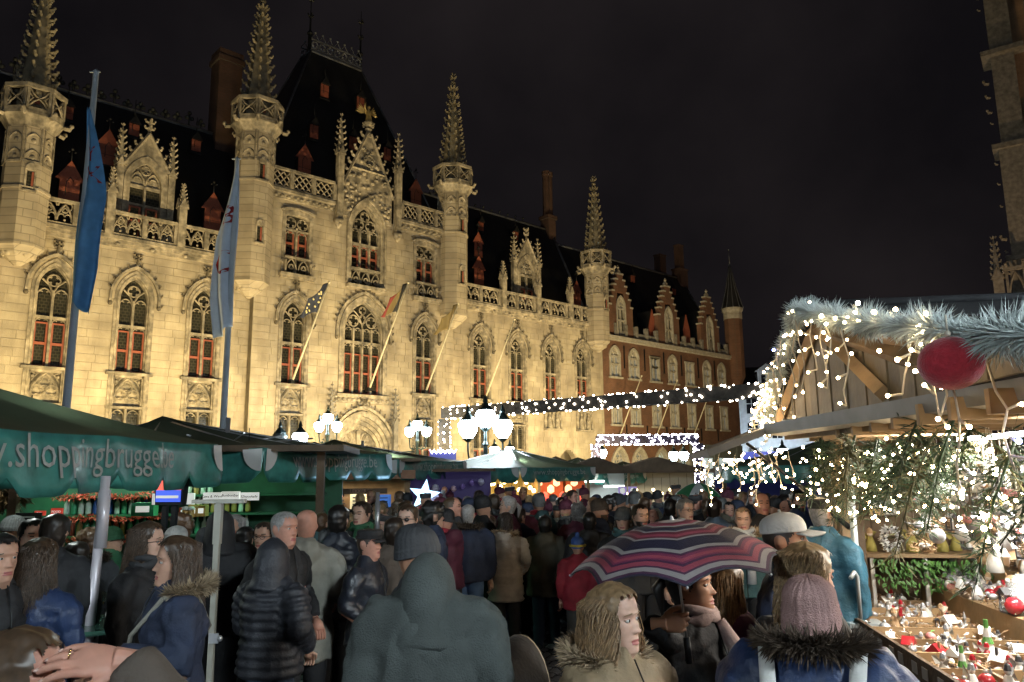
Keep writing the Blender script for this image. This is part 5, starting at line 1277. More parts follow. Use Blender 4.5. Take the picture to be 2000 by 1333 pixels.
lampl(local(ch, (-.2, .3, 1.9)), 38, (1, .86, .62), 1.4, sy=.2); lampl(local(ch, (1.1, .2, 1.9)), 16, (1, .82, .55), .8, sy=.2)
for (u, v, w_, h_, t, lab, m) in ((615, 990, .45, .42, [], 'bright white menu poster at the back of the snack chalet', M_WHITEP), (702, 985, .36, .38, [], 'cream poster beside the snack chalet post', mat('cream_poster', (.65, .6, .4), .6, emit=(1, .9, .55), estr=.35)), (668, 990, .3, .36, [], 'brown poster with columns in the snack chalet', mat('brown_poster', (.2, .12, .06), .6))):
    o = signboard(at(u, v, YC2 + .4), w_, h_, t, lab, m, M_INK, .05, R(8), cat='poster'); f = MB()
    for k in range(4): f.box(-w_*.36, w_*(.1 + .25*rnd.random()), -.008, -.002, h_*.3 - k*h_*.17, h_*.36 - k*h_*.17)
    f.build('print', M_INK, o)
o = signboard(at(702, 960, YC2 - .45), 1.0, .1, ['LEKKERS'], 'carved timber name board on the snack chalet', M_WOODD, mat('carved_letters', (.3, .16, .1), .6), .09, R(8))
# blue board, star light, card
YD = 15.5
o = empty('ladder_board', at(750, 1010, 13.5), 0, 'tall blue board of white rungs beside the snack chalet', 'sign'); f = MB(); f.box(-.11, .11, 0, .04, -.45, .38); f.build('panel', mat('blue_sign_panel', (.05, .16, .5), .5, emit=(.1, .3, 1), estr=.32), o)
for k in range(13): f = MB(); f.box(-.075, .06, -.008, 0, -.38 + k*.058, -.365 + k*.058); f.build('rung', M_IRON, o)
sv = empty('souvenir_stall', (at(800, 1000, YD).x, YD + .6, 0), 0, 'souvenir stall glowing pink and violet under the third canopy', 'market stall')
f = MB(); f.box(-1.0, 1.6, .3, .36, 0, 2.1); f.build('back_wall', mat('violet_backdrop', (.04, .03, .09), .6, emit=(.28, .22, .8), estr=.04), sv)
f = MB(); f.box(-1.0, 1.6, -.3, .0, .95, 1.0); f.build('counter', M_WOODD, sv)
f = MB(); f.box(-1.0, -.45, .2, .28, 1.55, 2.0); f.build('lit_panel', emat('pink_panel', (1, .45, .3), 1.6), sv)
f = MB(); f.box(-1.1, 1.7, -.4, .4, 2.1, 2.16); f.build('roof', M_WOODD, sv)
rr = random.Random(3)
for k in range(26):
    f = MB(); s = rr.uniform(.04, .09); f.lathe([(s*.3, -s), (s, -s*.2), (s*.7, s*.7), (s*.15, s)], 6); c_ = rnd.choice([(.6, .1, .15), (.7, .5, .6), (.3, .2, .6), (.8, .4, .25), (.6, .6, .8)])
    o = f.build('paper_star', mat('souvenir_%d' % (k % 5), c_, .5), None, local(sv, (-.9 + 2.3*(k % 13)/12, .1, (1.35 if k < 13 else 1.75) + rr.uniform(-.1, .15)))); tag(o, 'folded paper ornament, %s from the left in the %s row of the violet stall' % (ORD[k % 13], 'lower' if k < 13 else 'upper'), 'ornament', 'paper ornaments in the violet stall')
def star(p, r0, r1, n, th):
    f = MB(); c0 = f.av((0, -th, 0)); c1 = f.av((0, th, 0)); ring = [f.av(((r0 if k % 2 == 0 else r1)*math.sin(math.pi*k/n), 0, (r0 if k % 2 == 0 else r1)*math.cos(math.pi*k/n))) for k in range(2*n)]
    for k in range(2*n): f.af((c0, ring[k], ring[(k+1) % (2*n)])); f.af((c1, ring[(k+1) % (2*n)], ring[k]))
    return f
o = star(0, .26, .11, 5, .1).build('star_light', emat('blue_white_star', (.45, .75, 1.0), 3.2), None, at(829, 968, 12.4)); o.rotation_euler = (0, R(8), 0); tag(o, 'big glowing blue white star hung under the third canopy', 'star light')
lampl(at(829, 968, 12.2), 6, (.4, .7, 1), .3, (0, -1, 0))
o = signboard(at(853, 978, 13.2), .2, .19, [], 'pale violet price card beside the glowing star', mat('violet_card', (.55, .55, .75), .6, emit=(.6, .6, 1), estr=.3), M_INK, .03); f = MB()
for k in range(5): f.box(-.07, .07 - .05*rnd.random(), -.008, -.002, .05 - k*.03, .058 - k*.03)
f.build('print', M_INK, o)
# crown shaped sign
o = empty('crown_sign', at(865, 900, 25), R(4), 'dark blue crown shaped sign edged with white bulbs, reading PITTA', 'sign'); f = MB()
cw_ = [(-.43, -.42), (.43, -.42), (.43, .34)] + [(.43 - .86*(k/12), .34 - (.1 if k % 2 else 0)) for k in range(1, 13)]
f.prism(cw_, 0, .08); f.build('panel', mat('sign_navy', (.03, .03, .16), .5, emit=(.1, .1, .5), estr=.25), o)
l = link('lettering', textmesh('PITTA', .26, emat('sign_white_letters', (.85, .88, 1.0), 1.6), .01), o, (0, -.02, -.12)); l.rotation_euler = (R(90), 0, 0)
f = MB()
for (a, b) in zip(cw_[1:], cw_[2:] + cw_[:1]):
    for q in (0, .5): f.ball((a[0] + (b[0]-a[0])*q, -.03, a[1] + (b[1]-a[1])*q), .02, nu=5, nv=3)
tag(f.build('edge_bulbs', M_COLDB, o), kind='stuff')
# yellow bulb stall, red stall, white stall, far right strips
def farstall(u, Y, x0, x1, label, wall, lamps, sign=None):
    p = at(u, 960, Y); o = empty('market_stall', (p.x, Y, 0), 0, label, 'market stall', 'far market stalls')
    f = MB(); f.box(x0, x1, .6, .66, 0, 2.1); f.build('back_wall', wall, o); f = MB(); f.box(x0, x1, -.35, .0, .9, .95); f.build('counter', M_WOODD, o); f = MB(); f.prism([(x0 - .15, 2.0), (x1 + .15, 2.0), (x1 + .15, 2.08), ((x0+x1)/2, 2.5), (x0 - .15, 2.08)], -.5, .8); f.build('roof', M_WOODD, o)
    for x in (x0, x1): f = MB(); f.box(x - .04, x + .04, -.4, -.32, 0, 2.05); f.build('post', M_WOOD, o)
    for (a, b, z, m) in lamps: f = MB(); f.box(a, b, -.1, -.05, z, z + .05); f.build('strip_light', m, o)
    return o
M_OCH = mat('ochre_lit_boards', (.35, .25, .08), .7, var=.2)
y1 = farstall(975, 21.5, -1.1, 1.1, 'far stall hung with round yellow bulbs', M_OCH, [])
for k in range(20):
    q = local(y1, (-1.0 + 2.0*(k + .5)/20, -.55, 1.62 + .1*math.sin(k*1.9) + .05*((k*7) % 3)))
    f = MB(); f.ball((0, 0, 0), .055, nu=8, nv=6); b = f.build('round_bulb', emat('yellow_globe', (1, .78, .30), 14), None, q); tag(b, 'round yellow bulb, %s from the left, along the far ochre stall' % ORD[k], 'bulb', 'round yellow bulbs of the far stall'); f = MB(); f.lathe([(.015, .05), (.02, .09)], 6); f.tube([(0, 0, .09), (0, 0, .3)], .005, 3); f.build('socket', M_IRON, b)
lampl(local(y1, (0, -.2, 1.9)), 40, (1, .72, .28), 1.6, sy=.2)
signboard(local(y1, (.6, -.42, 1.2)), .45, .22, ['SOEP'], 'lit ochre sign board low on the far bulb stall', mat('ochre_sign', (.6, .42, .12), .6, emit=(1, .7, .2), estr=.4), M_WOODD, .15)
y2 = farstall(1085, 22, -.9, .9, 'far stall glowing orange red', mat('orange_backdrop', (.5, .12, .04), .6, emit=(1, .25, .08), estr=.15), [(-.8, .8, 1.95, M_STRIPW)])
for k in range(10): f = MB(); f.lathe([(.02, 0), (.1, .05), (.1, .18), (.03, .25)], 8); o = f.build('paper_lantern', emat('orange_paper', (1, .55, .3), 1.8) if k % 3 else emat('red_paper', (1, .12, .08), 1.4), None, local(y2, (-.8 + k*.17, .3, 1.25 + .2*(k % 3)))); tag(o, '%s paper lantern, %s from the left, in the far glowing stall' % ('orange' if k % 3 else 'red', ORD[k]), 'lantern', 'paper lanterns in the far red stall')
y3 = farstall(1160, 23, -.9, 1.0, 'far white lit stall right of the orange one', mat('white_backdrop', (.45, .5, .5), .7), [(-.85, .3, 1.75, M_STRIP), (.3, .9, 1.6, M_STRIP)])
lampl(local(y3, (0, -.1, 1.8)), 25, (.9, 1, 1), 1.4, sy=.2); lampl(local(y2, (0, -.1, 1.8)), 14, (1, .5, .25), 1.2, sy=.2)
for (u, lab) in ((1216, 'left violet poster under the fifth canopy'), (1236, 'right violet poster under the fifth canopy')):
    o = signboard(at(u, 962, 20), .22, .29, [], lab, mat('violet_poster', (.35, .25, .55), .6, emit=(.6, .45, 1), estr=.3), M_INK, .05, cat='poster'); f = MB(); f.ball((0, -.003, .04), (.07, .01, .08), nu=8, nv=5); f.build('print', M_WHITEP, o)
y4 = farstall(1270, 25, -1.2, 1.6, 'far pale stall with warm lamps, behind the green and white umbrella', mat('pale_backdrop', (.4, .38, .3), .7), [])
lampl(local(y4, (0, -.2, 1.6)), 30, (1, .85, .6), 1.8, sy=.2)
for k in range(9): f = MB(); f.ball((0, 0, 0), .05, nu=7, nv=5); o = f.build('warm_lamp', emat('warm_lamp_glow', (1, .75, .4), 10), None, local(y4, (-.8 + k*.27, -.5, 1.35 + .12*(k % 2)))); tag(o, 'small warm lamp, %s from the left, along the far pale stall' % ORD[k], 'lamp', 'warm lamps of the far pale stall'); f = MB(); f.tube([(0, 0, .04), (0, 0, .5)], .006, 3); f.build('cord', M_IRON, o)
# blue lit stall and lit little trees beyond the right stall
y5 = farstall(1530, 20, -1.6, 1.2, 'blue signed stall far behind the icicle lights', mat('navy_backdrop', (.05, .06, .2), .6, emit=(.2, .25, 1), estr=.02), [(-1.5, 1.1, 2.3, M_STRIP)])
signboard(local(y5, (-.2, -.55, 2.35)), 1.9, .34, ['Lichtpunt'], 'blue banner sign above the far blue stall', mat('blue_banner_sign', (.06, .08, .4), .5, emit=(.2, .25, 1), estr=.5), emat('sign_white_letters', (.85, .88, 1.0), 1.6), .3)
def litcone(u, v0, v1, Y, n, label):
    a = at(u, v1, Y); b = at(u, v0, Y); o = empty('lit_tree', (a.x, a.y, 0), 0, label, 'tree', 'small lit trees on the square'); H = b.z; f = MB(); rr = random.Random(int(u))
    for k in range(900):
        t = rr.random(); rad = .5*(1 - t)**.8; an = rr.random()*6.28; p_ = Vector((rad*math.cos(an)*rr.uniform(.5, 1), rad*math.sin(an)*rr.uniform(.5, 1), .3 + t*(H - .3))); f.leaf(p_, Vector((math.cos(an), math.sin(an), -.4))*.2, Vector((-math.sin(an), math.cos(an), 0))*.03)
    f.build('needles', mat('dark_needles', (.02, .045, .02), .7, island=.5), o); f = MB(); f.tube([(0, 0, 0), (0, 0, H)], [.06, .01], 6); f.build('trunk', M_WOODD, o); f = MB()
    for k in range(n): t = rr.random(); an = rr.random()*6.28; rad = .52*(1 - t)**.8; f.ball((rad*math.cos(an), rad*math.sin(an), .3 + t*(H - .3)), .03, nu=5, nv=3)
    tag(f.build('fairy_bulbs', M_WARMB, o), kind='stuff')
litcone(1403, 935, 985, 24, 60, 'small lit tree left of the blue signed stall'); litcone(1432, 915, 985, 27, 80, 'taller lit tree by the grey shopfront')
# ================================================================ ornament stall at the right
SQ = Vector((2.62, 6.2, 0)); SRZ = R(-8)
SM = Matrix.Translation(SQ) @ Matrix.Rotation(SRZ, 4, 'Z')
def S(x, y, z): return SM @ Vector((x, y, z))
os_ = empty('ornament_stall', SQ, SRZ, 'timber ornament stall with a frosted garland and icicle lights on its gable', 'market stall')
M_GAB = mat('ochre_gable_board', (.145, .108, .058), .65, var=.35, vscale=3, bump=.3, bscale=16, objvar=.35, col2=(.085, .062, .032))
M_GUT = mat('grey_metal_gutter', (.19, .19, .185), .5, metal=.2, var=.15)
AY, AZ = -.8, 3.2                                          # apex of the gable
def gz(y): return AZ - abs(y - AY)*(.3 if y > AY else .225)
k = 0; y = -4.4
while y < .95:                                             # upright gable boards, one by one
    y1 = min(y + .19, .95); f = MB(); f.prism([(y + .004, 2.44), (y1 - .004, 2.44), (y1 - .004, gz(y1) - .02), (y + .004, gz(y) - .02)], -.27 + .007*(k % 2), -.24, axis='x'); f.build('gable_board', M_GAB, os_); y += .19; k += 1
for (a, b) in (((-3.0, 2.5), (-1.2, 3.0)), ((-2.1, 2.5), (-.85, 3.1)), ((.75, 2.5), (-.75, 3.1)), ((-4.2, 2.46), (-2.2, 2.8))):
    f = MB(); f.tube([(-.29, a[0], a[1]), (-.29, b[0], b[1])], .05, 4, smooth=False); f.build('gable_brace', M_WOOD, os_)
for (ya, yb) in ((-4.6, AY), (1.1, AY)):
    f = MB(); za, zb_ = gz(ya), gz(yb); i = [f.av(p) for p in ((-.33, ya, za), (2.6, ya, za), (2.6, yb, zb_), (-.33, yb, zb_), (-.33, ya, za + .06), (2.6, ya, za + .06), (2.6, yb, zb_ + .06), (-.33, yb, zb_ + .06))]
    for q in ((0,3,2,1),(4,5,6,7),(0,1,5,4),(1,2,6,5),(2,3,7,6),(3,0,4,7)): f.af([i[t] for t in q])
    f.build('roof_slope', mat('dark_roof_felt', (.018, .018, .02), .8, var=.3, bump=.4), os_)
f = MB(); f.tube([(-.34, AY, AZ + .08), (2.6, AY, AZ + .08)], .035, 6); f.build('ridge_cap', mat('dark_roof_felt', (.018, .018, .02), .8), os_)
f = MB(); gp_ = [(-.46, .02, 2.375), (-.06, -3.9, 2.345)]; sec_ = [(-.08, 0), (.04, -.015), (.06, .085), (.035, .085), (.02, .01), (-.055, .025), (-.07, .085), (-.095, .085)]
ra_ = [[f.av((g[0] + x, g[1], g[2] + z)) for (x, z) in sec_] for g in gp_]
for j in range(8): f.af((ra_[0][j], ra_[0][(j+1) % 8], ra_[1][(j+1) % 8], ra_[1][j]))
f.af(ra_[0]); f.af(ra_[1][::-1]); f.build('gutter', M_GUT, os_)
f = MB(); i = [f.av(p) for p in ((-.40, .0, 2.33), (-.0, -3.9, 2.30), (.04, -3.9, 2.30), (-.36, .0, 2.33), (-.40, .0, 2.43), (-.0, -3.9, 2.40), (.04, -3.9, 2.40), (-.36, .0, 2.43))]
for q in ((0,3,2,1),(4,5,6,7),(0,1,5,4),(1,2,6,5),(2,3,7,6),(3,0,4,7)): f.af([i[t] for t in q])
f.build('fascia', M_WOOD, os_)
for kk in range(12): f = MB(); f.box(-.3, .5, -4.4 + kk*.36, -4.36 + kk*.36, 2.30, 2.40); f.build('eave_rafter', M_WOOD, os_)
# raised flap with its gas strut
f = MB(); i = [f.av(p) for p in ((-.36, .06, 2.44), (-1.0, .06, 2.20), (-1.0, 1.9, 2.20), (-.36, 1.9, 2.44), (-.36, .06, 2.50), (-1.02, .06, 2.255), (-1.02, 1.9, 2.255), (-.36, 1.9, 2.50))]
for q in ((0,3,2,1),(4,5,6,7),(0,1,5,4),(1,2,6,5),(2,3,7,6),(3,0,4,7)): f.af([i[t] for t in q])
f.box(-.40, -.34, .0, .06, 2.36, 2.5); f.build('flap', M_GUT, os_)
f = MB(); f.tube([(-.62, .5, 2.32), (-.28, .1, 1.95)], .014, 6); f.tube([(-.28, .1, 1.95), (.0, -.2, 1.64)], .022, 6); f.build('gas_strut', mat('black_strut', (.02, .02, .022), .3, metal=.5), os_)
for (x, y, w_, m) in ((.02, .12, .045, M_WOOD), (.12, .06, .05, M_WOODD), (.02, -.02, .04, M_WOOD)): f = MB(); f.box(x - w_, x + w_, y - .03, y + .03, 0, 2.42); f.build('post', m, os_)
f = MB(); f.tube([(.02, -.22, 0), (.02, -.22, 2.4)], .026, 8); f.box(-.1, .16, -.34, -.1, .93, .96); f.build('metal_post', mat('pale_blue_steel', (.55, .62, .66), .35, metal=.5), os_)
f = MB(); f.tube([(-.02, -.34, 1.0), (-.02, -.34, 1.3), (-.06, -.42, 1.34), (-.1, -.46, 1.3)], .016, 6); f.build('hook', MATS['pale_blue_steel'], os_)
# counter
f = MB(); f.box(0, 1.0, -4.5, 1.05, .86, .9); f.box(.9, 1.3, -4.5, 1.05, .86, 1.08); f.box(1.3, 1.7, -4.5, 1.05, .86, 1.28); f.box(1.7, 2.1, -4.5, 1.05, .86, 1.5); f.build('counter', M_WOOD, os_)
f = MB(); f.box(.06, .12, -4.5, 1.05, 0, .86); f.build('counter_skirt', mat('dark_skirt_cloth', (.02, .018, .016), .9), os_)
for kk in range(14):
    y0 = -4.4 + kk*.39
    f = MB(); f.box(-.03, -.005, y0, y0 + .385, .86, .985); f.build('tray_front', M_WOODD, os_)
    for q in (.06, .22):
        f = MB(); f.box(-.036, -.031, y0 + q, y0 + q + .08, .885, .95); f.build('price_card', mat('grey_price_card', (.4, .42, .45), .6), os_)
    f = MB(); f.box(-.01, .82, y0 - .008, y0 + .008, .9, .975); f.build('tray_divider', M_WOOD, os_)
for x in (.28, .56, .83): f = MB(); f.box(x - .008, x + .008, -4.4, -.9, .9, .965); f.build('tray_divider', M_WOOD, os_)
for kk in range(9): f = MB(); f.box(.3 + kk*.22, .515 + kk*.22, 1.02, 1.05, .9, 2.4); f.build('wall_board', M_WOODD, os_)
for kk in range(20): f = MB(); f.box(2.08, 2.11, -4.4 + kk*.275, -4.13 + kk*.275, 1.4, 2.5); f.build('wall_board', M_WOODD, os_)
f = MB(); f.box(.32, 1.25, .55, .98, 1.34, 1.37); f.build('side_shelf', M_WOOD, os_)
for x in (.37, .8, 1.2):
    f = MB(); f.box(x - .014, x + .014, .58, .61, .9, 1.34); f.build('shelf_leg', mat('white_metal_leg', (.6, .6, .58), .4), os_)
f = MB(); f.box(.84, .88, .6, .64, 1.37, 2.0); f.build('shelf_upright', M_WOOD, os_)
M_TUBE = emat('cool_tube_light', (.93, .98, 1.0), 16)
for (y0, y1, x) in ((-3.9, -2.3, .75), (-1.9, -.5, .8), (-1.6, -.2, 1.6)):
    f = MB(); f.tube([(x, y0, 2.3), (x, y1, 2.3)], .018, 8); f.build('tube_light', M_TUBE, os_)
    lampl(S(x, (y0+y1)/2, 2.26), 135 if x < 1 else 110, (1.0, .93, .82), .12, sy=1.3, aim=(-.25, 0, -1))
# frosted garland along the gable edge
def ribbon_needles(f, c, d, ln, w_): f.leaf(c, d*ln, d.orthogonal().normalized()*w_)
M_FROST = mat('frosted_garland', (.50, .56, .54), .7, island=.35)
gpts = [(-.36, .86, 2.56), (-.36, .68, 2.74), (-.37, .28, 2.90), (-.38, -.3, 3.08), (-.4, AY, 3.25), (-.44, -1.4, 3.1), (-.48, -2.2, 2.90), (-.52, -3.0, 2.72), (-.52, -3.8, 2.54), (-.52, -4.4, 2.42)]
rr = random.Random(12); f = MB()
for k in range(12000):
    t = rr.random()*(len(gpts)-1); i = int(t); c = Vector(gpts[i]).lerp(Vector(gpts[i+1]), t - i); d = Vector((rr.gauss(0, 1), rr.gauss(0, .8), rr.gauss(0, 1))).normalized()
    ribbon_needles(f, c + d*.012, d, rr.uniform(.05, .10)*(1 + .3*math.sin(t*7)), .0036)
gl = empty('frosted_garland', S(-.5, AY, 3.24), SRZ, 'frosted pale fir garland draped along the stall gable', 'garland')
inv = Vector((.5, -AY, -3.24)); f.v = [v + inv for v in f.v]
tag(f.build('needles', M_FROST, gl), kind='stuff'); f = MB(); f.tube([Vector(p) + inv for p in gpts], .02, 5); f.build('stem', M_FROST, gl)
# icicle lights
M_WIRE = mat('white_light_wire', (.62, .56, .45), .5)
bm_ = MB(); bm_.ball((0, 0, 0), .0088, nu=7, nv=5); BULB = bm_.mesh('bulb', [emat('icicle_bulb', (1.0, .72, .40), 60)])
bm_ = MB(); bm_.ball((0, 0, 0), .011, nu=7, nv=5); BULBB = bm_.mesh('bulb', [emat('blue_bulb', (.25, .3, 1.0), 45)])
def bulb(o, p, m=None):
    s_ = rnd.uniform(.65, 1.35); return link('bulb', m or BULB, o, p, None, (s_, s_, s_))
def strand(o, p, ln, rr, nb, blue=False, r=.0042):
    f = MB(); pts = [Vector(p)]; a = rr.uniform(0, 6)
    n = max(3, int(ln/.07))
    for k in range(n): pts.append(pts[-1] + Vector((.022*math.sin(a + k*1.3), .03*math.sin(a*2 + k*1.7), -ln/n)))
    f.tube(pts, r, 4)
    bl = []
    for k in range(nb):
        c = pts[1 + int(k*(n-1)/max(1, nb-1)) if nb > 1 else -1]; d = Vector((rr.uniform(-1, .3), rr.uniform(-1, 1), rr.uniform(-.9, .5))).normalized()*.045
        f.tube([c, c + d], r*1.25, 4); bl.append(c + d*1.25)
    f.build('light_wire', M_WIRE, o)
    for k, b in enumerate(bl): link('bulb', BULBB if blue and k == 0 else BULB, o, b)
ic = empty('icicle_lights', S(0, 0, 0), SRZ, 'warm icicle light strings hanging over the stall gable', 'light string'); rr = random.Random(31)
for (y, ln, nb) in ((.95, .15, 3), (.9, .2, 4), (.82, .25, 4), (.74, .3, 5), (.62, .3, 4), (.55, .42, 5), (.45, .36, 4), (.36, .5, 5), (.25, .4, 4), (.12, .55, 5), (0, .3, 3), (-.12, .5, 4), (-.3, .58, 4), (-.48, .5, 3), (-.66, .62, 4), (-.95, .5, 3), (-1.15, .45, 3), (-1.75, .28, 4), (-1.9, .38, 4), (-2.05, .3, 3), (-2.3, .42, 4), (-3.15, .25, 4), (-3.3, .32, 4), (-3.4, .3, 3), (-3.6, .5, 3)):
    z = gz(y) - .02; strand(ic, (-.44 - (.08 if y < -1.5 else 0) + rr.uniform(-.04, .03), y*.93 if y > 0 else y, z), ln, rr, nb, blue=(y == -.48))
for k in range(46):
    y = rr.uniform(-3.7, .95); bulb(ic, (-.46 - (.08 if y < -1.5 else 0) + rr.uniform(-.03, .03), y*.9 if y > 0 else y, gz(y) + rr.uniform(-.12, .12)))
for k in range(34): y = rr.uniform(.45, 1.0); bulb(ic, (-.42 + rr.uniform(-.05, .05), y*.88, gz(y) + rr.uniform(-.3, .06)))
p0 = at(1945, 765, 2.9); nl = empty('icicle_lights', p0, 0, 'nearest loose strand of icicle lights with one blue bulb', 'light string'); f = MB()
pts = [at(u, v, 2.9) - p0 for (u, v) in ((1925, 700), (1945, 765), (1968, 800), (1958, 845), (1972, 890), (1982, 920))]
f.tube(pts, .005, 5); f.tube([pts[3], at(1985, 862, 2.85) - p0], .0055, 5); f.tube([pts[4], at(2012, 898, 2.85) - p0], .006, 5); f.tube([pts[2], at(1990, 790, 2.85) - p0], .0055, 5); f.build('light_wire', M_WIRE, nl)
for (u, v, m) in ((1990, 862, BULBB), (1996, 790, BULB)): link('bulb', m, nl, at(u, v, 2.84) - p0)
fl_ = empty('icicle_lights', S(-.7, .9, 2.2), SRZ, 'tangle of warm lights hanging under the raised flap', 'light string'); rr = random.Random(17)
for k in range(14): strand(fl_, (rr.uniform(-.25, .45), rr.uniform(-.9, .9), rr.uniform(-.02, .06)), rr.uniform(.12, .45), rr, rr.randint(2, 4))
for k in range(60): x = rr.uniform(-.3, .5); bulb(fl_, (x, rr.uniform(-.85, .9), .06 + x*.3 - rr.uniform(.02, .3)))
# big red felt bauble
q = at(1857, 710, 2.60); f = MB(); f.ball((0, 0, 0), (.104, .104, .092), nu=36, nv=22); o = f.build('felt_bauble', mat('red_felt', (.55, .03, .05), .8, var=.15, vscale=40, bump=.3, bscale=120, sheen=.4), None, q); tag(o, 'big matt red bauble hanging from the frosted garland', 'bauble')
f = MB(); f.tube([(0, 0, .1), (0, 0, .17)], .004, 4); f.ball((0, 0, .104), .012, nu=6, nv=4); f.build('hanger', M_WIRE, o)
# fir boughs under the eave
M_FIR = mat('dark_fir_needles', (.022, .05, .018), .65, island=.55); M_FIRY = mat('olive_fir_needles', (.075, .07, .022), .65, island=.5)
fb = empty('fir_boughs', S(.1, -1.8, 2.1), SRZ, 'hanging fir boughs with warm bulbs under the stall eave', 'garland'); rr = random.Random(44)
for (mt, n, seed) in ((M_FIR, 62, 1), (M_FIRY, 20, 2)):
    f = MB(); r2 = random.Random(seed)
    for k in range(n):
        base = Vector((r2.uniform(-.38, .5), r2.uniform(-2.1, 2.0), r2.uniform(.02, .26))); drop = r2.uniform(.2, .5) + (.12 if base.y < -.6 else 0)
        tip = base + Vector((r2.uniform(-.25, .1), r2.uniform(-.35, .35), -drop)); d = tip - base
        f.tube([base, base.lerp(tip, .5) + Vector((0, 0, .05)), tip], [.008, .006, .003], 4)
        for j in range(130):
            t = r2.random(); c = base.lerp(tip, t) + Vector((0, 0, .05*math.sin(math.pi*t))); a = (d.normalized()*.6 + Vector((r2.gauss(0, .6), r2.gauss(0, .6), r2.gauss(0, .45)))).normalized()
            f.leaf(c, a*r2.uniform(.05, .12), a.orthogonal().normalized()*.004)
            if j % 4 == 0:
                c2 = c + a*.09; a2 = (a + Vector((r2.gauss(0, .5), r2.gauss(0, .5), r2.gauss(0, .5)))).normalized(); f.leaf(c2, a2*.08, a2.orthogonal().normalized()*.004)
    tag(f.build('fir_needles', mt, fb), kind='stuff')
for k in range(250):
    t = rr.random(); y = 2.1 - 3.7*t**1.3; bulb(fb, (rr.uniform(-.42, .1), y, rr.uniform(-.32, .16)))
# ---------------------------------------------------------------- the goods
def om(name, fn, mats): b = MB(); fn(b); return b.mesh(name, mats)
def c3(n, c, rough=.35, **k): return mat(n, c, rough, **k)
O_W = c3('pearl_white_glass', (.75, .75, .74), .15, spec=.7); O_R = c3('dark_red_glass', (.35, .02, .03), .1, spec=.8); O_B = c3('straw_brown', (.34, .22, .12), .8, var=.3, island=.3); O_S = c3('silver_foil', (.6, .62, .66), .25, metal=.6); O_C = c3('cream_plaster', (.62, .52, .42), .6, var=.15); O_G = c3('glazed_green', (.10, .30, .07), .3); O_K = c3('dark_figure_paint', (.03, .03, .035), .4); O_P = c3('rose_paint', (.5, .2, .2), .5); O_Y = c3('moss_yellow', (.28, .24, .06), .8)
def bauble(b): b.ball((0, 0, .035), .035, nu=12, nv=8); b.lathe([(.008, .068), (.01, .078), (.004, .085)], 6, 1)
def figure(b):
    b.lathe([(.032, 0), (.03, .03), (.016, .07), (.012, .078)], 8, 0, smooth=True); b.ball((0, 0, .092), .016, 1, 7, 5); b.lathe([(.018, .095), (.012, .118), (.002, .126)], 7, 2)
    for s in (-1, 1): b.leaf((0, .012, .07), (s*.05, .012, .03), (0, .004, -.022), 3)
def house(b):
    b.box(-.035, .035, -.03, .03, 0, .05, 0); b.prism([(-.045, .05), (.045, .05), (0, .095)], -.036, .036, 1); b.box(-.008, .008, -.033, -.03, 0, .03, 2); b.box(.015, .027, -.033, -.03, .02, .038, 3); b.box(-.028, -.016, -.033, -.03, .02, .038, 3); b.box(.015, .025, -.01, .0, .06, .105, 2)
def conetree(b):
    for k in range(5): b.lathe([(.05 - .009*k, .02 + k*.036), (.012, .075 + k*.036)], 9, k % 2)
    b.box(-.008, .008, -.008, .008, 0, .03, 2)
def starf(b):
    for s in (-1, 1):
        c = b.av((0, s*.012, .05)); ring = [b.av(((.05 if k % 2 == 0 else .02)*math.sin(math.pi*k/5), 0, .05 + (.05 if k % 2 == 0 else .02)*math.cos(math.pi*k/5))) for k in range(10)]
        for k in range(10): b.af((c, ring[k], ring[(k+1) % 10]), 0)
def nest(b):
    r_ = random.Random(2)
    for k in range(70):
        a = r_.random()*6.28; q = r_.uniform(.02, .05); p = Vector((q*math.cos(a), q*math.sin(a), r_.uniform(.0, .04))); b.leaf(p, Vector((-math.sin(a), math.cos(a), r_.uniform(-.3, .5)))*.05, Vector((math.cos(a), math.sin(a), .4))*.004, 0)
    b.ball((.01, 0, .03), .014, 1, 6, 4); b.ball((-.012, .01, .03), .013, 1, 6, 4)
def bird(b):
    b.ball((0, 0, .03), (.03, .018, .02), 0, 8, 6); b.ball((.026, 0, .048), .013, 0, 7, 5); b.leaf((-.024, 0, .035), (-.05, 0, .01), (0, .012, 0), 0); b.tube([(.036, 0, .048), (.05, 0, .045)], [.004, .001], 4, 1); b.tube([(0, 0, .012), (0, 0, 0)], .003, 4, 1)
def pinecone(b):
    for k in range(6):
        z = .008 + k*.012; r_ = .026*math.sin(math.pi*(k + 1)/7.5)
        for j in range(7): a = 2*math.pi*(j + .5*(k % 2))/7; b.leaf((r_*.4*math.cos(a), r_*.4*math.sin(a), z), (r_*.9*math.cos(a), r_*.9*math.sin(a), .010), (-math.sin(a)*.009, math.cos(a)*.009, 0), 0)
def lanternm(b):
    b.box(-.025, .025, -.025, .025, 0, .008, 0); b.prism([(-.03, .075), (.03, .075), (0, .1)], -.03, .03, 0)
    for (x, y) in ((-1, -1), (1, -1), (1, 1), (-1, 1)): b.box(x*.022 - .003, x*.022 + .003, y*.022 - .003, y*.022 + .003, .008, .075, 0)
    b.lathe([(.01, .008), (.01, .05), (.002, .056)], 6, 1)
def fruit(b): b.ball((0, 0, .028), (.03, .03, .027), 0, 9, 6); b.leaf((0, 0, .052), (.03, .01, .012), (-.004, .01, 0), 1)
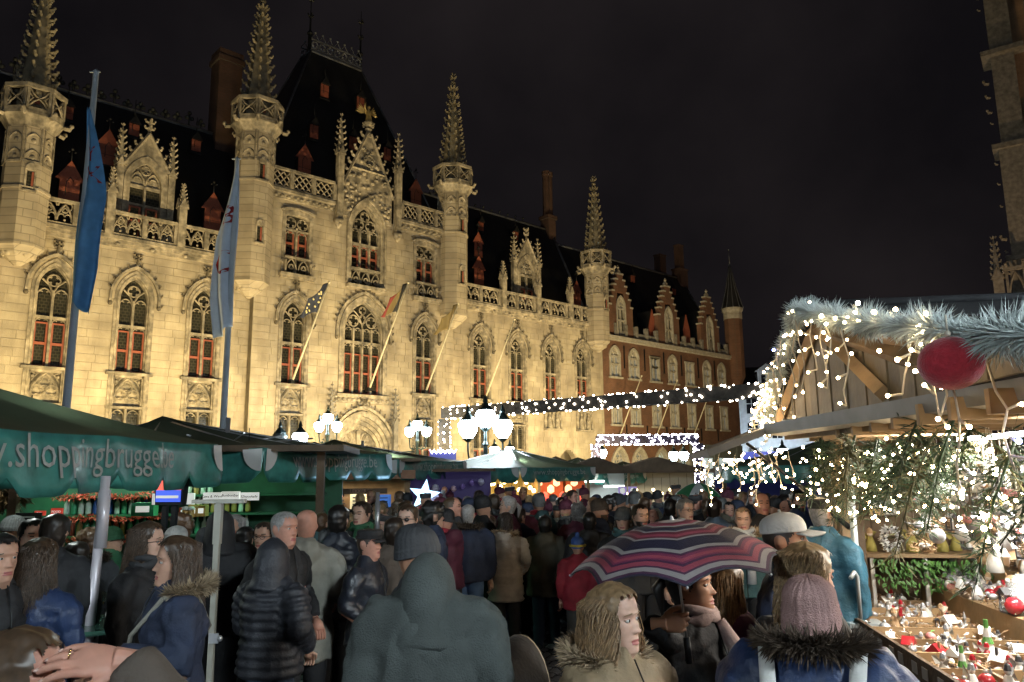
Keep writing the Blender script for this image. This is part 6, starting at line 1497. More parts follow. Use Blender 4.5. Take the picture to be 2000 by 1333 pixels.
KINDS = [('glass_bauble', bauble, [O_W, O_S], 'pearl white glass bauble', 34), ('glass_bauble', bauble, [O_R, O_S], 'dark red glass bauble', 20), ('glass_bauble', bauble, [O_S, O_S], 'silver glass bauble', 26),
         ('angel_figure', figure, [O_W, O_C, O_S, O_W], 'white angel figure', 30), ('santa_figure', figure, [O_R, O_C, O_R, O_W], 'red capped little figure', 18), ('snowman_figure', figure, [O_W, O_W, O_K, O_S], 'black hatted white figure', 26), ('wooden_figure', figure, [O_B, O_C, O_B, O_C], 'brown wooden figure', 16),
         ('model_house', house, [O_C, O_R, O_B, O_Y], 'red roofed model house', 10), ('model_house', house, [O_B, O_W, O_K, O_Y], 'snowy roofed model house', 12), ('cone_tree', conetree, [O_G, O_W, O_B], 'green and white cone tree', 7),
         ('hanging_star', starf, [O_S], 'silver star', 16), ('straw_nest', nest, [O_B, O_W], 'straw nest with two eggs', 22), ('toy_bird', bird, [O_S, O_Y], 'silver toy bird', 14), ('toy_bird', bird, [O_P, O_Y], 'rose toy bird', 8), ('pine_cone', pinecone, [O_B], 'brown pine cone', 24), ('toy_lantern', lanternm, [O_K, O_W], 'black toy lantern', 12), ('glazed_fruit', fruit, [O_P, O_G], 'rosy glazed fruit', 10)]
ROWS = [('in the front trays of the ornament counter', .02, .8, .9), ('on the lower step behind the trays', .92, 1.27, 1.085), ('on the middle step behind the trays', 1.32, 1.67, 1.285), ('on the top step of the ornament stall', 1.72, 2.05, 1.505)]
rr = random.Random(77); placed = []
for (nm, fn, mats, lab, n) in KINDS:
    me = om(nm, fn, mats)
    for k in range(int(n*2.0)):
        wr = rr.choices(range(4), (6, 4, 4, 4))[0]; where, x0, x1, z = ROWS[wr]
        for tr in range(30):
            x, y = rr.uniform(x0, x1), rr.uniform(-3.6, .95)
            if all((x - a)**2 + (y - b)**2 > .0032 for (a, b) in placed): break
        placed.append((x, y)); s = rr.uniform(.75, 1.35) * (1.3 if wr else 1)
        tr_ = ORD[max(0, int((1.05 - y)/.39))]; lb_ = lab + (' in the %s %s tray from the post' % (('outer', 'middle', 'inner')[min(2, int(x/.28))], tr_) if wr == 0 else ' ' + where.replace('behind the trays', '').replace('of the ornament stall', '').strip() + ' behind the %s tray' % tr_)
        o = link(nm, me, None, S(x, y, z), rr.uniform(-3, 3), (s, s, s)); tag(o, lb_, nm.split('_')[-1], lb_.replace(' in ', 's in ', 1).replace(' on ', 's on ', 1))
for k in range(240):                                        # hung from the boughs
    j = rr.choice((0, 2, 3, 6, 5, 8, 10, 11, 11, 12, 13, 14, 14, 15, 6)); nm, fn, mats, lab, n = KINDS[j]; me = bpy.data.meshes.get(nm) if False else om(nm, fn, mats); s = rr.uniform(.9, 1.6)
    p_ = S(rr.uniform(.2, 1.9), rr.uniform(-3.4, -.1), rr.uniform(1.45, 2.05)); o = link(nm, me, None, p_, rr.uniform(-3, 3), (s, s, s)); tag(o, lab + ' hanging %s %s above the %s tray' % ('high' if p_.z > 1.75 else 'low', ('near the eave', 'in the middle', 'deep inside')[min(2, int((SM.inverted() @ p_).x/.65))], ORD[max(0, min(13, int((1.05 - (SM.inverted() @ p_).y)/.39)))]), nm.split('_')[-1], 'ornaments hung under the boughs')
    f = MB(); f.tube([(0, 0, .08), (0, 0, (2.35 - p_.z)/s)], .0012, 3); f.build('thread', M_WIRE, o)
for (m_, n, sd) in ((O_B, 2600, 1), (O_S, 1500, 2), (O_C, 1500, 3), (O_W, 900, 4)):   # loose straw, foil and shavings under and between the goods
    f = MB(); r_ = random.Random(sd)
    for k in range(n):
        x = r_.uniform(.02, 2.05); z = .905 if x < .88 else 1.085 if x < 1.3 else 1.285 if x < 1.7 else 1.505; a = r_.random()*6.28; h = r_.random()**2*.06; f.leaf((x, r_.uniform(-3.7, 1.0), z + h), Vector((math.cos(a), math.sin(a), r_.uniform(-.2, .6)))*r_.uniform(.02, .06), Vector((-math.sin(a), math.cos(a), .5))*r_.uniform(.003, .009))
    tag(f.build('loose_trimmings', m_, os_), kind='stuff')
# special pieces
def single(nm, p, s, lab, cat, fn, mats, rz=0): return tag(link(nm, om(nm, fn, mats), None, p, rz, (s, s, s)), lab, cat)
single('cone_tree', S(.95, -1.0, 1.085), 1.5, 'tall white and green cone tree standing out on the lower step', 'tree', lambda b: (b.lathe([(.06, 0), (.004, .22)], 12, 0), b.lathe([(.061, .01), (.03, .12)], 3, 1)), [O_W, O_G], .5)
f = MB(); rr = random.Random(5)
f.grid(lambda i, j: Vector((.18*(1 - (j/8)**2*.75)*math.cos(2*math.pi*i/16)*(1 + .12*math.sin(i*3.1 + j)), .14*(1 - (j/8)**2*.75)*math.sin(2*math.pi*i/16)*(1 + .12*math.sin(i*2.3 + j*2)), .26*j/8)), 17, 9)
tag(f.build('plastic_bag', mat('clear_plastic_bag', (.6, .65, .68), .12, spec=.8, alpha=.35), None, S(1.05, -.5, 1.09)), 'clear plastic bag of figures propped on the lower step', 'bag')
o = single('owl_figure', S(1.0, -.45, 1.09), 1.9, 'brown owl figure inside the clear plastic bag', 'owl', lambda b: (b.ball((0, 0, .05), (.03, .028, .05), 0, 9, 7), b.ball((0, -.005, .105), (.026, .024, .024), 0, 9, 6), b.ball((-.011, -.026, .11), .008, 1, 6, 4), b.ball((.011, -.026, .11), .008, 1, 6, 4), b.tube([(-.018, 0, .122), (-.022, 0, .14)], [.006, .001], 4, 0), b.tube([(.018, 0, .122), (.022, 0, .14)], [.006, .001], 4, 0)), [O_B, O_W], -.8)
def wreathlike(b):
    r_ = random.Random(8)
    for k in range(260): a = r_.random()*6.28; c = Vector((.07*math.cos(a), r_.uniform(-.015, .015), .09 + .07*math.sin(a))); d = Vector((r_.gauss(0, 1), r_.gauss(0, 1), r_.gauss(0, 1))).normalized(); b.leaf(c, d*.04, d.orthogonal()*.006, 0)
    for k in range(12): a = k*.52; b.ball((.07*math.cos(a), -.02, .09 + .07*math.sin(a)), .008, 1, 5, 4)
single('wreath', S(.58, .72, 1.375), 1.25, 'snowy wreath full of tiny dark figures, leaning on the side shelf', 'wreath', wreathlike, [O_W, O_K], .3)
for k, (x, y, s) in enumerate(((.42, .75, 1.6), (.75, .7, 1.8), (1.0, .72, 1.6), (1.14, .8, 1.5))): single('gnome_figure', S(x, y, 1.375), s, ('mossy gnome figure at the post end of the side shelf', 'mossy gnome figure beside the shelf upright', 'mossy gnome figure right of the shelf upright', 'mossy gnome figure at the inner end of the side shelf')[k], 'gnome', figure, [O_Y, O_C, O_B, O_Y])
ivy = MB(); r_ = random.Random(14)
for k in range(260): x = r_.uniform(.4, 1.3); c = Vector((x, .56 + r_.uniform(-.05, .03), 1.33 - r_.random()**1.6*.26)); d = Vector((r_.gauss(0, .5), -.3, -.9 + r_.gauss(0, .4))).normalized(); ivy.leaf(c, d*.06, d.orthogonal().normalized()*.018)
ivy.M = None; iv = ivy.build('ivy_garland', mat('fresh_ivy', (.06, .16, .03), .5, island=.4), None, SQ, SRZ); tag(iv, 'fresh green ivy garland under the edge of the side shelf', 'garland', kind='thing')
o = empty('picture_frame', S(.62, .98, 1.8), SRZ, 'white picture frame lit by fairy lights on the end wall', 'picture frame'); f = MB(); f.tube([(-.11, 0, -.12), (.11, 0, -.12), (.11, 0, .14), (-.11, 0, .14)], .018, 4, closed=True, smooth=False); f.build('frame', O_W, o); f = MB(); f.box(-.1, .1, .0, .01, -.11, .13); f.build('picture', mat('blue_grey_picture', (.25, .3, .34), .3, var=.5, vscale=20), o)
# ================================================================ people
def voxel(mb, size, smooth=2):
    me = mb.mesh('tmp', []); o = bpy.data.objects.new('tmp', me); COL.objects.link(o)
    m = o.modifiers.new('r', 'REMESH'); m.mode = 'VOXEL'; m.voxel_size = size; m.use_smooth_shade = True
    if smooth: s = o.modifiers.new('s', 'SMOOTH'); s.iterations = smooth; s.factor = .5
    dg = bpy.context.evaluated_depsgraph_get(); out = bpy.data.meshes.new_from_object(o.evaluated_get(dg))
    bpy.data.objects.remove(o); bpy.data.meshes.remove(me); return out
def get_co(me): a = np.empty(len(me.vertices)*3, np.float32); me.vertices.foreach_get('co', a); return a.reshape(-1, 3)
def get_no(me): a = np.empty(len(me.vertices)*3, np.float32); me.vertices.foreach_get('normal', a); return a.reshape(-1, 3)
def set_co(me, a): me.vertices.foreach_set('co', a.astype(np.float32).ravel()); me.update()
def vnoise(p, s, seed=0):
    """cheap smooth pseudo noise for arrays of points"""
    q = p*s + seed*1.7
    return (np.sin(q[:, 0]*1.0 + 1.3*np.sin(q[:, 1]*.9 + seed)) + np.sin(q[:, 1]*1.13 + 1.7*np.sin(q[:, 2]*.8)) + np.sin(q[:, 2]*.97 + 1.1*np.sin(q[:, 0]*1.2 + 2)))/3
SKIN = {k: mat('skin_' + k, c, .5, var=.10, vscale=30, spec=.35) for k, c in dict(fair=(.52, .30, .21), pale=(.58, .36, .27), tan=(.40, .21, .13), red=(.50, .25, .18)).items()}
for m_ in SKIN.values():
    b_ = m_.node_tree.nodes['Principled BSDF']; b_.inputs['Subsurface Weight'].default_value = .12; b_.inputs['Subsurface Radius'].default_value = (.012, .005, .003)
M_LIP = mat('lips', (.36, .11, .10), .4); M_EYE = mat('eye_dark', (.03, .022, .018), .15, spec=.7); M_EYW = mat('eye_white', (.5, .48, .46), .25)
def hairmat(n, c): return mat('hair_' + n, c, .42, var=.3, vscale=60, island=.35, spec=.6)
HAIR = {k: hairmat(k, c) for k, c in dict(black=(.012, .010, .009), dark=(.03, .02, .014), brown=(.07, .042, .024), auburn=(.13, .07, .035), blond=(.30, .20, .10), lightb=(.27, .17, .085), grey=(.26, .25, .24), white=(.5, .49, .47)).items()}
def C(n, c, rough=.75, **k):
    k.setdefault('var', .25); k.setdefault('vscale', 7); k.setdefault('bump', .25); k.setdefault('bscale', 60); return mat('cloth_' + n, c, rough, **k)
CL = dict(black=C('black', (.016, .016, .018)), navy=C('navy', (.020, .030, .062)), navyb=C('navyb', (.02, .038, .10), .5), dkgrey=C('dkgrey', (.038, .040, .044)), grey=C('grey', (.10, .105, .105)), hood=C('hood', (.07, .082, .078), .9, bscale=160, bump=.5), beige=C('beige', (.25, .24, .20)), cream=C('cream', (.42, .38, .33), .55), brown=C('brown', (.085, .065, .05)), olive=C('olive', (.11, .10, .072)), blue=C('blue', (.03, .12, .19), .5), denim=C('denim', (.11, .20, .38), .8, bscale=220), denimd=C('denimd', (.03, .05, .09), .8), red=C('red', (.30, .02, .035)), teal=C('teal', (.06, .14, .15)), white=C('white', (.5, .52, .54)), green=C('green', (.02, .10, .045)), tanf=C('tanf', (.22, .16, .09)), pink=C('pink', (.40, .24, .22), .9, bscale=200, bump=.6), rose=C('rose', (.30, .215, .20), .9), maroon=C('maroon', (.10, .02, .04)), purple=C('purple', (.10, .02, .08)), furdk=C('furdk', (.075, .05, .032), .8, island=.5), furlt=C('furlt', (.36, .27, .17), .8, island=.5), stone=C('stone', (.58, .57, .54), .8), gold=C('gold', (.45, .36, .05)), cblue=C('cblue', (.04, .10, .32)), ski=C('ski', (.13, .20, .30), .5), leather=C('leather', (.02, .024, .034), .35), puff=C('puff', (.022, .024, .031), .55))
Zc = [-.34, -.22, -.15, -.09, -.045, -.012, 0, .012, .026, .04, .052, .064, .078, .092, .106, .12, .136, .152, .17, .188, .204, .217, .226, .23]
TW = np.array([[-.34,.15,.10,.11],[-.22,.16,.09,.10],[-.15,.12,.065,.085],[-.09,.064,.052,.072],[-.045,.056,.058,.066],[-.012,.046,.078,.062],[0,.047,.088,.062],[.02,.053,.093,.068],[.04,.060,.0915,.078],[.06,.0655,.0905,.086],[.08,.069,.0895,.093],[.1,.072,.088,.098],[.12,.0735,.0845,.102],[.14,.075,.0895,.104],[.165,.0755,.087,.104],[.188,.071,.078,.096],[.205,.060,.064,.082],[.218,.044,.046,.060],[.226,.026,.027,.036],[.231,.004,.004,.006]])
HB = 1.52                                                   # chin height of the 1.75 m figure
def head_pts(nu, zs, off=0.0, fem=False, face=True):
    ph = np.linspace(-math.pi, math.pi, nu, endpoint=False); Z, PH = np.meshgrid(zs, ph, indexing='ij')
    wx = np.interp(Z, TW[:, 0], TW[:, 1]); yf = np.interp(Z, TW[:, 0], TW[:, 2]); yb = np.interp(Z, TW[:, 0], TW[:, 3])
    if fem: wx = wx*np.where(Z > -.05, .95, .9); yf = yf*.97
    c, s = np.cos(PH), np.sin(PH); e = .82
    X = (wx + off)*np.sign(s)*np.abs(s)**e; Y = -np.where(c > 0, yf + off, yb + off)*np.sign(c)*np.abs(c)**e
    if face:
        fr = np.clip(c, 0, 1)
        g = lambda x0, z0, sx, sz: np.exp(-((np.abs(X) - x0)/sx)**2 - ((Z - z0)/sz)**2)*(fr > .2)
        nose = np.exp(-(X/.0115)**2)*np.clip(np.interp(Z, [.066, .073, .08, .118, .13], [0, .85, 1.0, .22, 0]), 0, 1)*.026
        nose += np.exp(-((np.abs(X) - .013)/.007)**2 - ((Z - .077)/.008)**2)*.008
        d = nose - .0085*g(.033, .116, .015, .011) + .0045*g(.03, .139, .028, .008) + .0065*g(0, .046, .022, .0055)*(1) + .0065*g(0, .033, .018, .006) - .0055*g(0, .0395, .024, .0028) + .006*g(0, .006, .02, .012) + .004*g(.045, .088, .018, .02) - .004*g(.045, .05, .015, .02) + .0035*g(.033, .117, .008, .006)
        Y = Y - d*(fr > .15)
        ear = np.exp(-((PH - np.sign(PH)*1.72)/.16)**2 - ((Z - .102)/.026)**2); X = X + np.sign(X)*ear*.020; Y = Y + ear*.006
    return np.stack([X, Y, Z], -1), PH
def headrot(P, yaw, pitch, roll=0):
    """turn the head on the neck; the neck follows, the chest stays"""
    w_ = np.clip((P[:, 2] + .12)/.10, 0, 1)[:, None]; piv = np.array([0, .02, -.05])
    M = np.array((Matrix.Rotation(yaw, 3, 'Z') @ Matrix.Rotation(pitch, 3, 'X') @ Matrix.Rotation(roll, 3, 'Y')))
    return P*(1 - w_) + ((P - piv) @ M.T + piv)*w_
def quads(nu, nv, wrap=True):
    i = np.arange(nv - 1)[:, None]; j = np.arange(nu if wrap else nu - 1)[None, :]; j2 = (j + 1) % nu
    return np.stack([i*nu + j, i*nu + j2, (i + 1)*nu + j2, (i + 1)*nu + j], -1).reshape(-1, 4)
def npmesh(name, V, F, mi, mats, smooth=True):
    me = bpy.data.meshes.new(name); me.from_pydata(V.tolist(), [], F.tolist() if hasattr(F, 'tolist') else F)
    for m_ in mats: me.materials.append(m_)
    me.polygons.foreach_set('material_index', np.asarray(mi, dtype=np.int32)); me.polygons.foreach_set('use_smooth', [smooth]*len(me.polygons)); me.update(); return me
FW = 1.0
def person(u, v, Y, az, label, group=None, skin='fair', hair='dark', style='short', coat='black', length=.82, bulk=.0, quilt=0, pose='down', legs='black', shoes='black', hat=None, hatc='black', hood=None, fur=None, scarf=None, glasses=False, fem=False, yaw=0, pitch=0, roll=0, beard=None, hi=False, H=None, arms=None, bag=None, sleeve=None, hairlen=.3, strap=None, z0=0, nohand=False, a0=1.3, wavy=None, hunch=.04, hatlow=.118):
    """(u, v) is the crown of the head in the photograph, Y the distance; az 0 faces the camera, 90 faces right"""
    t = at(u, v, Y); H = H or t.z; sc = H/1.75; az -= math.degrees(math.atan2(t.x, t.y))
    seed = int(u*7 + v); rr = random.Random(seed); nr = np.random.RandomState(seed)
    nu = 64 if hi else 34; zs = np.array(sorted(set(Zc + ([(a + b)/2 for a, b in zip(Zc[3:], Zc[4:])] if True else []))))
    if hi: zs = np.array(sorted(set(zs.tolist() + [(a + b)/2 for a, b in zip(zs[6:], zs[7:])])))
    P, PH = head_pts(nu, zs, 0, fem); nv = len(zs); V = P.reshape(-1, 3).copy(); F = quads(nu, nv)
    cz = V[F].mean(1); front = cz[:, 1] < -.02
    mi = np.zeros(len(F), int); ax = np.abs(cz[:, 0])
    mi[front & (ax < .024) & (cz[:, 2] > .030) & (cz[:, 2] < .049)] = 1
    if not hi: mi[front & (np.abs(ax - .033) < .0135) & (np.abs(cz[:, 2] - .1165) < .0055)] = 2
    if not hi: mi[front & (np.abs(ax - .034) < .020) & (np.abs(cz[:, 2] - .1385 + (ax - .034)**2*9) < .0042)] = 3
    if style != 'bald' and not fem: pass
    if beard: mi[front & (cz[:, 2] < .062) & (cz[:, 2] > -.02) & (mi == 0) & ((ax > .024) | (cz[:, 2] < .03) | (cz[:, 2] > .05))] = 3
    V = headrot(V, R(yaw), R(pitch), R(roll)); V[:, 2] += HB
    Vs, Fs, Ms = [V], [F], [mi]; base = len(V)
    lim = MB()                                              # limbs under the clothes
    A = dict(down=[(.25, .03, 1.12), (.26, -.02, .88)], pockets=[(.27, .05, 1.13), (.19, -.15, .98)], hold=[(.26, .02, 1.13), (.16, -.26, 1.2)], cross=[(.25, -.03, 1.13), (.02, -.19, 1.14)], fwd=[(.24, -.06, 1.13), (.12, -.33, 1.08)])
    pa = arms or (pose, pose)
    J = []
    for sg, k in ((-1, 0), (1, 1)):
        e, w_ = A[pa[k]] if isinstance(pa[k], str) else pa[k]; J.append((sg, Vector((sg*.19, .015, 1.395)), Vector((sg*e[0], e[1], e[2])), Vector((sg*w_[0], w_[1], w_[2]))))
    for sg, s_, e, w_ in J:
        lim.tube([s_, e, w_], [.05, .04, .028], 6)
        d = (w_ - e).normalized(); side = d.cross(Vector((0, 0, 1))).normalized() if abs(d.z) < .95 else Vector((0, 1, 0)); nrm = side.cross(d)
        if (hi or pa[0] not in ('pockets', 'cross')) and not (nohand and sg == -1):
            lim.tube([w_ - d*.02, w_ + d*.03, w_ + d*.085], [.028, .038, .034], 7)
            for q in range(4): o_ = side*(.028 - .019*q); a_ = w_ + d*.08 + o_; lim.tube([a_, a_ + d*.035 - nrm*.008, a_ + d*.055 - nrm*.03, a_ + d*.045 - nrm*.05], [.010, .0095, .009, .006], 5)
            a_ = w_ + d*.03 + side*.035; lim.tube([a_, a_ + side*.022 + d*.03, a_ + side*.018 + d*.06 - nrm*.02], [.012, .011, .007], 5)
    for sg in (-1, 1): lim.tube([(sg*.09, 0, .95), (sg*.1, 0, .5), (sg*.1, .01, .06)], [.08, .055, .035], 6)
    Vs.append(np.array([tuple(p) for p in lim.v])); nq = [tuple(i + base for i in f_) for f_ in lim.f]
    me = bpy.data.meshes.new('person'); me.from_pydata(np.concatenate(Vs).tolist(), [], F.tolist() + nq)
    hm = HAIR[hair]
    for m_ in (SKIN[skin], M_LIP, M_EYE, hm): me.materials.append(m_)
    me.polygons.foreach_set('material_index', np.concatenate([mi, np.zeros(len(nq), int)]).astype(np.int32)); me.polygons.foreach_set('use_smooth', [True]*len(me.polygons)); me.update()
    o = link('person', me, None, (t.x, t.y, t.z - H), R(az), (sc, sc, sc)); tag(o, label, 'person', group)
    # keep the crown under its pixel
    hm4 = Matrix.Translation((0, 0, HB))
    def hx(p):                                              # a point given in head space, turned with the head
        q = headrot(np.array([p], float), R(yaw), R(pitch), R(roll))[0]; return Vector((q[0], q[1], q[2] + HB))
    # ---- trousers and shoes
    if legs:
        f = MB()
        for sg in (-1, 1):
            n = 9; pts = [(sg*(.085 + .02*q/(n-1)), .01*math.sin(q*2.3), .93 - (.93 - .07)*q/(n-1)) for q in range(n)]; f.tube(pts, [.105*(1 - .42*q/(n-1)) + .004*math.sin(q*3.1 + sg) for q in range(n)], 10)
        f.ball((0, .01, .93), (.17, .125, .12), nu=12, nv=6); f.build('trousers', CL[legs], o)
        for sg in (-1, 1): f = MB(); f.tube([(sg*.1, .06, .05), (sg*.105, -.05, .05), (sg*.11, -.16, .035)], [.045, .05, .036], 8); f.box(sg*.105 - .045, sg*.105 + .045, -.19, .09, 0, .022); f.build('shoe', CL[shoes], o)
    # ---- coat: one continuous skin over torso and sleeves
    f = MB(); b = bulk; nT = 20
    hf = 1 + .22*max(0, (.9 - length))
    ring = [(length, .205*hf + b, .155*hf + b), (length + .02, .21*hf + b, .16*hf + b), (max(.95, length + .05), .2 + b, .15 + b), (1.1, .186 + b, .137 + b), (1.27, .207 + b, .147 + b), (1.36, .205 + b*.8, .13 + b*.8), (1.425, .165 + b*.5, .105 + b*.5), (1.465, .105 + b*.2, .09), (1.512 if not scarf else 1.48, .078, .08)]
    if fem: ring[3] = (1.1, .168 + b, .128 + b)
    rings = [[f.av((rx*math.cos(2*math.pi*j/nT), ry*math.sin(2*math.pi*j/nT) + .012, z)) for j in range(nT)] for (z, rx, ry) in ring]
    for A_, B_ in zip(rings, rings[1:]):
        for j in range(nT): f.af((A_[j], A_[(j+1) % nT], B_[(j+1) % nT], B_[j]))
    f.af(rings[0][::-1]); f.af(rings[-1])
    for sg, s_, e, w_ in J: f.tube([Vector((sg*.10, .012, 1.365)), s_ + Vector((-sg*.015, 0, -.04)), s_.lerp(e, .3), s_.lerp(e, .6), e, e.lerp(w_, .5), w_], [.06 + b*.8, .082 + b*.8, .08 + b*.8, .07 + b*.8, .064 + b*.7, .055 + b*.6, .046 + b*.4], 10)
    if hood == 'down': f.ball((0, .125 + b, 1.41), (.125, .07, .10), nu=12, nv=8); f.ball((0, .10 + b, 1.47), (.13, .055, .045), nu=12, nv=6)
    cm_ = voxel(f, .016 if hi else (.02 if Y < 7 else .03), 2); P_ = get_co(cm_); N_ = get_no(cm_)
    amp = .015 if not quilt else .006
    dsp = amp*vnoise(P_*np.array([1, 1, .75]), 17, seed % 9) + amp*.6*vnoise(P_*np.array([1.3, 1.3, .6]), 38, seed % 7)
    cre = (1 - np.abs(vnoise(P_*np.array([1, 1, 1.5]), 21, seed % 6)))**7; dsp = dsp - (.013 if not quilt else .004)*cre
    if not quilt: dsp = dsp - .007*np.exp(-(P_[:, 0]/.010)**2)*(P_[:, 1] > 0) - .006*np.exp(-((P_[:, 2] - 1.31 - .05*np.abs(P_[:, 0]))/.010)**2)*(np.abs(P_[:, 0]) < .2) - .007*np.exp(-((P_[:, 2] - length - .055)/.010)**2)*(np.abs(P_[:, 0]) < .24)
    if quilt:
        # distance along the nearest limb gives the quilting lines
        along = P_[:, 2].copy(); best = np.full(len(P_), 9.); tor = np.abs(P_[:, 0]) < .19 + b
        for sg, s_, e, w_ in J:
            acc = 0
            for a_, c_ in ((s_, e), (e, w_)):
                A_ = np.array(a_); D_ = np.array(c_) - A_; L_ = np.linalg.norm(D_); tt = np.clip(((P_ - A_) @ D_)/L_**2, 0, 1); ds = np.linalg.norm(P_ - A_ - tt[:, None]*D_, axis=1)
                use = (ds < .10 + b) & (ds < best) & (~tor | (np.sign(P_[:, 0]) == sg) & (np.abs(P_[:, 0]) > .165)); along = np.where(use, acc + tt*L_, along); best = np.where(use, ds, best); acc += L_
        dsp = dsp + .024*(np.abs(np.sin(math.pi*along/quilt))**.55 - .6)
    P_ = P_ + N_*dsp[:, None]; set_co(cm_, P_); cm_.name = 'coat'; cm_.materials.append(CL[coat])
    if sleeve:
        cm_.materials.append(CL[sleeve]); idx = []
        for p_ in cm_.polygons: idx.append(1 if abs(p_.center.x) > .195 + b and p_.center.z > .9 else 0)
        cm_.polygons.foreach_set('material_index', idx)
    co = link('coat', cm_, o)
    f = MB(); f.tube([(.004, -.165 - b*1.0, length + .02), (.004, -.155 - b, 1.1), (.004, -.15 - b, 1.3), (.003, -.09, 1.46)], .004, 4); f.build('zip', M_IRON, co)
    # ---- hood pulled up
    if hood == 'up':
        nU, nV = 30, 15; hV = []
        for i in range(nV):
            q = i/(nV - 1)
            for j in range(nU):
                a = -math.pi*.73 + 2*math.pi*.73*j/(nU - 1)        # open at the face
                z = -.10 + .353*q - .02*(1 - q)*abs(math.sin(a)); rad = np.interp(q, [0, .06, .13, .28, .55, .78, .92, 1], [.10, .15, .138, .114, .109, .096, .064, .01])
                x = rad*math.sin(a)*1.02; y = rad*math.cos(a)*(1.18 if math.cos(a) > 0 else 1.05) + .012 + .02*(1 - q)
                hV.append((x, y, z))
        hV = headrot(np.array(hV), R(yaw), R(pitch), R(roll)); hV[:, 2] += HB
        k = .006*vnoise(hV, 26, seed % 5) + (.012*np.abs(np.sin(math.pi*hV[:, 2]/quilt)) if quilt else 0); ctr = np.array([0, .02, HB + .1]); dirn = hV - ctr; hV = hV + dirn/np.linalg.norm(dirn, axis=1)[:, None]*np.asarray(k).reshape(-1, 1)
        hq = quads(nU, nV, False); hme = npmesh('hood', hV, hq, np.zeros(len(hq), int), [CL[coat]]); ho = link('hood', hme, o); sm = ho.modifiers.new('s', 'SOLIDIFY'); sm.thickness = .014; sm.offset = 1; ss = ho.modifiers.new('b', 'SUBSURF'); ss.levels = ss.render_levels = 1
    # ---- fur on collar or hood edge
    if fur:
        f = MB(); n = 2200 if hi else (900 if Y < 8 else 350)
        for k in range(n):
            a = rr.uniform(-2.5, 2.5); q = rr.gauss(0, 1); c_ = Vector((.135*math.sin(a), .055 + .105*math.cos(a), 1.455 + .02*math.cos(a))); d = Vector((math.sin(a)*.8 + rr.gauss(0, .45), math.cos(a)*.8 + rr.gauss(0, .45), rr.gauss(.1, .6))).normalized()
            f.leaf(c_ + d*.012, d*rr.uniform(.035, .075), d.orthogonal().normalized()*(.0035 if hi else .006))
        ring_ = [(.135*math.sin(a), .055 + .105*math.cos(a), 1.455 + .02*math.cos(a)) for a in np.linspace(-2.5, 2.5, 16)]; f.tube(ring_, .03, 6); f.build('fur_collar', CL[fur], o)
    if scarf:
        f = MB(); f.tube([(.095*math.cos(a), .01 + .09*math.sin(a), 1.47 + .018*math.sin(a*3) + .01*math.sin(a*2)) for a in np.linspace(0, 2*math.pi, 18, endpoint=False)], [.032 + .007*math.sin(k*2.3) for k in range(18)], 8, closed=True)
        f.tube([(.09*math.cos(a), .005 + .085*math.sin(a), 1.505 + .012*math.sin(a*2 + 1)) for a in np.linspace(0, 2*math.pi, 18, endpoint=False)], .024, 8, closed=True)
        f.tube([(.03, -.1, 1.46), (.05, -.165 - b, 1.36), (.055, -.18 - b, 1.2), (.05, -.18 - b, 1.0)], [.03, .036, .04, .045], 8); f.build('scarf', CL[scarf], o)
    # ---- hair
    def shell(off, zmin_front, zmin_back, nz=.004, name='hair', mt=None, top=.236, thick=False):
        NZ_, NU_ = (62, 110) if hi else (30, 48)
        zz = np.linspace(-.06, .2315, NZ_); Ph, PHH = head_pts(NU_, zz, 0, fem, False); Vh = Ph.reshape(-1, 3).copy(); ph_ = PHH.ravel(); zq = Vh[:, 2].copy()
        nrm = Vh - np.array([0, .01, .1]); nrm /= np.linalg.norm(nrm, axis=1)[:, None]
        Vh = Vh + nrm*(off + nz*vnoise(Vh, 70, seed % 11) + nz*.6*vnoise(Vh, 160, seed % 5))[:, None]
        Fh = quads(NU_, NZ_); pm_ = np.abs(ph_[Fh]).mean(1); lim_ = zmin_front + (zmin_back - zmin_front)*np.clip((pm_ - .8)/1.25, 0, 1); keep = zq[Fh].mean(1) > lim_ + .006*np.sin(ph_[Fh].mean(1)*13) + .004*np.sin(ph_[Fh].mean(1)*41)
        keep &= ~((np.abs(pm_ - 1.70) < .16) & (zq[Fh].mean(1) < .122) & (zq[Fh].mean(1) > .068) & (zmin_back > -.03))
        Vh = headrot(Vh, R(yaw), R(pitch), R(roll)); Vh[:, 2] += HB
        me_ = npmesh(name, Vh, Fh[keep], np.zeros(int(keep.sum()), int), [mt or hm]); return link(name, me_, o)
